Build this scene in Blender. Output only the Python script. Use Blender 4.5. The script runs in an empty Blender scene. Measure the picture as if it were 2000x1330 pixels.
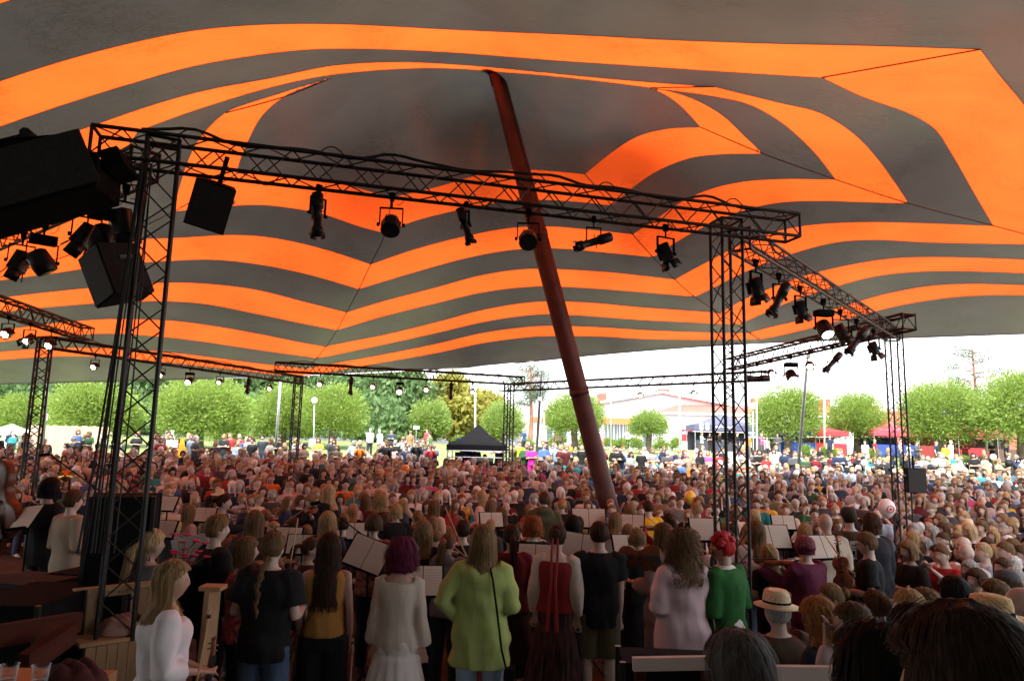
import bpy, math, random
import numpy as np
from mathutils import Vector, Matrix, Euler
random.seed(11)
rng = np.random.default_rng(11)
sc = bpy.context.scene
col = sc.collection
pi = math.pi
R = math.radians

# ------------------------------------------------------------------ camera
EYE, FPX, PITCH, ROLL = 2.4, 1400.0, R(8.3), R(1.4)
CAM = np.array([0.0, 0.0, EYE])
_M = Matrix.Rotation(pi / 2 + PITCH, 4, 'X') @ Matrix.Rotation(ROLL, 4, 'Z')
RM = np.array(_M.to_3x3())
cd = bpy.data.cameras.new('camera')
cam = bpy.data.objects.new('camera', cd)
col.objects.link(cam)
cam.matrix_world = Matrix.Translation((0, 0, EYE)) @ _M
cd.sensor_width = 36
cd.lens = FPX / 2000 * 36
cd.clip_start = 0.05
cd.clip_end = 2000
sc.camera = cam

# ------------------------------------------------------------------ sky, sun, exposure
w = bpy.data.worlds.new('World')
sc.world = w
w.use_nodes = True
nt = w.node_tree
nt.nodes.clear()
sky = nt.nodes.new('ShaderNodeTexSky')
sky.sky_type = 'NISHITA'
sky.sun_disc = False
SUN_EL, SUN_AZ = R(57), R(192)
sky.sun_elevation = SUN_EL
sky.sun_rotation = SUN_AZ
sky.air_density = 1.0
sky.dust_density = 3.0
hs = nt.nodes.new('ShaderNodeHueSaturation')          # a high thin overcast: the blue is nearly gone
hs.inputs['Saturation'].default_value = 0.12
bg = nt.nodes.new('ShaderNodeBackground')
bg.inputs['Strength'].default_value = 0.15
wo = nt.nodes.new('ShaderNodeOutputWorld')
nt.links.new(sky.outputs[0], hs.inputs['Color'])
nt.links.new(hs.outputs[0], bg.inputs['Color'])
nt.links.new(bg.outputs[0], wo.inputs['Surface'])
sl = bpy.data.lights.new('sun', 'SUN')
sl.energy = 1.5
sl.angle = R(22)
sl.color = (1.0, 0.97, 0.92)
so = bpy.data.objects.new('sun', sl)
col.objects.link(so)
sd_ = Vector((math.sin(SUN_AZ) * math.cos(SUN_EL), math.cos(SUN_AZ) * math.cos(SUN_EL), math.sin(SUN_EL)))
so.rotation_euler = sd_.to_track_quat('Z', 'Y').to_euler()
so.location = (0, 0, 60)
vs = sc.view_settings
vs.view_transform = 'Standard'
vs.look = 'None'
vs.exposure = 2.45
vs.gamma = 1.0
vs.use_curve_mapping = False
sc.cycles.use_denoising = True
sc.cycles.max_bounces = 7
sc.cycles.diffuse_bounces = 4
sc.cycles.glossy_bounces = 2
sc.cycles.transmission_bounces = 4
sc.cycles.transparent_max_bounces = 6
sc.cycles.sample_clamp_indirect = 4.0
sc.cycles.caustics_reflective = False
sc.cycles.caustics_refractive = False

# ------------------------------------------------------------------ picture <-> place
def ray(px, py):
    return RM @ np.array([(px - 1000) / FPX, -(py - 665) / FPX, -1.0])
def at(px, py, Y):
    """point of the place seen at a picture position, Y metres in front of the camera"""
    r = ray(px, py)
    return CAM + r * (Y / r[1])
def atz(px, py, z):
    r = ray(px, py)
    return CAM + r * ((z - EYE) / r[2])
def proj(p):
    v = RM.T @ (np.asarray(p, float) - CAM)
    return 1000 + FPX * v[0] / -v[2], 665 - FPX * v[1] / -v[2]
def hor(px):
    return 869.2 + math.tan(ROLL) * (px - 1000)
def gz(x, y):
    """height of the ground"""
    if y < 15: return 0.0
    if y < 31: return 0.75 * (y - 15) / 16
    if y < 58: return 0.75 + 1.55 * (y - 31) / 27
    return 2.3 + 0.1 * min((y - 58) / 60, 1)
def onground(px, Y):
    p = at(px, hor(px), Y)
    return np.array([p[0], Y, gz(p[0], Y)])

# ------------------------------------------------------------------ objects
def tag(o, label=None, cat=None, group=None, kind=None):
    if label: o['label'] = label
    if cat: o['category'] = cat
    if group: o['group'] = group
    if kind: o['kind'] = kind
    return o
def empty(name, loc=(0, 0, 0), rz=0.0):
    o = bpy.data.objects.new(name, None)
    o.empty_display_size = 0.2
    col.objects.link(o)
    o.location = tuple(float(v) for v in loc)
    o.rotation_euler = (0, 0, rz)
    return o
def make_mesh(name, V, F, mats=(), smooth=False, midx=None):
    me = bpy.data.meshes.new(name)
    me.from_pydata([tuple(map(float, v)) for v in V], [], [tuple(map(int, f)) for f in F])
    for m in (mats if isinstance(mats, (list, tuple)) else [mats]):
        me.materials.append(m)
    if smooth:
        me.polygons.foreach_set('use_smooth', np.ones(len(me.polygons), bool))
    if midx is not None:
        me.polygons.foreach_set('material_index', np.asarray(midx, np.int32))
    me.update()
    return me
def link(name, me, parent=None, loc=None, rot=None, scale=None, color=None):
    o = bpy.data.objects.new(name, me)
    col.objects.link(o)
    if parent is not None: o.parent = parent
    if loc is not None: o.location = tuple(float(v) for v in loc)
    if rot is not None: o.rotation_euler = rot
    if scale is not None: o.scale = scale
    if color is not None: o.color = (*color[:3], 1)
    return o
class MB:
    """collects shapes into one mesh"""
    def __init__(s): s.V = []; s.F = []
    def add(s, V, F):
        n = len(s.V)
        s.V.extend([tuple(map(float, v)) for v in V])
        s.F.extend([tuple(int(i) + n for i in f) for f in F])
        return s
    def box(s, c, d, rot=None):
        x, y, z = d[0] / 2, d[1] / 2, d[2] / 2
        P = np.array([(-x, -y, -z), (x, -y, -z), (x, y, -z), (-x, y, -z), (-x, -y, z), (x, -y, z), (x, y, z), (-x, y, z)])
        if rot is not None: P = P @ np.array(rot).T
        return s.add(P + np.array(c), [(3, 2, 1, 0), (4, 5, 6, 7), (0, 1, 5, 4), (1, 2, 6, 5), (2, 3, 7, 6), (3, 0, 4, 7)])
    def loft(s, rings, cap=True, closed=True):
        n = len(rings[0]); V = [p for r in rings for p in r]; F = []
        for i in range(len(rings) - 1):
            for j in range(n if closed else n - 1):
                a, b = i * n + j, i * n + (j + 1) % n
                F.append((a, b, b + n, a + n))
        if cap:
            F.append(tuple(range(n))[::-1]); F.append(tuple(range((len(rings) - 1) * n, len(rings) * n)))
        return s.add(V, F)
    def tube(s, pts, rad, n=8, flat=1.0, cap=True):
        pts = np.asarray(pts, float)
        if np.isscalar(rad): rad = [rad] * len(pts)
        T = np.gradient(pts, axis=0)
        T /= np.maximum(np.linalg.norm(T, axis=1, keepdims=True), 1e-9)
        up = np.array([0, 0, 1.0]) if abs(T[0][2]) < 0.9 else np.array([0, 1.0, 0])
        rings = []
        for p, t, r in zip(pts, T, rad):
            u = np.cross(up, t); u /= max(np.linalg.norm(u), 1e-9)
            v = np.cross(t, u); up = v
            a = np.arange(n) * 2 * pi / n
            rings.append([p + r * (math.cos(k) * u + flat * math.sin(k) * v) for k in a])
        return s.loft(rings, cap)
    def ell(s, c, r, nu=14, nv=9, rot=None):
        V = [(0, 0, -1)]
        for i in range(1, nv):
            e = -pi / 2 + pi * i / nv
            V += [(math.cos(e) * math.cos(2 * pi * j / nu), math.cos(e) * math.sin(2 * pi * j / nu), math.sin(e)) for j in range(nu)]
        V.append((0, 0, 1))
        V = np.array(V) * np.array(r)
        if rot is not None: V = V @ np.array(rot).T
        V = V + np.array(c)
        F = [(0, 1 + (j + 1) % nu, 1 + j) for j in range(nu)]
        for i in range(nv - 2):
            for j in range(nu):
                a, b = 1 + i * nu + j, 1 + i * nu + (j + 1) % nu
                F.append((a, b, b + nu, a + nu))
        L = len(V) - 1; o = 1 + (nv - 2) * nu
        F += [(o + j, o + (j + 1) % nu, L) for j in range(nu)]
        return s.add(V, F)
    def lathe(s, zs, rs, n=18):
        return s.loft([[(r * math.cos(2 * pi * j / n), r * math.sin(2 * pi * j / n), z) for j in range(n)] for z, r in zip(zs, rs)])
    def prism(s, outline, z0, z1):
        n = len(outline)
        V = [(x, y, z0) for x, y in outline] + [(x, y, z1) for x, y in outline]
        F = [tuple(range(n))[::-1], tuple(range(n, 2 * n))] + [(i, (i + 1) % n, (i + 1) % n + n, i + n) for i in range(n)]
        return s.add(V, F)
    def xf(s, M):
        s.V = [tuple(M @ Vector(v)) for v in s.V]; return s
    def mesh(s, name, mats, smooth=False): return make_mesh(name, s.V, s.F, mats, smooth)
    def obj(s, name, mats, parent=None, smooth=False, **k): return link(name, s.mesh(name, mats, smooth), parent, **k)
def rotz(a): return np.array(Matrix.Rotation(a, 3, 'Z'))
def copy_tree(o, parent=None):
    c = o.copy(); col.objects.link(c)
    if parent is not None: c.parent = parent
    for ch in list(o.children): copy_tree(ch, c)
    return c

# ------------------------------------------------------------------ materials
MATS = {}
def mat(name, c=(0.5, 0.5, 0.5), rough=0.7, metal=0.0, var=0.15, scale=6.0, bump=0.0, bscale=None, objcol=False, spec=0.5,
        stretch=None, emit=None, estr=1.0, trans=0.0, detail=4.0):
    if name in MATS: return MATS[name]
    m = bpy.data.materials.new(name); m.use_nodes = True
    t = m.node_tree; b = t.nodes['Principled BSDF']
    b.inputs['Roughness'].default_value = rough
    b.inputs['Metallic'].default_value = metal
    b.inputs['Specular IOR Level'].default_value = spec
    if trans: b.inputs['Transmission Weight'].default_value = trans
    tc = t.nodes.new('ShaderNodeTexCoord'); src = tc.outputs['Object']
    if stretch:
        mp = t.nodes.new('ShaderNodeMapping'); mp.inputs['Scale'].default_value = stretch
        t.links.new(src, mp.inputs['Vector']); src = mp.outputs[0]
    nz = t.nodes.new('ShaderNodeTexNoise'); nz.inputs['Scale'].default_value = scale; nz.inputs['Detail'].default_value = detail
    t.links.new(src, nz.inputs['Vector'])
    if objcol:
        oi = t.nodes.new('ShaderNodeObjectInfo'); csrc = oi.outputs['Color']
    else:
        rgb = t.nodes.new('ShaderNodeRGB'); rgb.outputs[0].default_value = (*c, 1); csrc = rgb.outputs[0]
    mr = t.nodes.new('ShaderNodeMapRange')
    mr.inputs['From Min'].default_value = 0.3; mr.inputs['From Max'].default_value = 0.7
    mr.inputs['To Min'].default_value = 1 - var; mr.inputs['To Max'].default_value = 1 + var
    t.links.new(nz.outputs['Fac'], mr.inputs['Value'])
    vm = t.nodes.new('ShaderNodeVectorMath'); vm.operation = 'SCALE'
    t.links.new(csrc, vm.inputs[0]); t.links.new(mr.outputs[0], vm.inputs['Scale'])
    t.links.new(vm.outputs[0], b.inputs['Base Color'])
    if bump:
        bn = t.nodes.new('ShaderNodeTexNoise'); bn.inputs['Scale'].default_value = bscale or scale * 4; bn.inputs['Detail'].default_value = 3
        t.links.new(src, bn.inputs['Vector'])
        bp = t.nodes.new('ShaderNodeBump'); bp.inputs['Strength'].default_value = bump; bp.inputs['Distance'].default_value = 0.02
        t.links.new(bn.outputs['Fac'], bp.inputs['Height']); t.links.new(bp.outputs[0], b.inputs['Normal'])
    if emit:
        b.inputs['Emission Color'].default_value = (*emit, 1); b.inputs['Emission Strength'].default_value = estr
    MATS[name] = m
    return m
M_truss = mat('black_painted_aluminium', (0.018, 0.017, 0.017), 0.42, 0.3, var=0.35, scale=9)
M_black = mat('matt_black_plastic', (0.010, 0.010, 0.011), 0.85, var=0.3, scale=12, spec=0.03)
M_chrome = mat('worn_steel', (0.45, 0.46, 0.48), 0.35, 0.9, var=0.2)
M_galv = mat('galvanised_post', (0.42, 0.44, 0.46), 0.5, 0.5, var=0.15)
M_mast = mat('red_oxide_paint', (0.085, 0.027, 0.021), 0.55, var=0.3, scale=3, bump=0.1)
M_cable = mat('black_rubber_cable', (0.01, 0.01, 0.01), 0.6)
# ================================================================== the striped canopy
def canopy_mat(name, c, tcol, tw, rough, spec):
    m = bpy.data.materials.new(name); m.use_nodes = True
    t = m.node_tree; b = t.nodes['Principled BSDF']; out = t.nodes['Material Output']
    tc = t.nodes.new('ShaderNodeTexCoord')
    n1 = t.nodes.new('ShaderNodeTexNoise'); n1.inputs['Scale'].default_value = 0.55; n1.inputs['Roughness'].default_value = 0.62; n1.inputs['Detail'].default_value = 6
    n2 = t.nodes.new('ShaderNodeTexNoise'); n2.inputs['Scale'].default_value = 4.5; n2.inputs['Detail'].default_value = 7; n2.inputs['Roughness'].default_value = 0.72
    mp = t.nodes.new('ShaderNodeMapping'); mp.inputs['Scale'].default_value = (0.5, 2.2, 2.2); mp.inputs['Rotation'].default_value = (0, 0, 0.3)
    t.links.new(tc.outputs['Object'], n1.inputs['Vector']); t.links.new(tc.outputs['Object'], mp.inputs['Vector']); t.links.new(mp.outputs[0], n2.inputs['Vector'])
    # fine dark creases and scuffs
    cr = t.nodes.new('ShaderNodeValToRGB')
    cr.color_ramp.elements[0].position = 0.478; cr.color_ramp.elements[0].color = (1, 1, 1, 1)
    cr.color_ramp.elements[1].position = 0.522; cr.color_ramp.elements[1].color = (1, 1, 1, 1)
    e = cr.color_ramp.elements.new(0.50); e.color = (0.42, 0.40, 0.38, 1)
    t.links.new(n2.outputs['Fac'], cr.inputs[0])
    n3 = t.nodes.new('ShaderNodeTexNoise'); n3.inputs['Scale'].default_value = 0.8; n3.inputs['Detail'].default_value = 2
    t.links.new(tc.outputs['Object'], n3.inputs['Vector'])
    m3 = t.nodes.new('ShaderNodeMapRange'); m3.inputs['From Min'].default_value = 0.48; m3.inputs['From Max'].default_value = 0.62
    t.links.new(n3.outputs['Fac'], m3.inputs['Value'])
    mxw = t.nodes.new('ShaderNodeMix'); mxw.data_type = 'RGBA'; mxw.inputs['A'].default_value = (1, 1, 1, 1)
    t.links.new(m3.outputs[0], mxw.inputs['Factor']); t.links.new(cr.outputs[0], mxw.inputs['B'])
    mr = t.nodes.new('ShaderNodeMapRange'); mr.inputs['From Min'].default_value = 0.3; mr.inputs['From Max'].default_value = 0.7
    mr.inputs['To Min'].default_value = 0.84; mr.inputs['To Max'].default_value = 1.12
    t.links.new(n1.outputs['Fac'], mr.inputs['Value'])
    def tinted(colr):
        vm = t.nodes.new('ShaderNodeVectorMath'); vm.operation = 'SCALE'; vm.inputs[0].default_value = colr
        t.links.new(mr.outputs[0], vm.inputs['Scale'])
        v2 = t.nodes.new('ShaderNodeVectorMath'); v2.operation = 'MULTIPLY'
        t.links.new(vm.outputs[0], v2.inputs[0]); t.links.new(mxw.outputs['Result'], v2.inputs[1])
        return v2.outputs[0]
    t.links.new(tinted(c), b.inputs['Base Color'])
    b.inputs['Roughness'].default_value = rough; b.inputs['Specular IOR Level'].default_value = spec
    bp = t.nodes.new('ShaderNodeBump'); bp.inputs['Strength'].default_value = 0.22; bp.inputs['Distance'].default_value = 0.04
    t.links.new(n2.outputs['Fac'], bp.inputs['Height']); t.links.new(bp.outputs[0], b.inputs['Normal'])
    tr = t.nodes.new('ShaderNodeBsdfTranslucent'); t.links.new(tinted(tcol), tr.inputs['Color'])
    mx = t.nodes.new('ShaderNodeMixShader'); mx.inputs[0].default_value = tw
    t.links.new(b.outputs[0], mx.inputs[1]); t.links.new(tr.outputs[0], mx.inputs[2]); t.links.new(mx.outputs[0], out.inputs['Surface'])
    return m
M_orange = canopy_mat('orange_canopy_fabric', (0.62, 0.16, 0.03), (0.66, 0.071, 0.010), 0.55, 0.42, 0.5)
M_grey = canopy_mat('grey_canopy_fabric', (0.215, 0.225, 0.215), (0.045, 0.043, 0.038), 0.25, 0.33, 0.9)
M_seam = mat('welded_seam', (0.16, 0.06, 0.03), 0.6)

# shape of the membrane: points on it (picture position, distance), smoothly joined
_ctl = [(-1000, 775, 31), (-400, 762, 31), (0, 750, 30), (300, 742, 29), (560, 735, 28.3), (910, 718, 27), (1200, 690, 25), (1450, 672, 24), (1770, 660, 23),
 (2000, 652, 22), (2400, 640, 20), (3000, 625, 18),
 (968, 146, 15.2), (760, 455, 17.2), (700, 562, 19.3), (640, 685, 25.2), (1270, 500, 17.3), (1350, 578, 19.3), (1475, 662, 22.6), (1145, 345, 16.0),
 (1000, 560, 21.2), (1000, 340, 16.8), (1000, 650, 24.6), (850, 640, 24.6), (1200, 640, 23.3),
 (1365, 248, 14.2), (1490, 300, 14.3), (1635, 352, 14.4), (1775, 398, 14.7), (1940, 440, 15.2), (2100, 470, 15.6), (1600, 152, 10.4), (1915, 95, 8.5), (1830, 240, 12.0),
 (1700, 480, 16.5), (1900, 520, 17.5), (1700, 590, 20.5), (1950, 600, 20.0), (1560, 520, 17.6),
 (1000, 0, 9.6), (500, 0, 9.2), (0, 0, 8.5), (1250, 0, 8.8), (1500, 0, 7.95), (1750, 0, 7.15), (2000, 0, 6.6), (1000, 122, 12.6), (700, 122, 12.2), (600, 132, 11.6), (300, 120, 10.5), (0, 160, 10.0), (0, 250, 11.0), (1400, 165, 11.7), (1200, 145, 12.2),
 (400, 280, 13.8), (470, 330, 14.6), (230, 330, 13.4), (300, 450, 16.6), (0, 580, 19), (0, 690, 26), (300, 690, 26), (0, 420, 14.3), (420, 470, 17.6), (300, 590, 20.6),
 (800, 250, 15.6), (1200, 230, 15.2), (620, 260, 14.9), (700, 180, 14.0), (1230, 190, 14.0),
 (-1000, 0, 7.0), (3000, 0, 5.8), (-1000, 400, 12), (3000, 300, 11), (3000, 480, 14), (-1000, 640, 20), (1000, -350, 6.6), (1000, -700, 5.0), (0, -700, 4.7), (2000, -700, 3.9), (-1000, -700, 4.4), (3000, -700, 3.6), (-1000, -350, 5.4), (3000, -350, 4.6), (2000, -350, 5.2)]
_cp = np.array([(a, b) for a, b, _ in _ctl], float)
_cd = []
for a, b, Y in _ctl:
    _cd.append(ray(a, b)[1] / Y)
_cd = np.array(_cd)
def _U(r2): return np.where(r2 > 1e-9, r2 * np.log(np.maximum(r2, 1e-9)) * 0.5, 0)
_S = 500.0
_n = len(_cp)
_d2 = (((_cp[:, None] - _cp[None]) / _S) ** 2).sum(-1)
_A = np.zeros((_n + 3, _n + 3))
_A[:_n, :_n] = _U(_d2) + np.eye(_n) * 0.004
_A[:_n, _n] = 1; _A[:_n, _n + 1:] = _cp / _S; _A[_n, :_n] = 1; _A[_n + 1:, :_n] = (_cp / _S).T
_W = np.linalg.solve(_A, np.concatenate([_cd, np.zeros(3)]))
def canopy3(P):
    P = np.asarray(P, float)
    d2 = (((P[:, None] - _cp[None]) / _S) ** 2).sum(-1)
    inv = _U(d2) @ _W[:_n] + _W[_n] + (P / _S) @ _W[_n + 1:]
    inv = np.maximum(inv, 1 / 60)
    cv = np.stack([(P[:, 0] - 1000) / FPX, -(P[:, 1] - 665) / FPX, -np.ones(len(P))], 1)
    return CAM + (cv @ RM.T) / inv[:, None]
def smooth_line(pts, step=6.0):
    """Catmull-Rom through the points"""
    P = np.array(pts, float)
    if len(P) == 2:
        n = max(int(np.linalg.norm(P[1] - P[0]) / step), 1)
        return P[0] + (P[1] - P[0]) * np.linspace(0, 1, n + 1)[:, None]
    Q = np.vstack([2 * P[0] - P[1], P, 2 * P[-1] - P[-2]])
    out = []
    for i in range(1, len(Q) - 2):
        p0, p1, p2, p3 = Q[i - 1:i + 3]
        n = max(int(np.linalg.norm(p2 - p1) / step), 1)
        d1 = max(np.linalg.norm(p1 - p0), 1e-6) ** .5; d2 = max(np.linalg.norm(p2 - p1), 1e-6) ** .5; d3 = max(np.linalg.norm(p3 - p2), 1e-6) ** .5
        m1 = (p1 - p0) / d1 - (p2 - p0) / (d1 + d2) + (p2 - p1) / d2
        m2 = (p2 - p1) / d2 - (p3 - p1) / (d2 + d3) + (p3 - p2) / d3
        m1 *= d2; m2 *= d2
        for k in range(n):
            u = k / n
            out.append((2*u**3-3*u**2+1)*p1 + (u**3-2*u**2+u)*m1 + (-2*u**3+3*u**2)*p2 + (u**3-u**2)*m2)
    out.append(P[-1])
    return np.array(out)
# every orange panel: its two long edges from seam to seam
PANELS = [
 # lowest band
 ([(-300,705),(-100,694),(0,687),(75,681),(150,679),(230,681),(330,688),(400,696),(500,709),(560,715.5),(598,720)], [(-300,722),(-100,711),(0,703),(75,698),(150,696),(230,699),(330,708),(400,716),(500,727),(545,732),(578,735)]),
 ([(598,720),(650,710),(750,692),(850,672),(950,649),(1050,637),(1075,636.5),(1150,638),(1250,644),(1375,649),(1462,650)], [(578,735),(640,727),(730,711),(850,690),(950,669),(1050,657),(1075,656.5),(1175,657.5),(1250,662),(1375,664),(1485,663)]),
 ([(1462,650),(1500,640),(1560,626),(1669,591),(1741,571.6),(1813,559),(1885,554.6),(2000,557),(2200,566),(2600,575)], [(1485,663),(1530,654),(1596.5,638),(1705,609.5),(1777,593),(1885,579),(2000,577),(2200,584),(2600,592)]),
 # second
 ([(-300,680),(-100,658),(0,645),(75,635),(150,627),(225,623),(330,626),(400,634),(500,651),(600,671),(637,677)], [(-300,698),(-100,680),(0,668),(75,660),(150,654),(225,652),(325,659),(400,668),(500,683),(600,697),(618,700)]),
 ([(637,677),(650,673.6),(750,654),(850,630),(950,604),(1050,589.5),(1150,591),(1250,600),(1390,610),(1405,612)], [(618,700),(650,694),(750,673),(850,651),(950,628),(1050,614.5),(1125,616),(1250,625),(1390,632),(1440,635)]),
 ([(1405,612),(1447,588),(1520,557),(1582,535.5),(1669,515.6),(1741,505),(1813,502),(2000,507),(2200,518),(2600,535)], [(1440,635),(1490,613),(1560,583),(1625,562.5),(1705,541),(1795,531),(1900,530.5),(2000,534),(2200,544),(2600,558)]),
 # third
 ([(-300,635),(-100,598),(0,582),(100,570),(180,562),(250,556),(330,552),(400,554),(500,566),(600,591),(677,610)], [(-300,660),(-100,627),(0,611),(120,598),(240,590),(330,589),(400,594),(500,613),(600,634),(658,645)]),
 ([(677,610),(750,588),(850,562),(930,540),(1000,528),(1054,525),(1180,531),(1250,538),(1318,546)], [(658,645),(750,618),(850,593),(950,570),(1050,559.5),(1114,561),(1240,570),(1357,580)]),
 ([(1318,546),(1388,508),(1450,477),(1526,450),(1589,439),(1684,434),(1800,436),(1940,441.5)], [(1357,580),(1395,562),(1448,535),(1524,505),(1560,492),(1632,474),(1705,469),(1813,474),(2000,478),(2110,483)]),
 # fourth
 ([(215,470),(270,467),(350,464.5),(450,459),(512,462),(575,472.5),(640,489),(724,516.5)], [(-30,552),(113,533),(210,519),(315,511),(412,507.5),(500,516),(600,536),(701,565)]),
 ([(724,516.5),(807,488),(909,461.5),(1000,445),(1075,442.5),(1150,448.5),(1235.5,457.5)], [(701,565),(790,538),(909,505),(1000,488.5),(1081,485.5),(1180,493.5),(1276,503)]),
 ([(1235.5,457.5),(1270,436),(1333,393),(1390,369),(1450,355.5),(1526,350),(1632,351)], [(1276,503),(1315,477),(1380,441),(1462,408.6),(1526,396),(1600,393),(1690,395.5),(1776,398)]),
 # fifth, next to the peak
 ([(462,340),(500,337),(551,341),(640,354),(700,368),(765,386)], [(338,414),(450,403),(512,401),(575,408),(628,418),(704,443.6),(752,456)]),
 ([(765,386),(858,364),(934,342),(1005,331.5),(1075,334),(1142,340.5)], [(752,456),(807,433),(909,408),(1000,393),(1060,391),(1130,395),(1195,402)]),
 ([(1142,340.5),(1200,294),(1245,267),(1305,252),(1368,249)], [(1195,402),(1245,360),(1290,331.5),(1350,309),(1410,302),(1491,301)]),
 ([(1368,249),(1335,213),(1305,189),(1269,172.5)], [(1491,301),(1455,267),(1410,225),(1350,192),(1300,177),(1270,171.5)]),
 ([(462,340),(467,320),(482,282),(512,227),(562,185),(600,170),(648,153)], [(338,414),(352,360),(370,307),(390,270),(410,247),(441,220),(550,182),(640,154)]),
 # right flank and the thin band over the near lip
 ([(1632,351),(1589,297),(1526,240),(1463,205),(1400,190),(1330,180),(1270,173)], [(1776,398),(1716,313),(1668,262),(1602,221),(1526,202),(1460,186),(1395,170)]),
 ([(1395,170),(1300,163.5),(1200,155.5),(1050,141),(900,127.5),(775,122),(650,129),(525,154),(400,177.5),(300,205),(180,246),(122,266),(60,288)], [(1270,172),(1170,159.5),(1050,147),(960,140),(900,135.5),(825,134),(725,139),(625,150.5),(525,172.5),(400,210),(325,236),(270,257)]),
 ([(270,257),(245,295),(225,345),(212,420),(215,470)], [(60,288),(20,370),(-20,460),(-30,552)]),
 # big outer band
 ([(-500,330),(-200,230),(0,159),(125,119),(250,86),(375,61),(500,49.5),(650,47.5),(900,59.5),(1155,70.5),(1290,78),(1500,85.5),(1700,90),(1915,97)], [(-500,450),(-200,318),(0,248),(125,205),(250,166),(375,131),(500,109),(600,98),(675,96),(775,98),(900,104.5),(1080,118.5),(1260,130.5),(1400,140),(1526,148),(1605,152.5)]),
 ([(1915,97),(1953,148),(2000,205),(2060,300),(2130,420),(2180,505)], [(1605,152.5),(1684,189.5),(1779,224),(1826,253),(1858,300),(1905,382),(1940,441.5)]),
 ([(-500,110),(-200,30),(0,-70),(300,-130),(800,-180),(1400,-165),(2120,-140)], [(-500,180),(-200,75),(0,8),(40,-4),(300,-60),(800,-100),(1400,-88),(2050,-65)]),
]
SEAMS = [
 [(765,386),(752,456),(724,516),(701,565),(677,610),(658,645),(637,677),(618,700),(598,720)],
 [(1142,340),(1195,402),(1235,457),(1276,503),(1318,546),(1357,580),(1405,612),(1440,635),(1462,650),(1485,663)],
 [(1368,249),(1491,301),(1632,351),(1776,398),(1940,441),(2000,457),(2110,483)],
 [(1605,152),(1915,97)], [(462,340),(338,414),(215,470),(-30,552)], [(640,156),(560,188),(441,221)], [(1270,172),(1395,170)]]
_edge = np.array([(-1000, 775), (-400, 762), (0, 750), (300, 742), (560, 735), (910, 718), (1200, 690), (1450, 672), (1770, 660), (2000, 652), (2400, 640), (3000, 625)], float)
_xs = np.concatenate([np.arange(-1000, -120, 55), np.arange(-120, 2120, 7), np.arange(2120, 2420, 40)])
_rows = np.concatenate([np.linspace(0, 1, 150)[:-1] * 1.0, 1 + np.linspace(0, 1, 14)])     # edge .. y=-20 .. y=-700
GV = []
for r in _rows:
    for x in _xs:
        e = np.interp(x, _edge[:, 0], _edge[:, 1])
        y = e + (-20 - e) * r if r <= 1 else -20 - 680 * (r - 1)
        GV.append((x, y))
GV = np.array(GV)
nx, ny = len(_xs), len(_rows)
_i, _j = np.meshgrid(np.arange(ny - 1), np.arange(nx - 1), indexing='ij')
_a = (_i * nx + _j).ravel()
GT = np.concatenate([np.stack([_a, _a + 1, _a + nx + 1], 1), np.stack([_a, _a + nx + 1, _a + nx], 1)])
def poly_sd(P, poly):
    """signed distance to a closed outline, positive inside"""
    best = np.full(len(P), 1e9); ins = np.zeros(len(P), bool)
    A = poly; B = np.roll(poly, -1, 0)
    for a, b in zip(A, B):
        ab = b - a; L = max((ab ** 2).sum(), 1e-9)
        t = np.clip(((P - a) @ ab) / L, 0, 1)
        best = np.minimum(best, ((P - a - t[:, None] * ab) ** 2).sum(1))
        c = ((a[1] > P[:, 1]) != (b[1] > P[:, 1]))
        if abs(b[1] - a[1]) > 1e-9:
            ins ^= c & (P[:, 0] < (b[0] - a[0]) * (P[:, 1] - a[1]) / (b[1] - a[1]) + a[0])
    return np.where(ins, 1, -1) * np.sqrt(best)
GVl = [tuple(v) for v in GV]
panel_tris = []
for top, bot in PANELS:
    poly = np.vstack([smooth_line(top), smooth_line(bot)[::-1]])
    lo, hi = poly.min(0) - 60, poly.max(0) + 60
    P = np.array(GVl)
    s = np.full(len(P), -1e3)
    inb = ((P > lo) & (P < hi)).all(1)
    s[inb] = poly_sd(P[inb], poly)
    s[np.abs(s) < 1e-4] = -1e-4
    st = s[GT] > 0
    k = st.sum(1)
    inside = [tuple(t) for t in GT[k == 3]]
    outside = [tuple(t) for t in GT[k == 0]]
    cut = {}
    def cv(a, b):
        key = (min(a, b), max(a, b))
        if key not in cut:
            u = s[a] / (s[a] - s[b])
            p = np.array(GVl[a]) + (np.array(GVl[b]) - np.array(GVl[a])) * u
            cut[key] = len(GVl); GVl.append(tuple(p))
        return cut[key]
    for t in GT[(k > 0) & (k < 3)]:
        t = [int(v) for v in t]
        one = sum(s[v] > 0 for v in t) == 1
        i0 = next(i for i in range(3) if (s[t[i]] > 0) == one)
        a, b, c = t[i0], t[(i0 + 1) % 3], t[(i0 + 2) % 3]
        ab, ac = cv(a, b), cv(a, c)
        (inside if one else outside).append((a, ab, ac))
        (outside if one else inside).extend([(ab, b, c), (ab, c, ac)])
    GT = np.array(outside)
    panel_tris.append(np.array(inside))
G2 = np.array(GVl)
G3 = np.vstack([canopy3(G2[i:i + 4000]) for i in range(0, len(G2), 4000)])
def sub_mesh(name, T, m):
    u, inv = np.unique(T, return_inverse=True)
    return make_mesh(name, G3[u], inv.reshape(T.shape), m, smooth=True)
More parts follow.
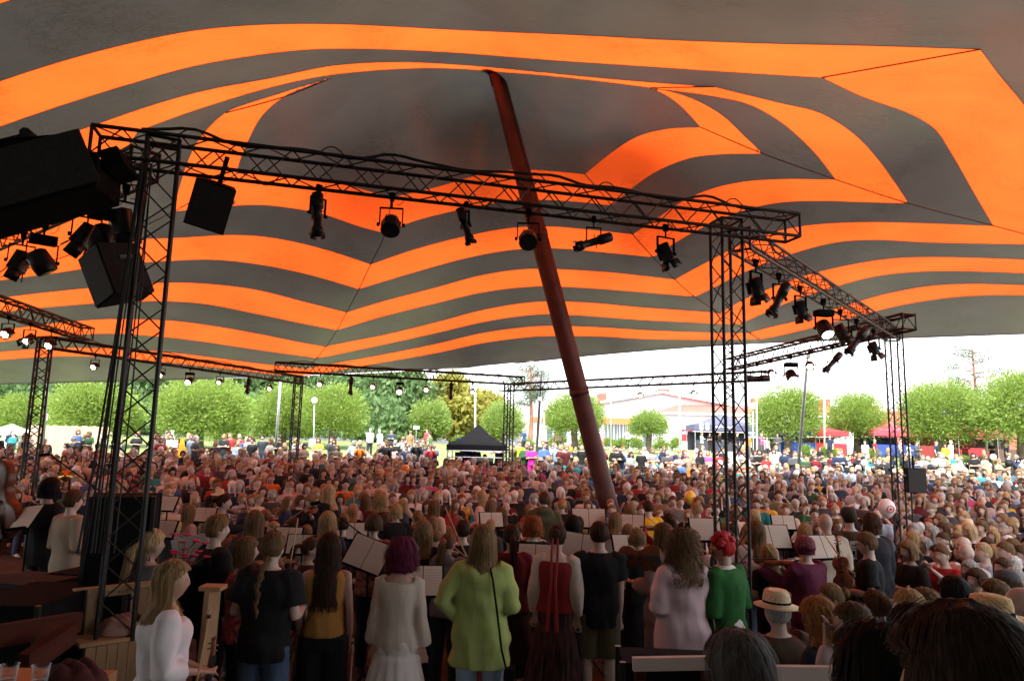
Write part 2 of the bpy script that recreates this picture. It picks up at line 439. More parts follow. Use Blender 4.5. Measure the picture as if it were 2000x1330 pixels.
# the grey field, carried over the camera; unseen drop behind added to block light
me = None
u, inv = np.unique(GT, return_inverse=True)
Vg = list(map(tuple, G3[u])); Fg = [tuple(t) for t in inv.reshape(GT.shape)]
_top = [np.where(u == (ny - 1) * nx + j)[0] for j in range(nx)]
_top = [int(t[0]) for t in _top]
prev = _top
for step_i, (yy, zz) in enumerate([(2.5, 0.15), (0.0, 0.0), (-3.0, -0.8), (-5.5, -2.2), (-7.5, -4.3), (-8.6, -7.5)]):
    cur = []
    for j in range(nx):
        b = Vg[_top[j]]
        cur.append(len(Vg)); uu = (2 * j / (nx - 1) - 1); Vg.append((b[0] * (1 + 0.35 * step_i), yy, max(b[2] + zz - 1.5 * (step_i + 1) * abs(uu) ** 3, 0.4)))
    for j in range(nx - 1):
        Fg.append((prev[j], prev[j + 1], cur[j + 1], cur[j]))
    prev = cur
# unseen side skirts near the camera, added to hold back daylight
ext_rows = len(Vg) - len(u)
for side, xlim in ((0, 17.0), (nx - 1, 7.6)):
    line = [int(np.where(u == r * nx + side)[0][0]) for r in range(ny) if (u == r * nx + side).any()]
    line += [len(u) + k * nx + side for k in range(6)]
    line = [k for k in line if abs(Vg[k][0]) < xlim or Vg[k][1] < 3]
    prevc = None
    for k in line:
        b = Vg[k]; sg = -1 if side == 0 else 1; cur = [k]
        for dx, dz in ((3.0, -0.9), (6.0, -2.8), (8.0, -5.2), (8.6, -8.0)) if side == 0 else ((1.0, -0.3), (1.6, -0.6), (2.2, -0.9), (2.6, -1.1)):
            cur.append(len(Vg)); Vg.append((b[0] + sg * dx, b[1], max(b[2] + dz, 4.4)))
        if prevc:
            for q in range(4): Fg.append((prevc[q], prevc[q + 1], cur[q + 1], cur[q]))
        prevc = cur
canopy = link('tent_canopy', make_mesh('canopy_field', Vg, Fg, M_grey, smooth=True))
tag(canopy, 'huge stretched tent canopy with grey and orange zigzag stripes over the whole crowd', 'tent canopy')
for t in panel_tris:
    if len(t): link('stripe_panel', sub_mesh('stripe_panel', t, M_orange), canopy)
M_weld = mat('weld_line', (0.26, 0.12, 0.06), 0.6)
WELDS = [(t_, .004, 'weld') for p_ in PANELS for t_ in p_]
for s, hw, nm in [(s_, .010, 'seam') for s_ in SEAMS] + WELDS:
    L = smooth_line(s, 8 if nm == 'seam' else 14)
    P = canopy3(L)
    d = np.gradient(P, axis=0); d /= np.linalg.norm(d, axis=1, keepdims=True)
    vdir = P - CAM; vdir /= np.linalg.norm(vdir, axis=1, keepdims=True)
    side = np.cross(d, vdir); side /= np.linalg.norm(side, axis=1, keepdims=True)
    P = P - vdir * (0.03 if nm == 'seam' else 0.022)
    V = np.vstack([P - side * hw, P + side * hw]); n = len(P)
    link(nm, make_mesh(nm, V, [(i, i + 1, i + 1 + n, i + n) for i in range(n - 1)], M_seam if nm == 'seam' else M_weld), canopy)
# rim rope along the free edge
E = canopy3(smooth_line(_edge, 40))
MB().tube(E, 0.022, 6).obj('edge_rope', M_galv, canopy)

# the leaning mast
p0, p1 = at(971, 147, 14.85), at(1187, 980, 17.0)
d = (p1 - p0) / np.linalg.norm(p1 - p0)
pb = p1 + d * (p1[2] - gz(0, 17) + 0.0) / -d[2]
p0 = p0 - d * .10
mast = empty('tent_mast', pb)
L = [pb + (p0 - pb) * t for t in np.linspace(0, 1, 9)]
mb = MB().tube(np.array(L) - pb, np.interp(np.linspace(0, 1, 9), [0, 0.75, 1], [0.225, 0.20, 0.165]), 28)
mb.obj('pole', M_mast, mast, smooth=True)
MB().box((0, 0, 0.04), (0.8, 0.8, 0.08)).obj('base_plate', M_mast, mast)
for t_ in (.34, .67):
    c_ = (p0 - pb) * t_
    MB().tube([c_ - d * .07, c_ + d * .07], np.interp(t_, [0, .75, 1], [.225, .20, .165]) + .012, 28).obj('joint_collar', M_mast, mast, smooth=True)
sd2 = np.cross(d, (0, 1, 0)); sd2 /= np.linalg.norm(sd2)
MB().tube([(p0 - pb) * t_ + sd2 * (np.interp(t_, [0, .75, 1], [.225, .20, .165]) * .55) + np.array((0, -.17, .05)) for t_ in np.linspace(.05, .98, 12)], .008, 5).obj('power_cable', M_cable, mast)
MB().tube([(p0 - pb) - d * .14, (p0 - pb) - d * .02, (p0 - pb) + d * .04], [.30, .22, .19], 28).obj('head_ring', mat('dark_head_steel', (.03, .022, .02), .6), mast, smooth=True)
for k_ in range(4):
    a_ = k_ * pi / 2 + .4
    MB().tube([(p0 - pb) + d * .02 + np.array((.2 * math.cos(a_), .2 * math.sin(a_), 0)), (p0 - pb) + d * .3 + np.array((.17 * math.cos(a_), .17 * math.sin(a_), -.1))], .012, 5).obj('shackle', M_black, mast)
tag(mast, 'thick dark red mast leaning through the seated audience up to the canopy peak', 'mast')
# ================================================================== ground
M_floor = mat('trodden_brown_gravel', (0.065, 0.045, 0.035), 0.95, var=0.35, scale=3.5, bump=0.6, bscale=60, detail=8, spec=0.08)
M_lawn = mat('mown_grass', (0.15, 0.20, 0.055), 0.9, var=0.3, scale=0.9, bump=0.8, bscale=40, detail=8)
M_path = mat('pale_concrete_paving', (0.34, 0.33, 0.31), 0.85, var=0.12, scale=2, bump=0.2)
def sheet(name, xs, ys, dz, m):
    V = [(x, y, gz(x, y) + dz) for y in ys for x in xs]
    n = len(xs)
    F = [(j * n + i, j * n + i + 1, (j + 1) * n + i + 1, (j + 1) * n + i) for j in range(len(ys) - 1) for i in range(n - 1)]
    o = link(name, make_mesh(name, V, F, m, smooth=True))
    o['kind'] = 'structure'
    return o
sheet('ground', [-500, -60, -30, 0, 30, 60, 500], [-40, 0, 15, 31.0], 0, M_floor)
sheet('lawn', [-500, -60, -30, 0, 30, 60, 500], [31.0, 36, 44, 52, 58, 66, 80, 118, 700], 0.004, M_lawn)
p = [onground(1425, 40), onground(1500, 40), onground(1560, 60), onground(1380, 60)]
V = []
for t in np.linspace(0, 1, 12):
    a, b = p[0] + (p[3] - p[0]) * t, p[1] + (p[2] - p[1]) * t
    V += [(a[0], a[1], gz(0, a[1]) + 0.012), (b[0], b[1], gz(0, b[1]) + 0.012)]
o = link('path', make_mesh('path', V, [(2*i, 2*i+1, 2*i+3, 2*i+2) for i in range(11)], M_path)); o['kind'] = 'structure'
V = [(0, 60, 2.33), (90, 60, 2.33), (90, 82, 2.38), (0, 82, 2.38)]
o = link('forecourt', make_mesh('forecourt', V, [(0, 1, 2, 3)], M_path)); o['kind'] = 'structure'
# the raised tier where the photographer and the nearest spectators are
M_tier = mat('dark_tier_boards', (0.05, 0.035, 0.028), 0.8, var=0.3, scale=4)
o = MB().box((3.0, 0.2, 0.23), (5.4, 5.0, 0.46)).obj('seating_tier', M_tier); o['kind'] = 'structure'
o = MB().box((-4.2, 1.2, 0.20), (6.4, 5.4, 0.40)).obj('stage_edge_tier', M_tier); o['kind'] = 'structure'

# grass tufts on the near part of the lawn, uncountable
Vt, Ft = [], []
for i in range(16000):
    y = 31.5 + 27 * rng.random() ** 1.6
    x = (rng.random() * 2 - 1) * (y * 0.78 + 2)
    z = gz(x, y); h = 0.02 + 0.04 * rng.random(); a = rng.random() * pi; wv = 0.03
    k = len(Vt)
    Vt += [(x - wv * math.cos(a), y - wv * math.sin(a), z), (x + wv * math.cos(a), y + wv * math.sin(a), z), (x + 0.04 * (rng.random() - .5), y + 0.04 * (rng.random() - .5), z + h)]
    Ft.append((k, k + 1, k + 2))
o = link('grass', make_mesh('grass', Vt, Ft, mat('grass_blades', (0.20, 0.26, 0.07), 0.8, var=0.3, scale=0.6)))
tag(o, 'short green grass of the sloping lawn', 'grass', kind='stuff')
# ================================================================== trusses, towers and what hangs on them
ZT = 4.55
_cyl = MB().tube([(0, 0, 0), (0, 0, 1)], 1.0, 8).mesh('round_tube', M_truss, smooth=True)
_cyl6 = MB().tube([(0, 0, 0), (0, 0, 1)], 1.0, 5).mesh('round_bar', M_truss, smooth=True)
def bar(name, a, b, r, parent, me=None, off=None):
    a, b = np.asarray(a, float), np.asarray(b, float)
    if off is not None: a, b = a - off, b - off
    d = Vector(b - a); L = d.length
    o = link(name, me or _cyl, parent)
    o.location = tuple(a); o.rotation_mode = 'QUATERNION'; o.rotation_quaternion = d.to_track_quat('Z', 'Y'); o.scale = (r, r, L)
    return o
TR = {}
def truss(key, a, b, label, w=0.0, h=0.0, near=True, group='lighting trusses', tower=False, rot=0.0, cat='truss', bay=None, rc=None):
    """box truss: four chords and zigzag braces on all four sides"""
    a, b = np.asarray(a, float), np.asarray(b, float)
    w = h = (0.22 if near else 0.26)
    name = 'truss_tower' if tower else 'lighting_truss'
    root = empty(name, a)
    d = b - a; L = np.linalg.norm(d); t = d / L
    if tower:
        u = np.array([math.cos(rot), math.sin(rot), 0]); v = np.array([-math.sin(rot), math.cos(rot), 0])
    else:
        u = np.cross(t, (0, 0, 1)); u /= np.linalg.norm(u); v = np.cross(u, t)
    cs = [(-1, -1), (1, -1), (1, 1), (-1, 1)]
    rc = rc or (0.0165 if near else 0.025); rb = 0.0062 if near else 0.0115
    off = [u * sx * w / 2 + v * sy * h / 2 for sx, sy in cs]
    for o_ in off: bar('chord', o_, d + o_, rc, root)
    n = max(int(round(L / (bay or 0.20))), 2)
    lat = MB()
    for k in range(4):
        o0, o1 = off[k], off[(k + 1) % 4]
        for i in range(n):
            p, q = (o0, o1) if i % 2 == 0 else (o1, o0)
            A, B = p + t * (L * i / n), q + t * (L * (i + 1) / n)
            if near: bar('brace', A, B, rb, root, _cyl6)
            else: lat.tube([A, B], rb, 4)
        for e in (0, L):
            if near: bar('end_bar', o0 + t * e, o1 + t * e, 0.014, root, _cyl6)
            else: lat.tube([o0 + t * e, o1 + t * e], 0.014, 4)
    if not near:
        o = lat.obj('lattice', M_truss, root); o['kind'] = 'stuff'
    tag(root, label, cat, group)
    TR[key] = (a, b)
    return root
T1a, T1b = atz(185, 283, ZT), atz(1548, 446, ZT)
truss('front', T1a, T1b, 'black box truss spanning the picture between the two nearest towers, spotlights below')
LT, RT = atz(318, 303, ZT), atz(1418, 452, ZT)
def tower_at(key, p, label, rot, near=True, top=None, group='truss towers'):
    g = gz(p[0], p[1])
    return truss(key, (p[0], p[1], g), (p[0], p[1], top or ZT + 0.1), label, tower=True, rot=rot, near=near, group=group, cat='truss tower', bay=0.215)
tower_at('LT', LT, 'large near black truss tower hung with cables beside the hanging speakers', R(25))
tower_at('RT', RT, 'black truss tower behind the person in the green cardigan', R(14))
T2b = atz(-160, 532, ZT)
truss('left', LT + (T2b - LT) / np.linalg.norm(T2b - LT) * 0.3, T2b, 'black truss running off to the side edge under the big hanging loudspeaker')
T3 = atz(1745, 655, ZT)
tower_at('T3', T3, 'slim black truss tower beside the stroller and the small side loudspeaker', R(-4))
e3 = (T3 - RT) / np.linalg.norm(T3 - RT)
truss('right', RT + e3 * 0.35, T3 - e3 * 0.05, 'black truss sloping back from the cardigan tower to the slim tower by the stroller')
t4a = atz(1776, 628, ZT + 0.12); t4b = atz(1425, 712, ZT)
truss('rback', t4a, t4b, 'black truss with moving lights and a lit globe crossing before the white sky', near=False)
T4 = atz(995, 756, ZT); t4c = atz(1500, 734, ZT)
truss('mid', t4c, atz(980, 757, ZT), 'far thin black truss in front of the white gabled building', near=False)
tower_at('T4', T4, 'far black truss tower beside the black pop-up tent', R(30), near=False)
truss('far', atz(537, 716, ZT), atz(1022, 744, ZT), 'far black truss with lit par lamps in front of the birch trees', near=False)
ML = atz(583, 742, ZT)
tower_at('ML', ML, 'far black truss tower in front of the round willow trees', R(30), near=False)
FL = atz(88, 668, ZT)
tower_at('FL', FL, 'black truss tower near the white tent at the side of the audience', R(20), near=False)
truss('farleft', FL, atz(592, 743, ZT), 'far black truss with lit lamps starting at the tower near the white tent', near=False)
truss('leftup', atz(-120, 558, ZT), atz(170, 653, ZT), 'black truss entering at the side edge above the double bass', near=False)

def on_truss(key, px):
    a, b = TR[key]
    best = min(np.linspace(0, 1, 800), key=lambda t: abs(proj(a + (b - a) * t)[0] - px))
    return a + (b - a) * best
M_lampbody = mat('lamp_housing', (0.015, 0.015, 0.016), 0.38, 0.4, var=0.3)
M_lens_off = mat('dark_lens', (0.03, 0.03, 0.04), 0.12, 0.0, spec=0.8)
M_lens_on = mat('lit_warm_lens', (0.9, 0.85, 0.7), 0.4, emit=(1.0, 0.88, 0.62), estr=0.9)
M_lens_hot = mat('lit_bright_lens', (0.9, 0.85, 0.7), 0.4, emit=(1.0, 0.93, 0.75), estr=4)
M_pink = mat('pink_led_patch', (0.5, 0.08, 0.2), 0.5)
def aim(root, tilt, yaw):
    o = bpy.data.objects.new('lamp_head', None); return o
def lamp_parts(kind, lit):
    """meshes of a lamp: clamp and yoke above, housing turning about the origin, pointing down (-Z)"""
    k = ('lamp', kind, lit)
    if k in lamp_parts.c: return lamp_parts.c[k]
    H, Lz, X = MB(), MB(), MB()
    lensm = M_lens_off if not lit else (M_lens_hot if kind == 'head' else M_lens_on)
    if kind == 'par':
        r, L = 0.105, 0.17
        H.lathe([.10, .085, .03, -.075, -.10, -.10, -.085], [.045, .085, .102, .105, .108, .093, .09], 18)
        for i in range(6):
            a = i * pi / 3
            H.box((.104 * math.cos(a), .104 * math.sin(a), .02), (.012, .006, .10), rotz(a))
        if lit:
            for i in range(7):
                a = i * pi / 3; q = 0 if i == 6 else 0.058
                Lz.tube([(q * math.cos(a), q * math.sin(a), -.085), (q * math.cos(a), q * math.sin(a), -.0965)], [.026, .026], 10)
        else: Lz.tube([(0, 0, -.087), (0, 0, -.092)], [.09, .09], 16)
        yw, yh = 0.125, 0.19
    elif kind == 'spot':
        H.lathe([.30, .28, .14, .09, .08, -.16, -.17, -.27, -.27, -.255], [.05, .075, .08, .078, .06, .055, .075, .08, .07, .068], 14)
        H.box((0, .085, .05), (.05, .03, .18))
        for i in range(4):
            a = i * pi / 2 + .4
            H.box((.085 * math.cos(a), .085 * math.sin(a), .03), (.06, .004, .012), rotz(a))
        for i in range(4):
            a = i * pi / 2
            H.box((.085 * math.cos(a), .085 * math.sin(a), -.28), (.004, .09, .06), rotz(a))
        Lz.tube([(0, 0, -.255), (0, 0, -.262)], [.068, .068], 14)
        yw, yh = 0.11, 0.22
    elif kind == 'fresnel':
        H.lathe([.13, .12, -.10, -.12, -.12, -.10], [.06, .10, .105, .11, .09, .088], 4)
        H.box((0, .10, 0), (.10, .03, .16))
        for s in (-1, 1):
            H.box((s * .10, 0, -.17), (.004, .15, .11), np.array(Matrix.Rotation(-s * .35, 3, 'Y')))
            H.box((0, s * .10, -.17), (.15, .004, .11), np.array(Matrix.Rotation(s * .35, 3, 'X')))
        Lz.tube([(0, 0, -.105), (0, 0, -.112)], [.08, .08], 14)
        yw, yh = 0.13, 0.20
    else:                                            # moving head
        H.lathe([.13, .10, -.06, -.13, -.15, -.15, -.13], [.07, .11, .125, .115, .105, .092, .09], 18)
        H.box((0, .05, .08), (.16, .10, .05))
        Lz.tube([(0, 0, -.132), (0, 0, -.145)], [.088, .088], 18)
        yw, yh = 0.15, 0.20
    Y = MB()
    Y.box((-yw, 0, yh / 2), (.012, .035, yh)); Y.box((yw, 0, yh / 2), (.012, .035, yh)); Y.box((0, 0, yh), (yw * 2 + .012, .035, .012))
    Y.tube([(-yw - .03, 0, 0), (-yw, 0, 0)], .022, 8); Y.tube([(yw, 0, 0), (yw + .03, 0, 0)], .022, 8)
    if kind == 'head': Y.box((0, 0, yh + .045), (.26, .18, .09)); yh += .09
    X.tube([(0, 0, yh), (0, 0, yh + .10)], .012, 6); X.box((0, 0, yh + .12), (.05, .05, .07)); X.tube([(-.03, 0, yh + .15), (.03, 0, yh + .15)], .036, 8)
    lamp_parts.c[k] = (H.mesh('housing', M_lampbody, True), Lz.mesh('lens', lensm), Y.mesh('yoke', M_black), X.mesh('clamp', M_black), yh + .17)
    return lamp_parts.c[k]
lamp_parts.c = {}
for _k in ('par', 'spot', 'fresnel', 'head'): pass
def lamp(kind, key, px, label, lit=False, yaw=0.0, tilt=0.0, s=1.0, yrot=0.0, group='stage lamps on the trusses', side=0.0):
    s *= 0.74 if key in ('front', 'left') else 0.85
    """yaw turns the yoke, tilt swings the housing"""
    p = on_truss(key, px)
    H, Lz, Y, X, yh = lamp_parts(kind, lit)
    root = empty('stage_lamp', (p[0], p[1] + side, p[2] - 0.115 - yh * s), yaw)
    root.scale = (s, s, s)
    rot = (-tilt, yrot, 0)
    h = link('housing', H, root, rot=rot); link('lens', Lz, h); link('yoke', Y, root); link('clamp', X, root)
    # safety cable loop
    c = MB(); a = np.linspace(0, pi, 9)
    c.tube([(0.05 + 0.09 * math.sin(t), 0.03, yh - 0.02 - 0.10 * (1 - math.cos(t)) + 0.1) for t in a], 0.0035, 4)
    c.obj('safety_wire', M_cable, root)
    return tag(root, label, 'stage lamp', group)
# front truss, in order from the near tower
lamp('spot', 'front', 626, 'long profile spotlight hanging straight down, nearest the hanging speaker on the front truss', yaw=R(50), tilt=R(6), s=0.85)
lamp('par', 'front', 767, 'short round par lamp in a square yoke with a pink spot, front truss', yaw=R(5), tilt=R(35))
o = lamp('spot', 'front', 912, 'boxy profile lamp hanging steeply, between the par lamp and the mast', yaw=R(-60), tilt=R(-22), s=0.72)
lamp('par', 'front', 1033, 'round par lamp hanging in front of the red mast', yaw=R(0), tilt=R(48))
lamp('spot', 'front', 1160, 'profile spotlight lying almost level, just past the red mast on the front truss', yaw=R(8), yrot=R(70), s=0.8)
lamp('fresnel', 'front', 1300, 'tilted lamp in a bent yoke, last before the cardigan tower', yaw=R(25), yrot=R(-28), s=0.95)
# right truss
lamp('fresnel', 'right', 1475, 'dark lamp hanging next to the cardigan tower on the sloping truss', yaw=R(40), yrot=R(-25), s=0.95)
lamp('spot', 'right', 1520, 'long profile spotlight slanting down on the sloping truss', yaw=R(20), yrot=R(32), s=0.9)
lamp('fresnel', 'right', 1562, 'small dark lamp between the slanting spotlight and the glowing moving head', yaw=R(30), yrot=R(-20), s=0.9)
lamp('head', 'right', 1607, 'moving head lamp glowing bright on the sloping truss', lit=True, yaw=R(10), tilt=R(38), s=1.0)
lamp('fresnel', 'right', 1640, 'dark bluish lamp just beyond the glowing moving head', yaw=R(0), yrot=R(-30))
lamp('spot', 'right', 1672, 'profile spotlight tilted steeply near the slim tower', yaw=R(10), yrot=R(40))
lamp('fresnel', 'right', 1705, 'lamp with open flaps closest to the slim tower', yaw=R(20), yrot=R(-25))
lamp('spot', 'rback', 1478, 'dark strip-like spotlight lying flat against the white sky', yaw=R(5), yrot=R(88), s=1.1)
lamp('par', 'rback', 1505, 'lit par lamp with round cells beside the flat dark spotlight', lit=True, tilt=R(62))
lamp('head', 'rback', 1544, 'bright moving head between two lit par lamps against the sky', lit=True, tilt=R(45), s=1.15)
lamp('par', 'rback', 1580, 'lit par lamp right above the leaning silver post', lit=True, yaw=R(-20), tilt=R(60))
lamp('spot', 'rback', 1625, 'profile lamp pointing down towards the pole on the sky-side truss', yaw=R(0), yrot=R(42))
# far trusses
for px, lb in ((1055, 'small lit par lamp in front of the pine trunk'), (1250, 'small lit par lamp above the small bushy willow'), (1354, 'small lit par lamp next to the white flagpole before the gable')):
    lamp('par', 'mid', px, lb, lit=True, tilt=R(65), s=1.05)
for px, k, lb in ((627, 'par', 'lit par lamp above the globe street lamp'), (687, 'spot', 'dark profile lamp hanging before the birches'), (730, 'par', 'lit par lamp just beyond the dark profile lamp before the birches'),
              (782, 'head', 'brightest moving head glowing before the weeping birch'), (834, 'par', 'lit par lamp above the pale round willow'), (882, 'spot', 'small profile lamp before the yellowing tree'), (924, 'par', 'lit par lamp beside the white flagpole over the black tent')):
    lamp(k, 'far', px, lb, lit=k != 'spot', tilt=R(60 if k != 'spot' else 8), s=1.05)
for px, k, lb in ((188, 'par', 'lit par lamp next to the tower near the white tent'), (317, 'par', 'lit par lamp half hidden by the big near tower'), (373, 'head', 'bright moving head above the big round willow'),
              (431, 'par', 'lit par lamp between the bright moving head and the narrow dark spotlight'), (486, 'spot', 'narrow dark spotlight above the second willow'), (529, 'par', 'lit par lamp near the far tower by the willows')):
    lamp(k, 'farleft', px, lb, lit=k != 'spot', tilt=R(58 if k != 'spot' else 12), s=1.0)
for px, k, lb in ((20, 'par', 'lit par lamp at the very edge under the side truss'), (62, 'fresnel', 'small glowing lamp with yoke under the side truss'), (103, 'par', 'lit par lamp at the top of the tower near the white tent')):
    lamp(k, 'leftup', px, lb, lit=True, tilt=R(55), s=1.0)
# left truss, seen close and dark
for px, k, lb, yr in ((50, 'fresnel', 'dark square lamp on the side truss at the picture edge', 20), (92, 'head', 'dark moving head tilted away under the side truss', -35), (178, 'fresnel', 'dark lamp with flaps under the big hanging loudspeaker', 30),
                  (215, 'head', 'dark moving head with looping cable beside the near tower', 10), (250, 'fresnel', 'lamp pressed between the near tower and the hanging monitor', -15)):
    lamp(k, 'left', px, lb, yaw=R(40), yrot=R(yr), s=1.15)

# loudspeakers
M_grille = mat('speaker_grille', (0.016, 0.015, 0.015), 0.65, var=0.5, scale=60)
M_spkgrey = mat('grey_speaker_side', (0.035, 0.035, 0.038), 0.8, spec=0.08)
def speaker(name, wdt, hgt, dep, loc, rot, label, side_m=None, group=None, cat='loudspeaker'):
    root = empty(name, loc); root.rotation_euler = rot
    o = [(-wdt / 2, -dep / 2), (wdt / 2, -dep / 2), (wdt * .32, dep / 2), (-wdt * .32, dep / 2)]
    MB().prism(o, -hgt / 2, hgt / 2).obj('cabinet', side_m or M_black, root)
    MB().box((0, -dep / 2 - .008, 0), (wdt * .94, .012, hgt * .95)).obj('grille', M_grille, root)
    for s in (-1, 1): MB().box((s * wdt * .44, 0.02, hgt * .2), (.02, .1, .03)).obj('handle', M_chrome, root)
    MB().tube([(0, 0, hgt / 2), (0, 0, hgt / 2 + .22)], .018, 6).obj('bracket', M_black, root)
    return tag(root, label, cat, group)
p = on_truss('front', 417); q = at(416, 402, p[1] + 0.12)
speaker('hanging_speaker', 0.30, 0.36, 0.30, (q[0], q[1], q[2]), (R(22), R(13), R(20)), 'black angular loudspeaker hanging from the front truss beside the near tower')
q = at(232, 535, LT[1] + 0.25)
speaker('hanging_speaker', 0.32, 0.42, 0.34, q, (R(18), R(-16), R(-38)), 'tilted loudspeaker with a grey side hanging behind the near tower', M_spkgrey)
q = at(1785, 938, T3[1] - 0.1)
speaker('side_speaker', 0.30, 0.42, 0.30, q, (0, 0, R(-10)), 'small black loudspeaker fixed to the slim tower among the audience')
# big flown loudspeaker above the side truss
q = at(78, 360, 4.6)
root = empty('flown_loudspeaker', q); root.rotation_euler = (R(8), R(-24), R(14))
o = [(-1.2, -.20), (.36, -.20), (.44, -.02), (.30, .17), (.02, .22), (-1.2, .22)]
mb = MB().prism([(x, z) for x, z in o], -.33, .33)
mb.V = [(x, z, y) for x, y, z in mb.V]; mb.F = [f[::-1] for f in mb.F]
mb.obj('cabinet', M_black, root)
mb = MB().box((-.1, -.345, .0), (1.0, .02, .34)); mb.obj('grille', M_grille, root)
MB().tube([(.10, -.32, .235), (.10, .32, .235)], .035, 8).obj('rail', M_spkgrey, root)
MB().box((.5, 0, -.02), (.12, .5, .12)).obj('rear_horn', M_black, root)
MB().box((-.4, 0, .245), (1.0, .5, .03)).obj('top_panel', M_spkgrey, root)
tag(root, 'big dark angular loudspeaker box flown high at the side above the truss', 'loudspeaker')
# cables down the near tower
for i in range(7):
    x0 = 262 - i * 6; pts = []
    for t in np.linspace(0, 1, 14):
        px = 296 - i * 3 + (222 - i * 9 - 296) * t + 5 * math.sin(3.1 * t + i); py = 320 + 760 * t
        pts.append(at(px, py, LT[1] - 0.22 + 0.03 * (i % 3)))
    pts = np.array(pts)
    o = MB().tube(pts, 0.006 if i < 4 else 0.009, 6).obj('hanging_cable', M_cable)
    tag(o, ('first', 'second', 'third', 'fourth', 'fifth', 'sixth', 'outermost')[i] + ' black power cable counted outward from the near truss tower', 'cable', 'cables on the near tower')
for key, y0, sag in (('front', 0.17, 0.05), ('right', 0.16, 0.06), ('left', 0.17, 0.07), ('farleft', 0.17, 0.05), ('far', 0.17, 0.04)):
    a, b = TR[key]; pts = []
    n = 60
    for i in range(n + 1):
        t = i / n
        pts.append(a + (b - a) * (0.05 + 0.9 * t) + np.array([0, 0.05 * math.sin(9 * t), y0 + 0.018 * math.sin(37 * t) + sag * max(0, math.sin(23 * t)) ** 3]))
    o = MB().tube(pts, 0.013, 5).obj('truss_cable', M_cable)
    tag(o, {'front': 'bundled black cable lying wavy on top of the front truss', 'right': 'black cable along the sloping truss behind the cardigan tower', 'left': 'black cable along the side truss under the flown loudspeaker',
            'farleft': 'black cable along the far truss from the tower near the white tent', 'far': 'black cable along the far truss before the birches'}[key], 'cable')

# loose loops of cable under and over the front truss
a, b = TR['front']
for i, t0 in enumerate((.10, .19, .27, .34, .47, .55, .66, .78, .87)):
    P = []
    up_ = i % 3 != 1
    for u in np.linspace(0, 1, 12):
        c = a + (b - a) * (t0 + .035 * u)
        P.append(c + np.array((0, -.11, (.11 + .07 * math.sin(pi * u)) if up_ else (-.11 - .09 * math.sin(pi * u)))))
    o = MB().tube(P, .0055, 5).obj('cable_loop', M_cable)
    tag(o, ('first', 'second', 'third', 'fourth', 'fifth', 'sixth', 'seventh', 'eighth', 'ninth')[i] + ' thin cable loop along the front truss from the near tower', 'cable', 'cable loops on the front truss')
# ================================================================== trees
def leaf_mat(name, c, c2, tr=0.45):
    m = bpy.data.materials.new(name); m.use_nodes = True
    t = m.node_tree; b = t.nodes['Principled BSDF']; out = t.nodes['Material Output']
    g = t.nodes.new('ShaderNodeNewGeometry')
    mx = t.nodes.new('ShaderNodeMix'); mx.data_type = 'RGBA'
    mx.inputs['A'].default_value = (*c, 1); mx.inputs['B'].default_value = (*c2, 1)
    t.links.new(g.outputs['Random Per Island'], mx.inputs['Factor'])
    t.links.new(mx.outputs['Result'], b.inputs['Base Color'])
    b.inputs['Roughness'].default_value = 0.55; b.inputs['Specular IOR Level'].default_value = 0.3
    tl = t.nodes.new('ShaderNodeBsdfTranslucent'); t.links.new(mx.outputs['Result'], tl.inputs['Color'])
    ms = t.nodes.new('ShaderNodeMixShader'); ms.inputs[0].default_value = tr
    t.links.new(b.outputs[0], ms.inputs[1]); t.links.new(tl.outputs[0], ms.inputs[2]); t.links.new(ms.outputs[0], out.inputs['Surface'])
    return m
ML_willow = leaf_mat('willow_leaves', (0.17, 0.265, 0.04), (0.27, 0.36, 0.085), 0.5)
ML_pale = leaf_mat('pale_willow_leaves', (0.20, 0.30, 0.06), (0.27, 0.36, 0.10), 0.55)
ML_birch = leaf_mat('birch_leaves', (0.10, 0.18, 0.06), (0.16, 0.25, 0.10), 0.5)
ML_yellow = leaf_mat('yellowing_leaves', (0.26, 0.28, 0.05), (0.36, 0.31, 0.07), 0.55)
ML_pine = leaf_mat('pine_needles', (0.03, 0.07, 0.035), (0.06, 0.11, 0.055), 0.2)
M_bark = mat('willow_bark', (0.10, 0.075, 0.055), 0.9, var=0.4, scale=6, bump=0.7, bscale=12)
M_birchbark = mat('birch_bark', (0.45, 0.43, 0.40), 0.8, var=0.5, scale=3, stretch=(1, 1, 3))
M_pinebark = mat('pine_bark', (0.24, 0.11, 0.06), 0.85, var=0.35, scale=4)
def leaves(P, D, L, W, rs):
    """one small leaf blade (two triangles) at each point, pointing along D"""
    n = len(P)
    D = D / np.maximum(np.linalg.norm(D, axis=1, keepdims=True), 1e-9)
    Q = rs.normal(size=(n, 3)); S = np.cross(D, Q); S /= np.maximum(np.linalg.norm(S, axis=1, keepdims=True), 1e-9)
    L = L * rs.uniform(.6, 1.3, (n, 1)); W = W * rs.uniform(.7, 1.3, (n, 1))
    V = np.stack([P - D * L * .5, P + S * W * .5, P + D * L * .5, P - S * W * .5], 1).reshape(-1, 3)
    F = (np.arange(n) * 4)[:, None] + np.arange(4)[None]
    return V, F
def leaf_mesh(name, P, D, L, W, m, rs):
    V, F = leaves(P, D, L, W, rs)
    me = bpy.data.meshes.new(name)
    me.vertices.add(len(V)); me.vertices.foreach_set('co', V.astype(np.float32).ravel())
    me.loops.add(F.size); me.loops.foreach_set('vertex_index', F.astype(np.int32).ravel())
    me.polygons.add(len(F)); me.polygons.foreach_set('loop_start', np.arange(0, F.size, 4, dtype=np.int32)); me.polygons.foreach_set('loop_total', np.full(len(F), 4, np.int32))
    me.materials.append(m); me.update(); me.validate()
    return me
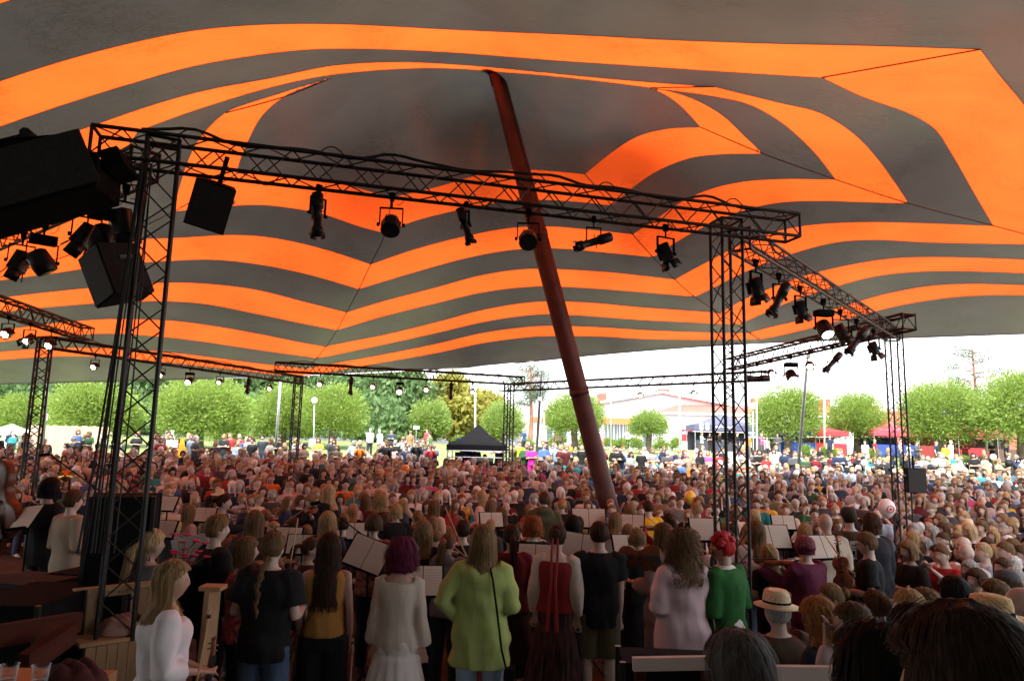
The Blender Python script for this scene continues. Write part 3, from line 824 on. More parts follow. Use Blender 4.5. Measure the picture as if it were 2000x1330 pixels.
def crown_ball(seed, n=7000, nc=150, leaf=(0.085, 0.030), m=None, lump=0.13, spread=0.17, droop=0.0, flatten=1.0):
    """round clipped willow crown of unit radius (scaled by the tree), made of leafy tufts"""
    rs = np.random.default_rng(seed)
    C = rs.normal(size=(nc, 3)); C /= np.linalg.norm(C, axis=1, keepdims=True)
    C = C[(C[:, 2] > -0.62)]
    rad = rs.uniform(1 - lump * 2, 1.0, (len(C), 1)) * 0.86
    C = C * rad
    k = rs.integers(0, len(C), n)
    off = rs.normal(size=(n, 3)) * spread
    P = C[k] + off
    r = np.linalg.norm(P, axis=1)
    P = P[r < 1.12]; k = k[r < 1.12]
    D = P * 1.0 + rs.normal(size=P.shape) * 0.45
    D[:, 2] += 0.35 - droop
    inner = rs.normal(size=(n // 5, 3)); inner /= np.linalg.norm(inner, axis=1, keepdims=True); inner *= rs.uniform(.3, .75, (len(inner), 1)); inner = inner[inner[:, 2] > -.45]
    P = np.vstack([P, inner]); D = np.vstack([D, inner + rs.normal(size=inner.shape) * .5])
    P[:, 2] *= flatten
    return leaf_mesh('willow_crown', P, D, leaf[0], leaf[1], m or ML_willow, rs)
def trunk_mesh(seed, h, r, nb=6, spread=0.55, m=None, bl=0.75):
    rs = np.random.default_rng(seed); mb = MB()
    lean = rs.normal(size=2) * 0.05 * h
    pts = [(lean[0] * t * t, lean[1] * t * t, h * t) for t in np.linspace(0, 1, 6)]
    mb.tube(pts, [r * 1.45, r * 1.1, r, r * .95, r * .95, r * .85], 10)
    top = np.array(pts[-1])
    for i in range(nb):
        a = i * 2 * pi / nb + rs.uniform(-.4, .4); L = bl * h * rs.uniform(.7, 1.2)
        P = [top - (0, 0, .08 * h)] + [top + np.array([math.cos(a) * spread * L * t, math.sin(a) * spread * L * t, L * t ** .9 * .8]) + rs.normal(size=3) * .03 * h for t in (.35, .7, 1.0)]
        mb.tube(P, [r * .6, r * .45, r * .3, r * .12], 6)
    return mb.mesh('trunk', m or M_bark, True)
_wc = [crown_ball(i, n=18500) for i in range(4)]
_wcs = [crown_ball(20 + i, n=9000, nc=60, leaf=(0.13, 0.05), m=ML_pale, lump=.16, spread=.2) for i in range(2)]
_wt = [trunk_mesh(40 + i, 1.0, 0.10) for i in range(4)]
def willow(px, ytop, ybot, width, Y, label, crown, i, ybase=None, group='round clipped willow trees'):
    """crown box from the picture, at distance Y"""
    g = onground(px, Y)
    ztop = at(px, ytop, Y)[2]; zbot = at(px, ybot, Y)[2]
    R_ = width / FPX * Y / 2
    root = empty('willow_tree', g, i * 1.7)
    zc = zbot + (ztop - zbot) * 0.42 - g[2]
    zr = (ztop - zbot) * 0.60
    c = link('crown', crown, root, loc=(0, 0, zc), scale=(R_, R_, zr))
    th = max(zc - zr * .45, 0.8)
    link('trunk', _wt[i % 4], root, scale=(th * 1.7 if R_ > 2 else th * 1.3, th * 1.7 if R_ > 2 else th * 1.3, th))
    return tag(root, label, 'tree', group)
willow(1540, 754, 862, 134, 56, 'round willow tree just past the cardigan tower, behind the leaning silver post', _wc[0], 0)
willow(1675, 767, 858, 124, 58, 'flatter round willow between the leaning silver post and the slim tower', _wc[1], 1)
willow(1842, 744, 862, 150, 50, 'big round willow just beyond the slim tower', _wc[2], 2)
willow(2000, 730, 865, 178, 46, 'largest round willow cut by the picture edge', _wc[3], 3)
willow(1122, 766, 850, 116, 56, 'round willow half hidden by the red mast', _wc[1], 4)
willow(1266, 800, 852, 78, 52, 'small bushy young willow in front of the school entrance', _wcs[1], 5)
willow(392, 738, 856, 182, 46, 'big willow with forked trunk seen beside the near tower', _wc[2], 6)
willow(178, 744, 860, 170, 46, 'dense willow between the two near-side towers', _wc[0], 7)
willow(648, 752, 852, 132, 50, 'willow with a bare trunk beside the globe street lamp', _wc[3], 8)
willow(553, 750, 852, 136, 53, 'willow behind the far tower and the leaning post', _wc[1], 9)
willow(838, 780, 852, 80, 64, 'pale yellow-green round willow beyond the lawn walkers', _wcs[0], 10)
willow(982, 784, 856, 84, 64, 'pale round willow behind the black pop-up tent', _wcs[1], 11)
willow(45, 770, 858, 120, 62, 'pale willow behind the white tent', _wc[2], 12)

def tall_tree(px, ytop, width, Y, label, kind, seed, group='tall background trees', n=7200):
    rs = np.random.default_rng(seed)
    g = onground(px, Y); H = at(px, ytop, Y)[2] - g[2]; R_ = width / FPX * Y / 2
    root = empty({'birch': 'birch_tree', 'pine': 'pine_tree', 'yellow': 'maple_tree'}[kind], g)
    mb = MB()
    if kind == 'pine':
        mb.tube([(0.1 * math.sin(5 * t), 0, H * .97 * t) for t in np.linspace(0, 1, 8)], np.linspace(.26, .07, 8), 8)
        nc = 26; C = []
        for i in range(nc):
            t = .52 + .48 * i / nc; a = rs.uniform(0, 2 * pi); r = R_ * (1.15 - abs(t - .72) * 1.9) * rs.uniform(.35, 1.0)
            c = np.array([r * math.cos(a), r * math.sin(a), H * t]); C.append(c)
            mb.tube([(0, 0, H * (t - .03)), c * (.5, .5, 1) - (0, 0, .02 * H), c], [.07, .05, .02], 5)
        C = np.array(C); k = rs.integers(0, nc, n)
        P = C[k] + rs.normal(size=(n, 3)) * np.array([.62, .62, .26])
        D = rs.normal(size=(n, 3)); D[:, 2] = np.abs(D[:, 2]) + .4
        me = leaf_mesh('pine_crown', P, D, .26, .05, ML_pine, rs); bm_ = M_pinebark
    else:
        mb.tube([(0.25 * math.sin(3 * t), 0, H * .95 * t) for t in np.linspace(0, 1, 8)], np.linspace(.24, .04, 8), 8)
        nc = 60; C = []
        for i in range(nc):
            t = rs.uniform(.16, .98); a = rs.uniform(0, 2 * pi)
            r = R_ * (math.sin(min(max((t - .02) * 1.02, 0), 1) * pi) ** .55) * rs.uniform(.3, 1.0)
            c = np.array([r * math.cos(a), r * math.sin(a), H * t]); C.append(c)
            if i % 3 == 0: mb.tube([(0, 0, H * max(t - .16, .1)), c * (.5, .5, 1) - (0, 0, .05 * H), c], [.09, .05, .02], 5)
        C = np.array(C); k = rs.integers(0, nc, n)
        sp = np.array([.62, .62, .95]) if kind == 'birch' else np.array([.62, .62, .45])
        P = C[k] + rs.normal(size=(n, 3)) * sp * (R_ / 3.2)
        if kind == 'birch': P[:, 2] -= rs.uniform(0, 1.2, n)
        P = P[P[:, 2] > .4]
        D = rs.normal(size=P.shape) * .6
        D[:, 2] += -0.9 if kind == 'birch' else .2
        me = leaf_mesh('tall_crown', P, D, .66, .33, ML_birch if kind == 'birch' else ML_yellow, rs)
        bm_ = M_birchbark if kind == 'birch' else M_bark
    link('crown', me, root)
    mb.obj('trunk', bm_, root, smooth=True)
    return tag(root, label, 'tree', group)
for i, (px, yt, wd, Y, k, lb) in enumerate([
    (-40, 690, 190, 74, 'birch', 'dense birch at the picture edge above the white tent'),
    (75, 670, 180, 82, 'birch', 'tall birch behind the tower near the white tent'),
    (200, 660, 190, 78, 'birch', 'tall green tree behind the dense near-side willow'),
    (330, 650, 190, 84, 'birch', 'tall birch showing between the two big near-side willows'),
    (450, 660, 170, 78, 'birch', 'tall birch behind the forked-trunk willow'),
    (560, 650, 180, 82, 'birch', 'dark green tall tree behind the far tower by the willows'),
    (690, 660, 150, 76, 'birch', 'tall dark birch behind the globe street lamp'),
    (775, 690, 150, 70, 'birch', 'weeping birch with long hanging branches behind the lawn walkers'),
    (880, 742, 120, 72, 'yellow', 'yellowing open tree behind the white flagpole'),
    (945, 770, 90, 80, 'yellow', 'small yellowish tree behind the black pop-up tent'),
    (1035, 712, 90, 74, 'pine', 'tall bare-trunked pine behind the tower by the black tent'),
    (1915, 676, 110, 78, 'pine', 'spreading pine rising above the big willows against the sky'),
    (130, 800, 140, 66, 'birch', 'low leafy tree filling the gap under the near-side willows'),
    (470, 800, 120, 66, 'birch', 'low green tree in the gap beyond the forked-trunk willow'),
    (735, 800, 110, 64, 'birch', 'low green tree at the foot of the weeping birch'),
    (270, 800, 110, 68, 'birch', 'low green tree behind the near tower legs')]):
    tall_tree(px, yt, wd, Y, lb, k, 60 + i)
# shrubs along the school front
_sh = [crown_ball(90 + i, n=900, nc=26, leaf=(0.34, 0.12), m=ML_willow, spread=.26) for i in range(2)]
for i, (px, wd, hh, Y) in enumerate([(1030, 30, 14, 60), (1090, 40, 22, 60), (1140, 34, 24, 61), (1190, 30, 20, 61), (1215, 34, 20, 58), (1240, 30, 22, 58), (1290, 34, 22, 58), (1320, 26, 24, 58),
                             (1575, 30, 22, 54), (1620, 40, 20, 54), (1705, 30, 18, 54), (1880, 44, 20, 48), (1915, 36, 18, 48), (900, 40, 18, 66), (930, 34, 16, 66), (760, 44, 18, 62), (470, 60, 20, 56), (420, 50, 18, 56)]):
    g = onground(px, Y); R_ = wd / FPX * Y / 2; h = hh / FPX * Y
    o = link('shrub', _sh[i % 2], None, loc=(g[0], g[1], g[2] + h * .45), scale=(R_, R_, h * .6), rot=(0, 0, i))
    where = ['beside the pine', 'left of the mast willow', 'just behind the red mast', 'past the red mast', 'at the edge of the school lawn', 'in the row by the school door', 'under the young willow', 'beside the striped-skirt woman',
             'by the leaning silver post', 'under the flatter willow', 'near the white-jacket person', 'under the big willow', 'beside the market table', 'by the black tent roof', 'in front of the yellowing tree', 'near the lawn walkers', 'by the red-jacket person', 'under the forked willow'][i]
    tag(o, 'low green leafy shrub ' + where, 'shrub', 'low shrubs on the lawn')
# ================================================================== school, stalls, posts
M_white = mat('white_render', (0.52, 0.53, 0.54), 0.8, var=0.05, scale=1)
M_redroof = mat('red_metal_roof', (0.42, 0.085, 0.06), 0.55, var=0.15)
M_orangetrim = mat('orange_fascia', (0.62, 0.13, 0.035), 0.6, var=0.1)
M_trim = mat('white_trim', (0.66, 0.66, 0.66), 0.6, var=0.03)
M_glass = mat('dark_window_glass', (0.10, 0.13, 0.15), 0.08, spec=0.9, var=0.3, scale=0.6)
M_brick = mat('red_brick', (0.33, 0.09, 0.06), 0.85, var=0.25, scale=4)
def quad_box(mb, a, b, z0, z1, th=0.1):
    d = np.array(b[:2]) - np.array(a[:2]); L = np.linalg.norm(d); ang = math.atan2(d[1], d[0])
    c = (np.array(a[:2]) + np.array(b[:2])) / 2
    return mb.box((c[0], c[1], (z0 + z1) / 2), (L, th, z1 - z0), rotz(ang))
YB = 84.0
def X(px, Y=YB): return at(px, hor(px), Y)[0]
def Z(px, py, Y=YB): return at(px, py, Y)[2]
sch = empty('school_building', (X(1290), YB, 2.4)); so_ = np.array(sch.location)
def spart(name, mb, m, parent=sch, smooth=False):
    mb.V = [tuple(np.array(v) - so_) for v in mb.V]
    return mb.obj(name, m, parent, smooth)
# gabled hall
gx0, gxm, gx1 = X(1181), X(1291), X(1500)
ze0, zp, ze1, zb = Z(1181, 786), Z(1291, 767), Z(1500, 806), 2.0
V = [(gx0, YB, zb), (gx1, YB, zb), (gx1, YB, ze1), (gxm, YB, zp), (gx0, YB, ze0)]
n = 5
mb = MB().add(V + [(x, YB + 16, z) for x, y, z in V], [(0, 1, 2, 3, 4), (9, 8, 7, 6, 5)] + [((i + 1) % n, i, i + n, (i + 1) % n + n) for i in range(n)])
spart('wall', mb, M_white)
for (xa, za), (xb, zb_) in (((gx0 - .6, ze0 - .1), (gxm, zp)), ((gxm, zp), (gx1 + .6, ze1 - .1))):
    mb = MB().add([(xa, YB - .5, za + .05), (xb, YB - .5, zb_ + .05), (xb, YB + 16.4, zb_ + .05), (xa, YB + 16.4, za + .05), (xa, YB - .5, za + .28), (xb, YB - .5, zb_ + .28), (xb, YB + 16.4, zb_ + .28), (xa, YB + 16.4, za + .28)],
                  [(3, 2, 1, 0), (4, 5, 6, 7), (0, 1, 5, 4), (1, 2, 6, 5), (2, 3, 7, 6), (3, 0, 4, 7)])
    r = spart('roof', mb, M_redroof)
    mb = MB().add([(xa, YB - .56, za - .05), (xb, YB - .56, zb_ - .05), (xb, YB - .56, zb_ + .2), (xa, YB - .56, za + .2)], [(0, 1, 2, 3)])
    spart('bargeboard', mb, M_trim)
for px, py0, py1, wd in ((1187, 771, 782, 15), (1315, 762, 774, 20)):
    spart('roof_turret', MB().box((X(px), YB + 6, (Z(px, py0) + Z(px, py1)) / 2), (wd / FPX * YB, 3, Z(px, py0) - Z(px, py1) + 1.0)), M_redroof)
# low wing with the red lean-to roof, in front on the right
YW = 78.0
wx0, wx1 = X(1286, YW), X(1760, YW)
zt, ze = Z(1360, 794, YW), Z(1330, 808, YW)
spart('wing_wall', MB().box(((wx0 + wx1) / 2, YW + 3.2, (ze + 2.0) / 2), (wx1 - wx0, 6, ze - 2.0)), M_white)
mb = MB().add([(wx0 - .4, YW - .2, ze), (wx1, YW - .2, ze), (wx1, YW + 6, zt + .4), (X(1350, YW), YW + 6, zt + .4), (wx0 - .4, YW - .2, ze + .15), (wx1, YW - .2, ze + .15), (wx1, YW + 6, zt + .55), (X(1350, YW), YW + 6, zt + .55)],
              [(3, 2, 1, 0), (4, 5, 6, 7), (0, 1, 5, 4), (1, 2, 6, 5), (2, 3, 7, 6), (3, 0, 4, 7)])
spart('wing_roof', mb, M_redroof)
spart('gutter', MB().box(((wx0 + wx1) / 2, YW - .28, ze + .02), (wx1 - wx0 + .6, .12, .22)), M_trim)
# entrance: orange fascia, glazing with mullions, low wing on the left
ex0, ex1 = X(1060, 80), X(1300, 80)
zf0, zf1 = Z(1200, 828, 80), Z(1200, 816, 80)
spart('fascia', MB().box(((X(1180, 80) + ex1) / 2, 80, (zf0 + zf1) / 2), (ex1 - X(1180, 80), .5, zf1 - zf0)), M_orangetrim)
for i, (pa, pb_) in enumerate(((1182, 1206), (1208, 1222), (1224, 1234), (1250, 1270), (1272, 1290))):
    wn = spart('window', MB().box((X((pa + pb_) / 2, 80), 80.6, (zf0 + 2.5) / 2), ((pb_ - pa) / FPX * 80, .12, zf0 - 2.5)), M_glass)
    for k in range(2):
        spart('mullion', MB().box((X(pa + (pb_ - pa) * (k + .5) / 2, 80), 80.5, (zf0 + 2.5) / 2), (.10, .10, zf0 - 2.5)), M_trim, wn)
spart('porch_wall', MB().box((X(1238, 80), 80.7, (zf0 + 2.3) / 2), (X(1300, 80) - X(1178, 80), .2, zf0 - 2.3)), mat('pale_grey_wall', (0.55, 0.56, 0.57), 0.8, var=0.05))
spart('side_wing', MB().box(((X(1040, 81) + X(1182, 81)) / 2, 83, (Z(1100, 822, 81) + 2.2) / 2), (X(1182, 81) - X(1040, 81), 4, Z(1100, 822, 81) - 2.2)), M_white)
spart('side_fascia', MB().box(((X(1040, 81) + X(1182, 81)) / 2, 80.9, Z(1100, 820, 81)), (X(1182, 81) - X(1040, 81), .25, .5)), M_orangetrim)
for pc in (1073, 1087, 1101, 1150, 1164):
    wn = spart('window', MB().box((X(pc, 81), 80.94, Z(pc, 852, 81)), (.62, .1, 1.5)), M_glass)
    spart('window_frame', MB().box((X(pc, 81), 80.88, Z(pc, 852, 81) - .8), (.75, .08, .1)), M_trim, wn)
# small red patches of roofs to the right
for px, py, wd, hh in ((1478, 790, 12, 14), (1612, 794, 16, 18), (1705, 802, 14, 10)):
    spart('chimney', MB().box((X(px, 86), 86, Z(px, py, 86)), (wd / FPX * 86, 1.6, hh / FPX * 86 + .6)), M_brick)
spart('rear_roof', MB().box((X(1640, 88), 88, Z(1640, 812, 88)), (22, 5, 1.2)), M_redroof)
spart('rear_wall', MB().box((X(1640, 88), 87.6, Z(1640, 840, 88)), (21, 5, 3.2)), M_white)
tag(sch, 'low white school building with red roofs and a broad gable behind the lawn', 'building')
# orange brick building far right behind the willows
br = empty('brick_building', (X(1900, 76), 78, 2.3)); bo = np.array(br.location)
def bpart(name, mb, m, par=br):
    mb.V = [tuple(np.array(v) - bo) for v in mb.V]; return mb.obj(name, m, par)
bpart('wall', MB().box((X(1900, 76), 79, 4.0), (17, 5, 3.6)), M_brick)
bpart('roof', MB().box((X(1900, 76), 79, 6.0), (18, 6, .5)), M_redroof)
for k in range(5): bpart('window', MB().box((X(1900, 76) - 6 + 3 * k, 76.45, 4.2), (1.5, .1, 1.2)), M_glass)
tag(br, 'red brick building hidden behind the big willows at the picture edge', 'building')

# stalls: pop-up roofs on four legs with a skirt and counter
def stall(name, px, Y, wd, roof_top, eave, skirt, label, roof_m, skirt_m=None, back_m=None, group='market stalls'):
    g = onground(px, Y); W_ = wd / FPX * Y; ze_ = at(px, eave, Y)[2] - g[2]; zt_ = at(px, roof_top, Y)[2] - g[2]; sk = skirt / FPX * Y
    root = empty(name, g)
    D_ = min(W_, 3.0) ; h = W_ / 2; dd = D_ / 2
    V = []; F = []
    prof = [(1, ze_), (.7, ze_ + (zt_ - ze_) * .22), (.4, ze_ + (zt_ - ze_) * .5), (.15, ze_ + (zt_ - ze_) * .82), (.02, zt_)]
    for k, z in prof: V += [(-h * k, -dd * k, z), (0, -dd * k, z), (h * k, -dd * k, z), (h * k, 0, z), (h * k, dd * k, z), (0, dd * k, z), (-h * k, dd * k, z), (-h * k, 0, z)]
    for i in range(4):
        for j in range(8): F.append((i * 8 + j, i * 8 + (j + 1) % 8, i * 8 + 8 + (j + 1) % 8, i * 8 + 8 + j))
    F.append(tuple(range(32, 40)))
    make = make_mesh('roof', V, F, roof_m); link('roof', make, root)
    s = skirt_m or roof_m
    for a, b in (((-h, -dd), (h, -dd)), ((h, -dd), (h, dd)), ((h, dd), (-h, dd)), ((-h, dd), (-h, -dd))):
        quad_box(MB(), a, b, ze_ - sk, ze_ + .004, .02).obj('valance', s, root)
    for sx in (-1, 1):
        for sy in (-1, 1): MB().tube([(sx * (h - .05), sy * (dd - .05), 0), (sx * (h - .05), sy * (dd - .05), ze_)], .025, 6).obj('leg', M_galv, root)
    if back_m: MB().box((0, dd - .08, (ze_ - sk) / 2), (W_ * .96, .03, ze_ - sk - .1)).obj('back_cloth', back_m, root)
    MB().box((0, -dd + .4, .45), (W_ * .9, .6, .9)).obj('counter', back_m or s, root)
    tag(root, label, 'stall', group)
    return root
C_ = lambda n, c, r=.7: mat(n, c, r, var=.1)
tent = stall('black_tent', 934, 30.5, 112, 829, 869, 11, 'black pop-up tent over the sound desk at the back of the audience', mat('black_tent_cloth', (.008, .008, .009), .9, spec=.08), group='market stalls')
tent['category'] = 'tent'
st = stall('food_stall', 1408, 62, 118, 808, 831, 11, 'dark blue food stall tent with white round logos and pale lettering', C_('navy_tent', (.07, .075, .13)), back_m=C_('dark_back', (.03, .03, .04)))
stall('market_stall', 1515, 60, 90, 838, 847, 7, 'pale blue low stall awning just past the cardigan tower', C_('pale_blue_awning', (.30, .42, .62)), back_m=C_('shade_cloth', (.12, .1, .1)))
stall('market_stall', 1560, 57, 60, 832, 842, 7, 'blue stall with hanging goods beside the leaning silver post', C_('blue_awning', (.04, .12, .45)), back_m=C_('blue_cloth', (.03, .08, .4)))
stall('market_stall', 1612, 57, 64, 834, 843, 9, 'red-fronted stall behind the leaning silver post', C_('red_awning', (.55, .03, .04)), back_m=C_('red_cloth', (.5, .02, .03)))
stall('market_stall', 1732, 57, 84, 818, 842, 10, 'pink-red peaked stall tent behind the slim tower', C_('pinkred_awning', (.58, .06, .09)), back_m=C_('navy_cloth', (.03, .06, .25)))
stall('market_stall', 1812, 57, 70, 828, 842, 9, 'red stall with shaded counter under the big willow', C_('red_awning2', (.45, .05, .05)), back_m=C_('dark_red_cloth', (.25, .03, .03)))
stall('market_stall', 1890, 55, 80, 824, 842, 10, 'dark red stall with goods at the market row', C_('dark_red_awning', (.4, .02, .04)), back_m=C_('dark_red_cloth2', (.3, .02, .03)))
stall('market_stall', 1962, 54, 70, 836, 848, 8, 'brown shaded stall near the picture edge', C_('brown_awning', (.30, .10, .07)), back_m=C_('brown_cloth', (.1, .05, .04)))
stall('white_tent', 22, 44, 76, 828, 846, 4, 'white tent with plain sides at the picture edge behind the audience', C_('white_tent_cloth', (.78, .78, .76)), back_m=C_('white_tent_wall', (.75, .75, .73)))
# lettering and round logos on the navy stall
M_print = mat('white_print', (.8, .8, .8), .6, var=.02)
W_ = 124 / FPX * 62; dd = 1.5; ze_ = at(1408, 829, 62)[2] - onground(1408, 62)[2]
for i, (lx, lz) in enumerate([(-2.05, -.08), (-1.55, -.08), (-2.05, -.38), (-1.55, -.38)]):
    MB().tube([(lx, -dd - .012, ze_ + lz), (lx, -dd - .03, ze_ + lz)], .17, 14).obj('round_logo', M_print, st)
for i, lx in enumerate(np.linspace(-.95, .75, 11)):          # the far lettering only reads as pale strokes
    MB().tube([(lx, -dd - .012, ze_ - .20 - .05 * (i % 3)), (lx, -dd - .028, ze_ - .20 - .05 * (i % 3))], .055 + .02 * (i % 2), 9).obj('lettering_mark', M_print, st)
# flags on poles, lamp posts, leaning tent posts
def pole(name, px0, py0, px1, py1, Y, r, m, label, cat, group, Y1=None):
    b = onground(px1, Y); a = at(px0, py0, Y1 or Y)
    root = empty(name, b)
    MB().tube([(0, 0, 0), a - b], [r, r * .8], 10).obj('shaft', m, root, smooth=True)
    MB().box((0, 0, .03), (r * 4, r * 4, .06)).obj('foot', m, root)
    tag(root, label, cat, group); return root, a - b
M_fpole = mat('white_flagpole_paint', (.66, .66, .66), .4, var=.03)
for px, py, Y, r, lb in ((928, 742, 58, .085, 'thick white flagpole behind the black tent'), (1193, 640, 56, .07, 'white flagpole just past the red mast before the gable'), (1327, 640, 54, .08, 'white flagpole before the school wing'),
                     (1610, 690, 54, .075, 'white flagpole between the leaning post and the slim tower'), (1806, 600, 60, .05, 'thin grey flagpole beyond the slim tower against the sky'), (1926, 600, 50, .08, 'white flagpole in front of the spreading pine'),
                     (1478, 700, 54, .07, 'white flagpole close behind the cardigan tower'), (1056, 730, 58, .06, 'white flagpole next to the globe lamp by the pine')):
    p_, t_ = pole('flagpole', px, py, px, 870, Y, r, M_fpole if 'grey' not in lb else M_galv, lb, 'flagpole', 'flagpoles on the lawn')
    if py > 660: MB().ell(t_, (r * 1.6, r * 1.6, r * 1.6), 10, 6).obj('finial', M_fpole, p_, True)
M_globe = mat('smoked_globe', (.62, .60, .58), .15, var=.1)
for px, py, Y, lb in ((614, 786, 46, 'globe street lamp among the willows behind the audience'), (1063, 800, 46, 'globe street lamp between the pine and the mast willow'), (1471, 797, 44, 'globe street lamp right behind the cardigan tower')):
    p_, t_ = pole('street_lamp', px, py, px, 870, Y, .045, M_galv, lb, 'street lamp', 'globe street lamps')
    MB().ell(t_ + (0, 0, .12), (.20, .20, .22), 14, 9).obj('globe', M_globe, p_, True)
    MB().tube([t_ + (0, 0, -.12), t_ + (0, 0, .06)], [.05, .09], 8).obj('holder', M_black, p_)
for a, b, c, d_, Y, Y1, lb in ((548, 742, 540, 880, 33, 31, 'silver tent post behind the far tower by the willows'), (1578, 690, 1553, 890, 32, 24.5, 'leaning silver tent post in front of the round willow'),
                          (98, 690, 88, 880, 34, 31, 'pale tent post inside the tower near the white tent'), (1058, 722, 1046, 880, 33, 27, 'leaning silver tent post beside the pine')):
    pole('tent_post', a, b, c, d_, Y, .065, M_galv, lb, 'post', 'leaning tent edge posts', Y1)
# signs on the lawn
def sign(px, py0, py1, wd, Y, m, label, foot=875, txt=None):
    g = onground(px, Y); z0 = at(px, py1, Y)[2] - g[2]; z1 = at(px, py0, Y)[2] - g[2]
    root = empty('lawn_sign', g)
    MB().tube([(0, .03, 0), (0, .03, z1)], .025, 6).obj('post', M_galv, root)
    MB().box((0, 0, (z0 + z1) / 2), (wd / FPX * Y, .02, z1 - z0)).obj('board', m, root)
    tag(root, label, 'sign', 'signs on the lawn'); return root, (z0 + z1) / 2
M_board = mat('white_sign_board', (.8, .8, .8), .6, var=.03)
M_reds = mat('red_sign_print', (.6, .04, .05), .6)
sg, zz = sign(85, 808, 820, 9, 36, M_board, 'small white sign with red figures on the post near the white tent')
for k in (-1, 1): MB().box((k * .055, -.016, zz + .01 * k), (.05, .006, .17)).obj('red_figure', M_reds, sg)
sign(335, 840, 856, 10, 44, M_board, 'plain white notice board on a post under the forked willow')
sign(812, 832, 838, 11, 60, M_board, 'white cube sign on a thin post beside the lawn walkers')
sign(610, 858, 872, 12, 40, M_board, 'white board leaning at the foot of the globe street lamp')
sg, zz = sign(1174, 846, 872, 14, 66, mat('pink_poster', (.65, .16, .18), .6, var=.2, scale=3), 'pinkish-red poster board behind the red mast')
sg, zz = sign(1342, 838, 862, 22, 64, M_reds, 'red banner with white marks beside the navy food stall')
for k in range(5): MB().box((-.34 + .17 * k, -.016, zz + .2 + .03 * (k % 2)), (.08, .006, .22 + .06 * (k % 3))).obj('white_mark', M_print, sg)
sign(1832, 845, 868, 10, 52, mat('magenta_banner', (.6, .05, .3), .6), 'narrow magenta banner at the market row')
# yellow pennant behind the audience
g = onground(356, 31); z1 = at(356, 855, 31)[2]
o = MB().add([(-.06, 0, z1 - g[2]), (.06, .02, z1 - g[2]), (.36, .08, .2), (.1, -.06, .1), (-.25, .05, .2), (.0, .12, .6)], [(0, 1, 2, 3), (0, 3, 4), (0, 4, 5), (1, 5, 2)]).obj('beach_flag', mat('yellow_flag', (.75, .42, .02), .7), loc=g)
tag(o, 'yellow pointed flag cloth standing behind the audience', 'flag')
# red-tipped folding A-board and bags
g = onground(1090, 58)
root = empty('easel', g)
for s in (-1, 1): MB().tube([(s * .45, 0, 0), (s * .12, .05, 2.2)], .05, 6).obj('leg', C_('pink_grey_wood', (.35, .2, .2)), root)
MB().box((0, 0, 1.0), (.55, .05, .9)).obj('board', C_('easel_board', (.55, .35, .33)), root)
tag(root, 'wooden easel with a small board in front of the school side wing', 'easel')
# heaps of white sacks at the right of the lawn
for i in range(7):
    g = onground(1905 + i * 13, 37 + (i % 2) * .6)
    mb = MB().ell((0, 0, .2), (.42, .3, .24), 12, 8)
    mb.V = [(x + .05 * math.sin(9 * y + i), y, z + .05 * math.sin(8 * x + 3 * i)) for x, y, z in mb.V]
    o = mb.obj('white_sack', M_board, None, True, loc=g, rot=(0, 0, i))
    tag(o, ('first', 'second', 'third', 'fourth', 'fifth', 'sixth', 'last')[i] + ' crumpled white sack along the heap on the lawn towards the picture edge', 'sack', 'white sacks heaped on the lawn')
# wooden fence and pale shed behind the left audience
M_fence = mat('weathered_boards', (.36, .27, .19), .85, var=.25, scale=3, stretch=(6, 6, 1))
root = empty('board_fence', onground(140, 40))
pl_me = MB().box((0, 0, .8), (.19, .03, 1.6)).mesh('board', M_fence)
for i in range(22):
    link('board', pl_me, root, loc=(-2.2 + i * .2, .01 * (i % 3), .02 * math.sin(i * 2.3)))
for z in (.35, 1.25): MB().box((0, .05, z), (4.4, .04, .1)).obj('rail', M_fence, root)
tag(root, 'pale wooden board fence behind the near-side audience', 'fence')
# sound desk platform
M_ply = mat('bare_plywood', (.20, .10, .06), .8, var=.2, scale=2)
M_drape = mat('dark_purple_drape', (.028, .022, .05), .9, var=.3, scale=2)
g = onground(934, 28.6)
root = empty('sound_desk', g)
for px in (884, 988): MB().box((X(px, 28.6) - g[0], 0, .58), (.62, .05, 1.16)).obj('side_board', M_ply, root)
for k in range(8): MB().box((-.75 + .21 * k, .06 + .02 * (k % 2), .49), (.205, .04, .98)).obj('drape_panel', M_drape, root)
MB().box((0, .5, 1.0), (1.8, .9, .05)).obj('desk_top', M_black, root)
for sx in (-.75, .85): MB().box((sx, .5, 1.24), (.36, .3, .40)).obj('monitor_speaker', M_black, root)
MB().box((.15, .6, 1.10), (.9, .5, .12), np.array(Matrix.Rotation(.25, 3, 'X'))).obj('mixer', M_spkgrey, root)
for z in (1.25, 1.5): MB().tube([(-1.3, .3, z), (1.3, .3, z)], .02, 6).obj('rail', M_galv, root)
tag(root, 'sound desk with dark drapes and plywood sides under the black tent', 'mixing desk')
o = MB().add([(-.1, 0, 1.95), (.2, 0, 1.95), (.75, .1, 1.2), (.2, -.05, 1.0)], [(0, 1, 2, 3)]).obj('blue_cloth', mat('dark_blue_cloth', (.02, .03, .14), .8), None, loc=(X(895, 29.6), 29.7, gz(0, 29.6)))
tag(o, 'dark blue cloth tied aside under the black tent', 'cloth')
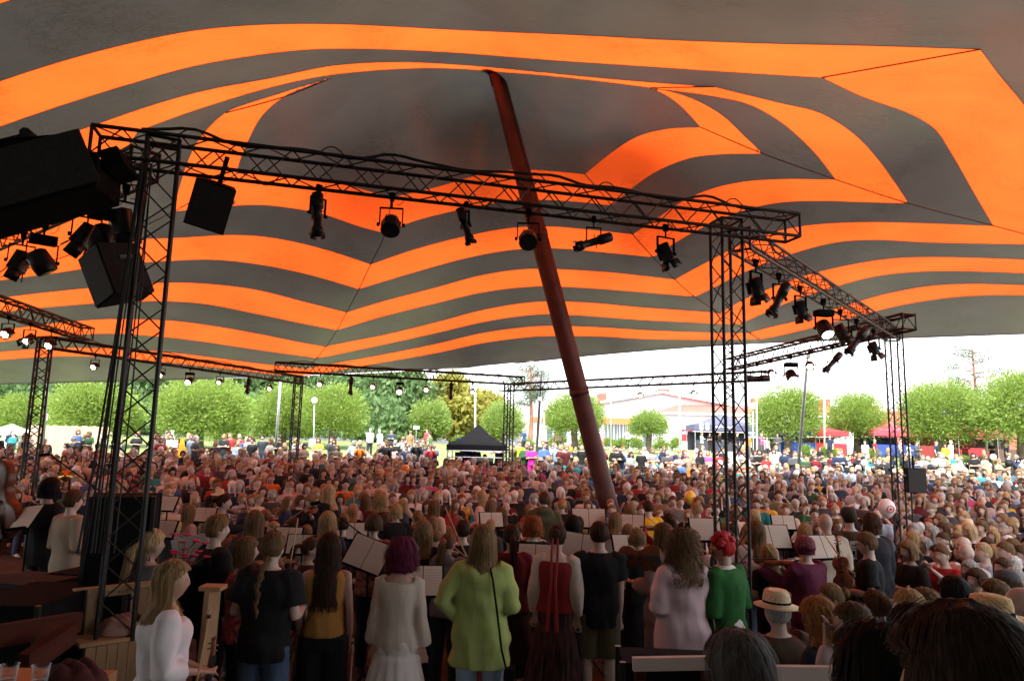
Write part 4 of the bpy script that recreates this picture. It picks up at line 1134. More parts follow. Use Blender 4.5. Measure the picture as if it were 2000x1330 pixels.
# ================================================================== people: how a figure is made
def skin_mat():
    m = bpy.data.materials.new('skin'); m.use_nodes = True; t = m.node_tree; b = t.nodes['Principled BSDF']
    oi = t.nodes.new('ShaderNodeObjectInfo'); at_ = t.nodes.new('ShaderNodeAttribute'); at_.attribute_name = 'face'
    nz = t.nodes.new('ShaderNodeTexNoise'); nz.inputs['Scale'].default_value = 14
    mr = t.nodes.new('ShaderNodeMapRange'); mr.inputs['To Min'].default_value = .88; mr.inputs['To Max'].default_value = 1.1
    t.links.new(nz.outputs['Fac'], mr.inputs['Value'])
    vm = t.nodes.new('ShaderNodeVectorMath'); vm.operation = 'SCALE'
    t.links.new(oi.outputs['Color'], vm.inputs[0]); t.links.new(mr.outputs[0], vm.inputs['Scale'])
    mx = t.nodes.new('ShaderNodeMix'); mx.data_type = 'RGBA'; mx.inputs['B'].default_value = (.06, .025, .018, 1)
    t.links.new(at_.outputs['Fac'], mx.inputs['Factor']); t.links.new(vm.outputs[0], mx.inputs['A'])
    t.links.new(mx.outputs['Result'], b.inputs['Base Color']); b.inputs['Roughness'].default_value = .5; b.inputs['Specular IOR Level'].default_value = .4
    return m
M_skin = skin_mat()
M_cloth = mat('woven_cloth', objcol=True, rough=.85, var=.10, scale=5, bump=.12, bscale=180, spec=.2)
M_denim = mat('denim_cloth', objcol=True, rough=.85, var=.22, scale=9, bump=.15, bscale=220, spec=.2)
M_knit = mat('knitted_cloth', objcol=True, rough=.95, var=.08, scale=14, bump=.25, bscale=160, spec=.1)
M_crinkle = mat('crinkled_cotton', objcol=True, rough=.85, var=.06, scale=1.0, stretch=(45, 45, 5), bump=.14, bscale=2.0, spec=.2)
M_leather = mat('brown_leather', objcol=True, rough=.65, var=.2, scale=8, bump=.2, bscale=60, spec=.12)
M_pattern = mat('patterned_cloth', objcol=True, rough=.85, var=.75, scale=26, detail=1)
M_stripe = mat('striped_skirt', objcol=True, rough=.9, var=.7, scale=40, stretch=(1, 1, .02), detail=0)
M_shoe = mat('shoe', objcol=True, rough=.6, var=.15)
M_straw = mat('straw', objcol=True, rough=.8, var=.25, scale=50, bump=.5, bscale=90)
def hair_mat():
    m = bpy.data.materials.new('hair'); m.use_nodes = True; t = m.node_tree; b = t.nodes['Principled BSDF']
    oi = t.nodes.new('ShaderNodeObjectInfo'); g = t.nodes.new('ShaderNodeNewGeometry')
    tc = t.nodes.new('ShaderNodeTexCoord'); mp = t.nodes.new('ShaderNodeMapping'); mp.inputs['Scale'].default_value = (70, 70, 7)
    nz = t.nodes.new('ShaderNodeTexNoise'); nz.inputs['Scale'].default_value = 1.0; nz.inputs['Detail'].default_value = 3
    t.links.new(tc.outputs['Object'], mp.inputs[0]); t.links.new(mp.outputs[0], nz.inputs['Vector'])
    mr = t.nodes.new('ShaderNodeMapRange'); mr.inputs['From Min'].default_value = .3; mr.inputs['From Max'].default_value = .7; mr.inputs['To Min'].default_value = .5; mr.inputs['To Max'].default_value = 1.25
    t.links.new(nz.outputs['Fac'], mr.inputs['Value'])
    m2 = t.nodes.new('ShaderNodeMapRange'); m2.inputs['To Min'].default_value = .65; m2.inputs['To Max'].default_value = 1.4
    t.links.new(g.outputs['Random Per Island'], m2.inputs['Value'])
    mu = t.nodes.new('ShaderNodeMath'); mu.operation = 'MULTIPLY'; t.links.new(mr.outputs[0], mu.inputs[0]); t.links.new(m2.outputs[0], mu.inputs[1])
    vm = t.nodes.new('ShaderNodeVectorMath'); vm.operation = 'SCALE'; t.links.new(oi.outputs['Color'], vm.inputs[0]); t.links.new(mu.outputs[0], vm.inputs['Scale'])
    t.links.new(vm.outputs[0], b.inputs['Base Color']); b.inputs['Roughness'].default_value = .55; b.inputs['Specular IOR Level'].default_value = .10
    bp = t.nodes.new('ShaderNodeBump'); bp.inputs['Strength'].default_value = .5; bp.inputs['Distance'].default_value = .01
    t.links.new(nz.outputs['Fac'], bp.inputs['Height']); t.links.new(bp.outputs[0], b.inputs['Normal'])
    return m
M_hair = hair_mat()

_tmp = bpy.data.scenes.new('work')
def remesh(mb, voxel, it=3, name='m', decimate=None):
    """fuses overlapping shapes into one continuous skin"""
    me = bpy.data.meshes.new(name); me.from_pydata(mb.V, [], mb.F)
    o = bpy.data.objects.new(name, me); _tmp.collection.objects.link(o)
    r = o.modifiers.new('r', 'REMESH'); r.mode = 'VOXEL'; r.voxel_size = voxel
    if it:
        s = o.modifiers.new('s', 'SMOOTH'); s.factor = .5; s.iterations = it
    if decimate:
        d_ = o.modifiers.new('d', 'DECIMATE'); d_.ratio = decimate
    _tmp.view_layers[0].update(); dg = _tmp.view_layers[0].depsgraph; dg.update()
    e = o.evaluated_get(dg).to_mesh()
    n = len(e.vertices); V = np.empty(n * 3, np.float32); e.vertices.foreach_get('co', V)
    F = [tuple(p.vertices) for p in e.polygons]
    o.evaluated_get(dg).to_mesh_clear()
    bpy.data.objects.remove(o); bpy.data.meshes.remove(me)
    return V.reshape(-1, 3).astype(float), F
def smooth_mesh(name, V, F, m):
    me = make_mesh(name, V, F, m, smooth=True); return me
def ring(c, rx, ry, n=16, z=None, sq=1.0):
    a = np.arange(n) * 2 * pi / n
    ca, sa = np.cos(a), np.sin(a)
    ca = np.sign(ca) * np.abs(ca) ** sq; sa = np.sign(sa) * np.abs(sa) ** sq
    return [(c[0] + rx * x, c[1] + ry * y, c[2]) for x, y in zip(ca, sa)]
HR = np.array([.077, .096, .116])
def head_shape(mb, ears=True):
    nu, nv = 28, 20
    V = []; F = []
    for i in range(nv + 1):
        e = -pi / 2 + pi * i / nv
        for j in range(nu):
            a = 2 * pi * j / nu
            n_ = np.array([math.cos(e) * math.cos(a), math.cos(e) * math.sin(a), math.sin(e)])
            x, y, z = n_
            p = n_ * HR
            if z < 0: p[0] *= 1 + .28 * z; p[1] *= 1 + (.10 * z if y > 0 else .30 * z)
            f = max(y, 0)
            p[1] += .026 * f * math.exp(-(x / .17) ** 2 - ((z + .16) / .16) ** 2)      # nose
            p[1] += .010 * f * math.exp(-(x / .13) ** 2 - ((z - .05) / .2) ** 2)
            p[1] -= .010 * f * (math.exp(-((x - .40) / .17) ** 2 - ((z - .07) / .12) ** 2) + math.exp(-((x + .40) / .17) ** 2 - ((z - .07) / .12) ** 2))
            p[1] += .008 * f * math.exp(-(x / .35) ** 2 - ((z + .85) / .2) ** 2)       # chin
            p[1] += .006 * f * math.exp(-(x / .25) ** 2 - ((z + .52) / .10) ** 2)      # lips
            V.append(p)
    for i in range(nv):
        for j in range(nu): F.append((i * nu + j, i * nu + (j + 1) % nu, (i + 1) * nu + (j + 1) % nu, (i + 1) * nu + j))
    mb.add(V, F)
    if ears:
        for s in (-1, 1): mb.ell((s * .079, -.006, -.012), (.011, .020, .032), 8, 6)
class Fig:
    """a posed skeleton; +Y is the way it faces, scaled to height h"""
    def __init__(s, h=1.7, sex='f', sit=False, armL='down', armR='down', yaw=0, nod=0, build=1.0, stance=0.0, lean=0.0, tilt=0.0):
        s.h, s.k, s.sex, s.sit, s.b = h, h / 1.72, sex, sit, build
        k = s.k
        s.drop = (.90 - .47) * k if sit else 0.0
        sw = (.175 if sex == 'm' else .158) * build
        s.hip = .09 * build
        s.lean = lean
        s.shL = np.array([-sw * k, -.005 * k, 1.40 * k - s.drop]); s.shR = s.shL * (-1, 1, 1)
        s.neck = np.array([0, -.015 * k, 1.455 * k - s.drop]); s.headc = np.array([0, .015 * k, 1.72 * k - .116 * k - s.drop])
        s.H = Matrix.Translation(Vector(s.headc)) @ Matrix.Rotation(yaw, 4, 'Z') @ Matrix.Rotation(-nod, 4, 'X') @ Matrix.Rotation(tilt, 4, 'Y') @ Matrix.Scale(k, 4)
        if lean:
            s.Lm = Matrix.Translation((0, 0, .92 * k - s.drop)) @ Matrix.Rotation(-lean, 4, 'X') @ Matrix.Translation((0, 0, -.92 * k + s.drop))
        else: s.Lm = Matrix.Identity(4)
        s.arm = {}
        for nm, pose, sg, sh in (('L', armL, -1, s.shL), ('R', armR, 1, s.shR)):
            z = sh[2]
            P = {'down': ((.045, -.02, -.285), (.055, .035, -.52)),
                 'hang': ((.03, -.01, -.285), (.03, .02, -.53)),
                 'front': ((.075, -.035, -.27), (-.08, .21, -.34)),
                 'bent': ((.06, -.02, -.28), (.00, .25, -.27)),
                 'hip': ((.14, -.09, -.24), (-.02, .04, -.40)),
                 'lap': ((.07, .05, -.265), (-.08, .30, -.40)),
                 'fold': ((.08, .05, -.26), (-.24, .19, -.22)),
                 'clap': ((.08, .02, -.25), (-.145, .26, -.12)),
                 'phone': ((.06, .13, -.20), (-.12, .32, .06)),
                 'violin': ((-.02, .17, -.19), (.14, .38, -.02)),
                 'bow': ((.20, .12, -.14), (.06, .36, -.12)),
                 'face': ((.03, .16, -.22), (-.10, .16, .12))}[pose]
            el = sh + np.array([sg * P[0][0], P[0][1], P[0][2]]) * k
            wr = sh + np.array([sg * P[1][0], P[1][1], P[1][2]]) * k
            s.arm[nm] = (sh, el, wr)
        st = .02 + stance
        if sit:
            s.legs = {sg: [np.array(q) * k for q in ((sg * .09, 0, .49), (sg * .11, .22, .50), (sg * .125, .43, .50), (sg * .125, .42, .30), (sg * .125, .40, .08))] for sg in (-1, 1)}
        else:
            s.legs = {sg: [np.array(q) * k for q in ((sg * .088, 0, .90), (sg * (.092 + st * .4), .012, .70), (sg * (.09 + st * .8), .015, .49), (sg * (.092 + st), -.012, .33), (sg * (.09 + st), -.02, .08))] for sg in (-1, 1)}
    def torso_rings(s, add=0.0, z0=.84, z1=1.46, hem_add=0.0, n=18, belly=0.0, sc=1.0):
        k, b = s.k, s.b
        f = s.sex == 'f'
        T = [(.80, .150, .110), (.88, .165 if f else .155, .118), (.96, .158 if f else .15, .112), (1.06, .132 if f else .142, .10), (1.14, .130 if f else .148, .103),
             (1.24, .145 if f else .162, .118 if f else .112), (1.32, .158 if f else .178, .112), (1.385, .155 if f else .172, .095), (1.43, .115 if f else .13, .075), (1.47, .065, .062)]
        zs = np.array([t[0] for t in T]); rx = np.array([t[1] for t in T]) * b; ry = np.array([t[2] for t in T]) * b
        out = []
        for z in np.linspace(z0, z1, 14):
            u = max(0, (1.15 - z) / max(1.15 - z0, .05))
            ax = np.interp(z, zs, rx) + add + hem_add * u; ay = np.interp(z, zs, ry) + add + hem_add * u
            if z < .80: ax = rx[0] + add + hem_add * u; ay = ry[0] + add + hem_add * u
            fade = 1.0 if z < 1.40 else max(0.0, 1 - (z - 1.40) / .06) * .7 + .3
            out.append(ring((0, -.005 * k, z * k - s.drop), (np.interp(z, zs, rx) + (ax - np.interp(z, zs, rx)) * fade) * k * sc, (np.interp(z, zs, ry) + (ay - np.interp(z, zs, ry)) * fade) * k * sc, n, sq=.85))
        return out
    def upper(s, mb, i0):
        """leans everything added since i0"""
        if s.lean: mb.V[i0:] = [tuple(s.Lm @ Vector(v)) for v in mb.V[i0:]]
    def body(s, voxel=.0125, bare_legs=True, it=3, hands=True, dec=.42):
        mb = MB(); k, b = s.k, s.b
        mb.loft(s.torso_rings(-.006))
        for nm in 'LR':
            sh, el, wr = s.arm[nm]
            r = (.050 if s.sex == 'm' else .044) * k * (b * .5 + .5)
            mb.tube([sh * (.86, 1, 1) + (0, 0, .0), sh, (sh + el) / 2, el, el * .6 + wr * .4, wr], [r, r * 1.08, r * .95, r * .78, r * .80, r * .53], 10)
            if hands:
                d_ = wr - el; d_ /= np.linalg.norm(d_); sg = -1 if nm == 'L' else 1
                side = np.cross(d_, (0, 1, 0)) if abs(d_[1]) < .8 else np.cross(d_, (0, 0, 1))
                side /= np.linalg.norm(side); nrm = np.cross(side, d_)
                pc = wr + d_ * .045 * k
                mb.tube([wr, wr + d_ * .035 * k, wr + d_ * .085 * k], [.022 * k, .032 * k, .034 * k], 8, flat=.5)
                cu = -nrm * sg * .02 * k
                for fi, (o_, L) in enumerate(((-.034, .062), (-.012, .074), (.011, .070), (.033, .056))):
                    q = wr + d_ * .078 * k + side * o_ * k
                    mb.tube([q, q + d_ * L * .5 * k + side * o_ * .12 * k, q + d_ * L * .85 * k + cu * .8 + side * o_ * .18 * k, q + d_ * L * .95 * k + cu * 1.6], [.0105 * k, .0098 * k, .009 * k, .007 * k], 6)
                q = wr + d_ * .03 * k - side * sg * .026 * k
                mb.tube([q, q + d_ * .03 * k - side * sg * .028 * k, q + d_ * .062 * k - side * sg * .034 * k + cu], [.012 * k, .011 * k, .008 * k], 6)
        mb.tube([s.neck - (0, 0, .05 * k), s.neck + (0, .004, .02 * k), s.headc + np.array((0, -.022, -.055)) * k], [.062 * k, .051 * k * (1.12 if s.sex == 'm' else .95), .052 * k], 12)
        hb = MB(); head_shape(hb)
        hb.xf(s.H); mb.add(hb.V, hb.F)
        s.upper(mb, 0)
        for sg in (-1, 1):
            L = s.legs[sg]; r = .078 * k * b
            mb.tube(L, [r * 1.05, r * 1.0, r * .72, r * .70, r * .48], 12)
            a = L[-1]
            mb.tube([a + (0, -.05 * k, -.03 * k), a + (0, .03 * k, -.02 * k), a + (0, .12 * k, -.045 * k), a + (0, .17 * k, -.055 * k)], [.03 * k, .042 * k, .036 * k, .02 * k], 8)
        V, F = remesh(mb, voxel, it, decimate=dec)
        Hi = np.array((s.Lm @ s.H).inverted())
        q = np.c_[V, np.ones(len(V))] @ Hi.T
        x, y, z = q[:, 0], q[:, 1], q[:, 2]
        front = y > .045
        eye = np.exp(-(((np.abs(x) - .031) / .011) ** 2 + ((z - .010) / .0065) ** 2))
        brow = np.exp(-(((np.abs(x) - .033) / .018) ** 2 + ((z - .030) / .0055) ** 2)) * .75
        mouth = np.exp(-((x / .022) ** 2 + ((z + .060) / .0055) ** 2)) * .6
        nost = np.exp(-(((np.abs(x) - .009) / .006) ** 2 + ((z + .036) / .005) ** 2)) * .5
        s.face = np.where(front, np.clip(eye * 1.1 + brow + mouth + nost, 0, 1), 0)
        return V, F
    def top(s, sleeve='short', loose=.018, hem=.86, hem_add=.0, neckz=1.455, voxel=.0125, folds=.006, it=3, seed=0, cuff=0.0, hood=False, dec=.5, armloose=None, lift=0.0):
        mb = MB(); k = s.k
        mb.loft(s.torso_rings(loose, hem, neckz, hem_add))
        al = armloose if armloose is not None else loose
        for nm in 'LR':
            sh, el, wr = s.arm[nm]
            r = (.050 if s.sex == 'm' else .044) * k * (s.b * .5 + .5)
            if sleeve == 'none':
                continue
            root_ = [sh * (.80, 1, 1), sh * (.97, 1, 1)]; rr = [r + al, r * 1.08 + al]
            if sleeve == 'short': P = root_ + [sh * .55 + el * .45, sh * .28 + el * .72]; rr += [r + al, r + al * 1.25 + .004]
            elif sleeve == 'three': P = root_ + [(sh + el) / 2, el, el * .45 + wr * .55]; rr += [r + al, r * .85 + al, r * .8 + al * 1.2]
            else: P = root_ + [(sh + el) / 2, el, (el + wr) / 2, el * .08 + wr * .92]; rr += [r + al, r * .82 + al * 1.05, r * .75 + al + cuff * .5, r * .6 + al * .6 + cuff]
            mb.tube(P, rr, 12)
        if hood: mb.ell(s.neck + np.array((0, -.085, .0)) * k, (.12 * k, .075 * k, .075 * k), 14, 8)
        s.upper(mb, 0)
        V, F = remesh(mb, voxel, it, decimate=dec)
        return s.fold(V, folds, seed), F
    def fold(s, V, amp, seed):
        if amp:
            ph = np.random.default_rng(seed).uniform(0, 6, 8)
            x, y, z = V.T
            f = np.sin(26 * x + 9 * z + ph[0]) * .5 + np.sin(21 * y - 13 * z + ph[1]) * .4 + np.sin(34 * z + 14 * x * np.sin(5 * z + ph[2]) + ph[3]) * .45 + np.sin(60 * x + 20 * z + ph[4]) * .2
            a = np.arctan2(y, x)
            f += np.sin(9 * a + 4 * z + ph[5]) * .5 * np.clip((1.2 * s.k - s.drop - z) / .4, 0, 1)
            g = amp * f
            c = np.array([0, 0, 0])
            rad = np.c_[np.cos(a), np.sin(a), np.zeros_like(a)]
            V = V + rad * g[:, None]
        return V
    def bottom(s, kind='trousers', loose=.012, hem=.05, waist=.95, flare=0.0, voxel=.013, folds=.005, seed=1, dec=.38, pleat=0):
        mb = MB(); k = s.k
        if kind in ('skirt', 'mini'):
            rr = s.torso_rings(min(loose, .012), .82, waist)
            mb2 = []
            zs = np.linspace(hem, .84, 9)
            for z in zs[:-1]:
                u = (.84 - z) / (.84 - hem)
                mb2.append(ring((0, -.005 * k, z * k), (.165 * s.b + loose + flare * u) * k, (.125 * s.b + loose + flare * u) * k, 18))
            mb.loft(mb2 + rr)
        else:
            mb.loft(s.torso_rings(min(loose, .010), .80, waist))
            if s.sit: mb.ell((0, .02, .48 * k), (.185 * k, .16 * k, .12 * k), 14, 8)
            for sg in (-1, 1):
                L = s.legs[sg]; r = .078 * k * s.b
                rad = [r * 1.08 + loose, r + loose, r * .74 + loose * 1.2 + flare * .3, r * .70 + loose * 1.3 + flare * .7, r * .52 + loose * 1.4 + flare]
                z = [p[2] for p in L]
                P = list(L); RR = list(rad)
                if kind == 'shorts': P = L[:3] + [L[2] + (L[3] - L[2]) * .05]; RR = [rad[0] + .01, rad[1] + .02, rad[2] + .03, rad[2] + .03]
                else: P = list(L); P[-1] = L[-1] + (0, 0, (hem - .08) * k)
                mb.tube(P, RR, 12)
        V, F = remesh(mb, voxel, 3, decimate=dec)
        if pleat:
            a = np.arctan2(V[:, 1], V[:, 0]); u = np.clip((.9 * k - V[:, 2]) / (.5 * k), 0, 1)
            g = np.sin(pleat * a) * .012 * u
            V = V + np.c_[np.cos(a) * g, np.sin(a) * g, 0 * a]
        return s.fold(V, folds, seed), F
    def shoes(s, voxel=.022):
        mb = MB(); k = s.k
        for sg in (-1, 1):
            a = s.legs[sg][-1]
            mb.tube([a + (0, -.075 * k, -.045 * k), a + (0, -.04 * k, -.03 * k), a + (0, .05 * k, -.035 * k), a + (0, .14 * k, -.05 * k), a + (0, .20 * k, -.055 * k)], [.028 * k, .042 * k, .046 * k, .040 * k, .022 * k], 10, flat=.8)
            mb.box(a + np.array((0, .06, -.072)) * k, (.085 * k, .27 * k, .018 * k))
        return remesh(mb, voxel, 2)
    def hair(s, style='short', L=.25, vol=.014, strands=240, seed=0, A=None, wave=0.0, part=0, nb=None, curl=0.0, lod=False, sw=1.0):
        """hair in head space: a cap that leaves the face free, then what hangs from it, with loose strands"""
        rs = np.random.default_rng(seed); mb = MB()
        nu, nv = ((18, 11) if lod == 1 else (14, 8)) if lod else (40, 26)
        V = []; F = []
        low = {'short': -.42, 'buzz': -.40, 'cap': -.40, 'pony': -.40, 'bun': -.40, 'braid': -.40}.get(style, -.30)
        for i in range(nv + 1):
            e = -pi / 2 + pi * i / nv
            for j in range(nu):
                a = 2 * pi * j / nu
                x, y, z = math.cos(e) * math.cos(a), math.cos(e) * math.sin(a), math.sin(e)
                q = (y - .20) - max(0, z - .12) * 1.55
                S = min(max(q / .12 + .3, 0), 1)
                lo = low + (.38 if abs(x) > .75 and y > -.25 else 0) * (1 if style in ('short', 'buzz', 'pony', 'bun', 'braid') else 0)
                S = max(S, min(max((lo - z) / .12, 0), 1))
                th = vol * (1 + .35 * max(z, 0) + .25 * max(-y, 0))
                if style in ('short', 'buzz', 'pony', 'bun', 'braid'): th *= .30 + .70 * min(max((z - lo) / .55, 0), 1)
                nz = .0035 * math.sin(17 * x + 11 * y + seed) + .003 * math.sin(23 * y - 19 * z + 2 * seed)
                if curl: nz += curl * (.5 * math.sin(31 * x + 27 * y + 5 * z) + .5 * math.sin(29 * z + 25 * y - 13 * x + seed))
                n_ = np.array([x, y, z]); p = n_ * HR
                if z < 0: p[0] *= 1 + .20 * z; p[1] *= 1 + (.06 * z if y > 0 else .22 * z)
                p = p * (1 - .10 * S) + n_ * (th + nz) * (1 - S)
                V.append(p)
        for i in range(nv):
            for j in range(nu): F.append((i * nu + j, i * nu + (j + 1) % nu, (i + 1) * nu + (j + 1) % nu, (i + 1) * nu + j))
        mb.add(V, F)
        A = A or R(118)
        sx, sy, sz = HR + vol
        def S_(a, t, off=0.0):
            """t 0..1 over the skull, 1..2 hanging"""
            if t <= 1:
                e = R(80) * (1 - t) + R(-4) * t
                return np.array([(sx + off) * math.cos(e) * math.sin(a), -(sy + off) * math.cos(e) * math.cos(a), (sz + off) * math.sin(e)])
            u = t - 1; fl = 1 + .10 * min(u * L / .15, 1) + .12 * wave * u
            z = -L * u
            sh = min(max((-z - .13) / .12, 0), 1)
            front = max(-math.cos(a), 0)
            return np.array([(sx + off) * math.sin(a) * fl, -(sy + off) * math.cos(a) * (1 - .12 * min(u * 3, 1)) - .075 * sh * (1 if math.cos(a) > 0 else -.9), z])
        def ribbon(pts, wd):
            pts = np.array(pts); n = len(pts)
            d_ = np.gradient(pts, axis=0); out = pts * (1, 1, .2); sd = np.cross(d_, out); sd /= np.maximum(np.linalg.norm(sd, axis=1, keepdims=True), 1e-9)
            ww = wd * np.linspace(1, .5, n)[:, None]
            mb.add(np.vstack([pts - sd * ww, pts + sd * ww]), [(i, i + 1, i + 1 + n, i + n) for i in range(n - 1)])
        if style in ('long', 'bob', 'curly'):
            na, ntt = (9, 6) if lod else (41, 26)
            rows = []
            for inner in (0, 1):
                for ti in range(ntt):
                    t = .12 + (1.95 - .12) * ti / (ntt - 1)
                    for ai in range(na):
                        a = -A + 2 * A * ai / (na - 1)
                        g = (.006 * math.sin(11 * a + 3 * seed) + .004 * math.sin(27 * a + seed + 2 * t)) * (1 if t > .8 else .4)
                        if curl or wave: g += (curl * 1.3 + .006 * wave) * math.sin(9 * a + 14 * t * (L / .25) + seed) * min(t, 1.3)
                        p = S_(a, t, g - (.024 if inner else 0) * min(1, t) - .016 * max(0, 1 - t / .62))
                        rows.append(p)
            n1 = na * ntt
            F = []
            for ti in range(ntt - 1):
                for ai in range(na - 1):
                    q = ti * na + ai
                    F.append((q, q + 1, q + na + 1, q + na)); F.append((q + n1 + na, q + na + 1 + n1, q + 1 + n1, q + n1))
            for ai in range(na - 1):
                q = (ntt - 1) * na + ai; F.append((q, q + 1, q + 1 + n1, q + n1))
            for ti in range(ntt - 1):
                for ai in (0, na - 1):
                    q = ti * na + ai; F.append((q, q + na, q + na + n1, q + n1))
            mb.add(rows, F)
            for i in range(0 if lod else strands):
                a0 = rs.uniform(-A, A); o_ = rs.uniform(.001, .012) + (curl * rs.uniform(0, 3)); t1 = rs.uniform(1.75, 2.06); dr = rs.uniform(-.12, .12); ph = rs.uniform(0, 6)
                wv = .012 * wave + curl * 1.6
                ribbon([S_(a0 + dr * u + (wv * 8 if curl else wv * 3) * math.sin(ph + 16 * u * (L / .25)) * u, .25 + (t1 - .25) * u, o_ + wv * math.sin(ph + 19 * u * (L / .25)) - .016 * max(0, 1 - (.25 + (t1 - .25) * u) / .62)) for u in np.linspace(0, 1, 12)], rs.uniform(.0018, .0042) * sw)
        if style in ('pony', 'braid'):
            n = 10; z0 = .035 if style == 'pony' else -.05
            ln = np.linspace(0, 1, n)
            back = .155 if style == 'pony' else .105
            P = np.array([(0.012 * math.sin(4 * t), -.085 - (back - .085) * min(t * 5, 1) - .045 * min(t * 1.5, 1), z0 + .03 * math.sin(min(t * 6, pi)) - L * t) for t in ln])
            rr = [.018, .030, .036, .038, .036, .034, .030, .026, .018, .006] if style == 'pony' else None
            if style == 'braid':
                n = 26; ln = np.linspace(0, 1, n)
                P = np.array([(.008 * math.sin(22 * t), -.100 - .105 * min(t * 2.6, 1) ** 1.3, z0 - L * t) for t in ln]); rr = [(.026 + .008 * math.sin(44 * t)) * (1 - .55 * t) for t in ln]
            mb.tube(P, rr, 10, flat=.8)
            for i in range(0 if lod else strands // 3):
                a0 = rs.uniform(0, 2 * pi); r_ = rs.uniform(.8, 1.15); j = rs.normal(size=2) * .012
                if style == 'pony': ribbon([p + np.array([math.cos(a0) * q * r_ + j[0] * u, math.sin(a0) * q * r_ + j[1] * u, -.02 * u]) for p, q, u in zip(P, rr, ln)], .003)
            mb.tube([P[0] + (0, .01, 0), P[1] + (0, -.004, 0)], [.022, .022], 10)
        if style == 'bun':
            bz = .055
            mb.ell((0, -.118, bz), (.048, .04, .045), 14, 9)
            for i in range(0 if lod else 60):
                a0 = rs.uniform(0, 2 * pi); c = np.array((0, -.118, bz)); ax = rs.normal(size=3); ax /= np.linalg.norm(ax); u0 = np.cross(ax, (0, 0, 1)); u0 /= max(np.linalg.norm(u0), 1e-6); v0 = np.cross(ax, u0)
                ribbon([c + (u0 * math.cos(a0 + t) + v0 * math.sin(a0 + t)) * .05 for t in np.linspace(0, 1.6, 6)], .0025)
        if not lod:                                                  # strands lying over the skull, a few standing off
            for i in range(strands // 2):
                a0 = rs.uniform(-pi, pi); e0 = rs.uniform(25, 74); e1 = max(e0 - rs.uniform(25, 60), -22 if abs(a0) < 1.9 else 30); o_ = rs.uniform(-.001, .006) + (.012 if rs.random() < .06 else 0) + curl * rs.uniform(0, 2)
                pts = []
                for u in np.linspace(0, 1, 6):
                    e = R(e0 + (e1 - e0) * u); th = vol * (1 + .35 * max(math.sin(e), 0) + .25 * max(math.cos(a0) * math.cos(e), 0))
                    zf = 1.0 if math.sin(e) > 0 else 1 + .2 * math.sin(e)
                    n_ = np.array([math.cos(e) * math.sin(a0 + .15 * u), -math.cos(e) * math.cos(a0 + .15 * u), math.sin(e)])
                    pts.append(n_ * HR * (zf, zf, 1) + n_ * (th + o_))
                ribbon(pts, rs.uniform(.0016, .0035) * sw)
        mb.xf(s.Lm @ s.H)
        return mb.V, mb.F
    def hat(s, kind='fedora'):
        mb = MB(); band = MB()
        n = 28
        def rg(r, z, ey=1.22): return ring((0, -.005, z), r, r * ey, n)
        if kind == 'fedora':
            mb.loft([rg(.150, .052), rg(.150, .056), rg(.095, .066), rg(.090, .11), rg(.082, .15), rg(.068, .168), rg(.03, .160)])
            band.loft([rg(.0945, .068), rg(.0925, .092)], cap=False)
        elif kind == 'brim':
            mb.loft([rg(.195, .040, 1.1), rg(.195, .045, 1.1), rg(.098, .060), rg(.094, .12), rg(.085, .155), rg(.05, .168), rg(.01, .170)])
            band.loft([rg(.099, .062), rg(.0965, .088)], cap=False)
        elif kind == 'cap':
            mb.loft([rg(.086, .028), rg(.088, .05), rg(.082, .09), rg(.06, .125), rg(.03, .138), rg(.006, .140)])
            mb.loft([[(x, .07 + y * .55 + .02, z) for x, y, z in ring((0, .04, .035), .072, .12, 16)], [(x, .07 + y * .55 + .02, z) for x, y, z in ring((0, .04, .041), .072, .12, 16)]])
        else:
            mb.loft([rg(.090, -.01), rg(.095, .03), rg(.090, .08), rg(.065, .12), rg(.03, .137), rg(.006, .14)])
        mb.xf(s.Lm @ s.H); band.xf(s.Lm @ s.H)
        return mb, band
def _setface(me, f):
    a = me.attributes.new('face', 'FLOAT', 'POINT'); a.data.foreach_set('value', np.asarray(f, np.float32))
SKIN = [(.46, .325, .265), (.41, .28, .225), (.52, .38, .315), (.36, .23, .175)]
HAIRC = {'blond': (.36, .23, .105), 'light blond': (.48, .34, .18), 'dark blond': (.22, .135, .065), 'light brown': (.16, .09, .045), 'brown': (.085, .045, .024), 'dark brown': (.045, .022, .012), 'black': (.012, .010, .009),
         'grey': (.38, .37, .355), 'white': (.66, .65, .63), 'red': (.28, .075, .025), 'purple': (.13, .02, .05), 'bright red': (.5, .03, .03)}
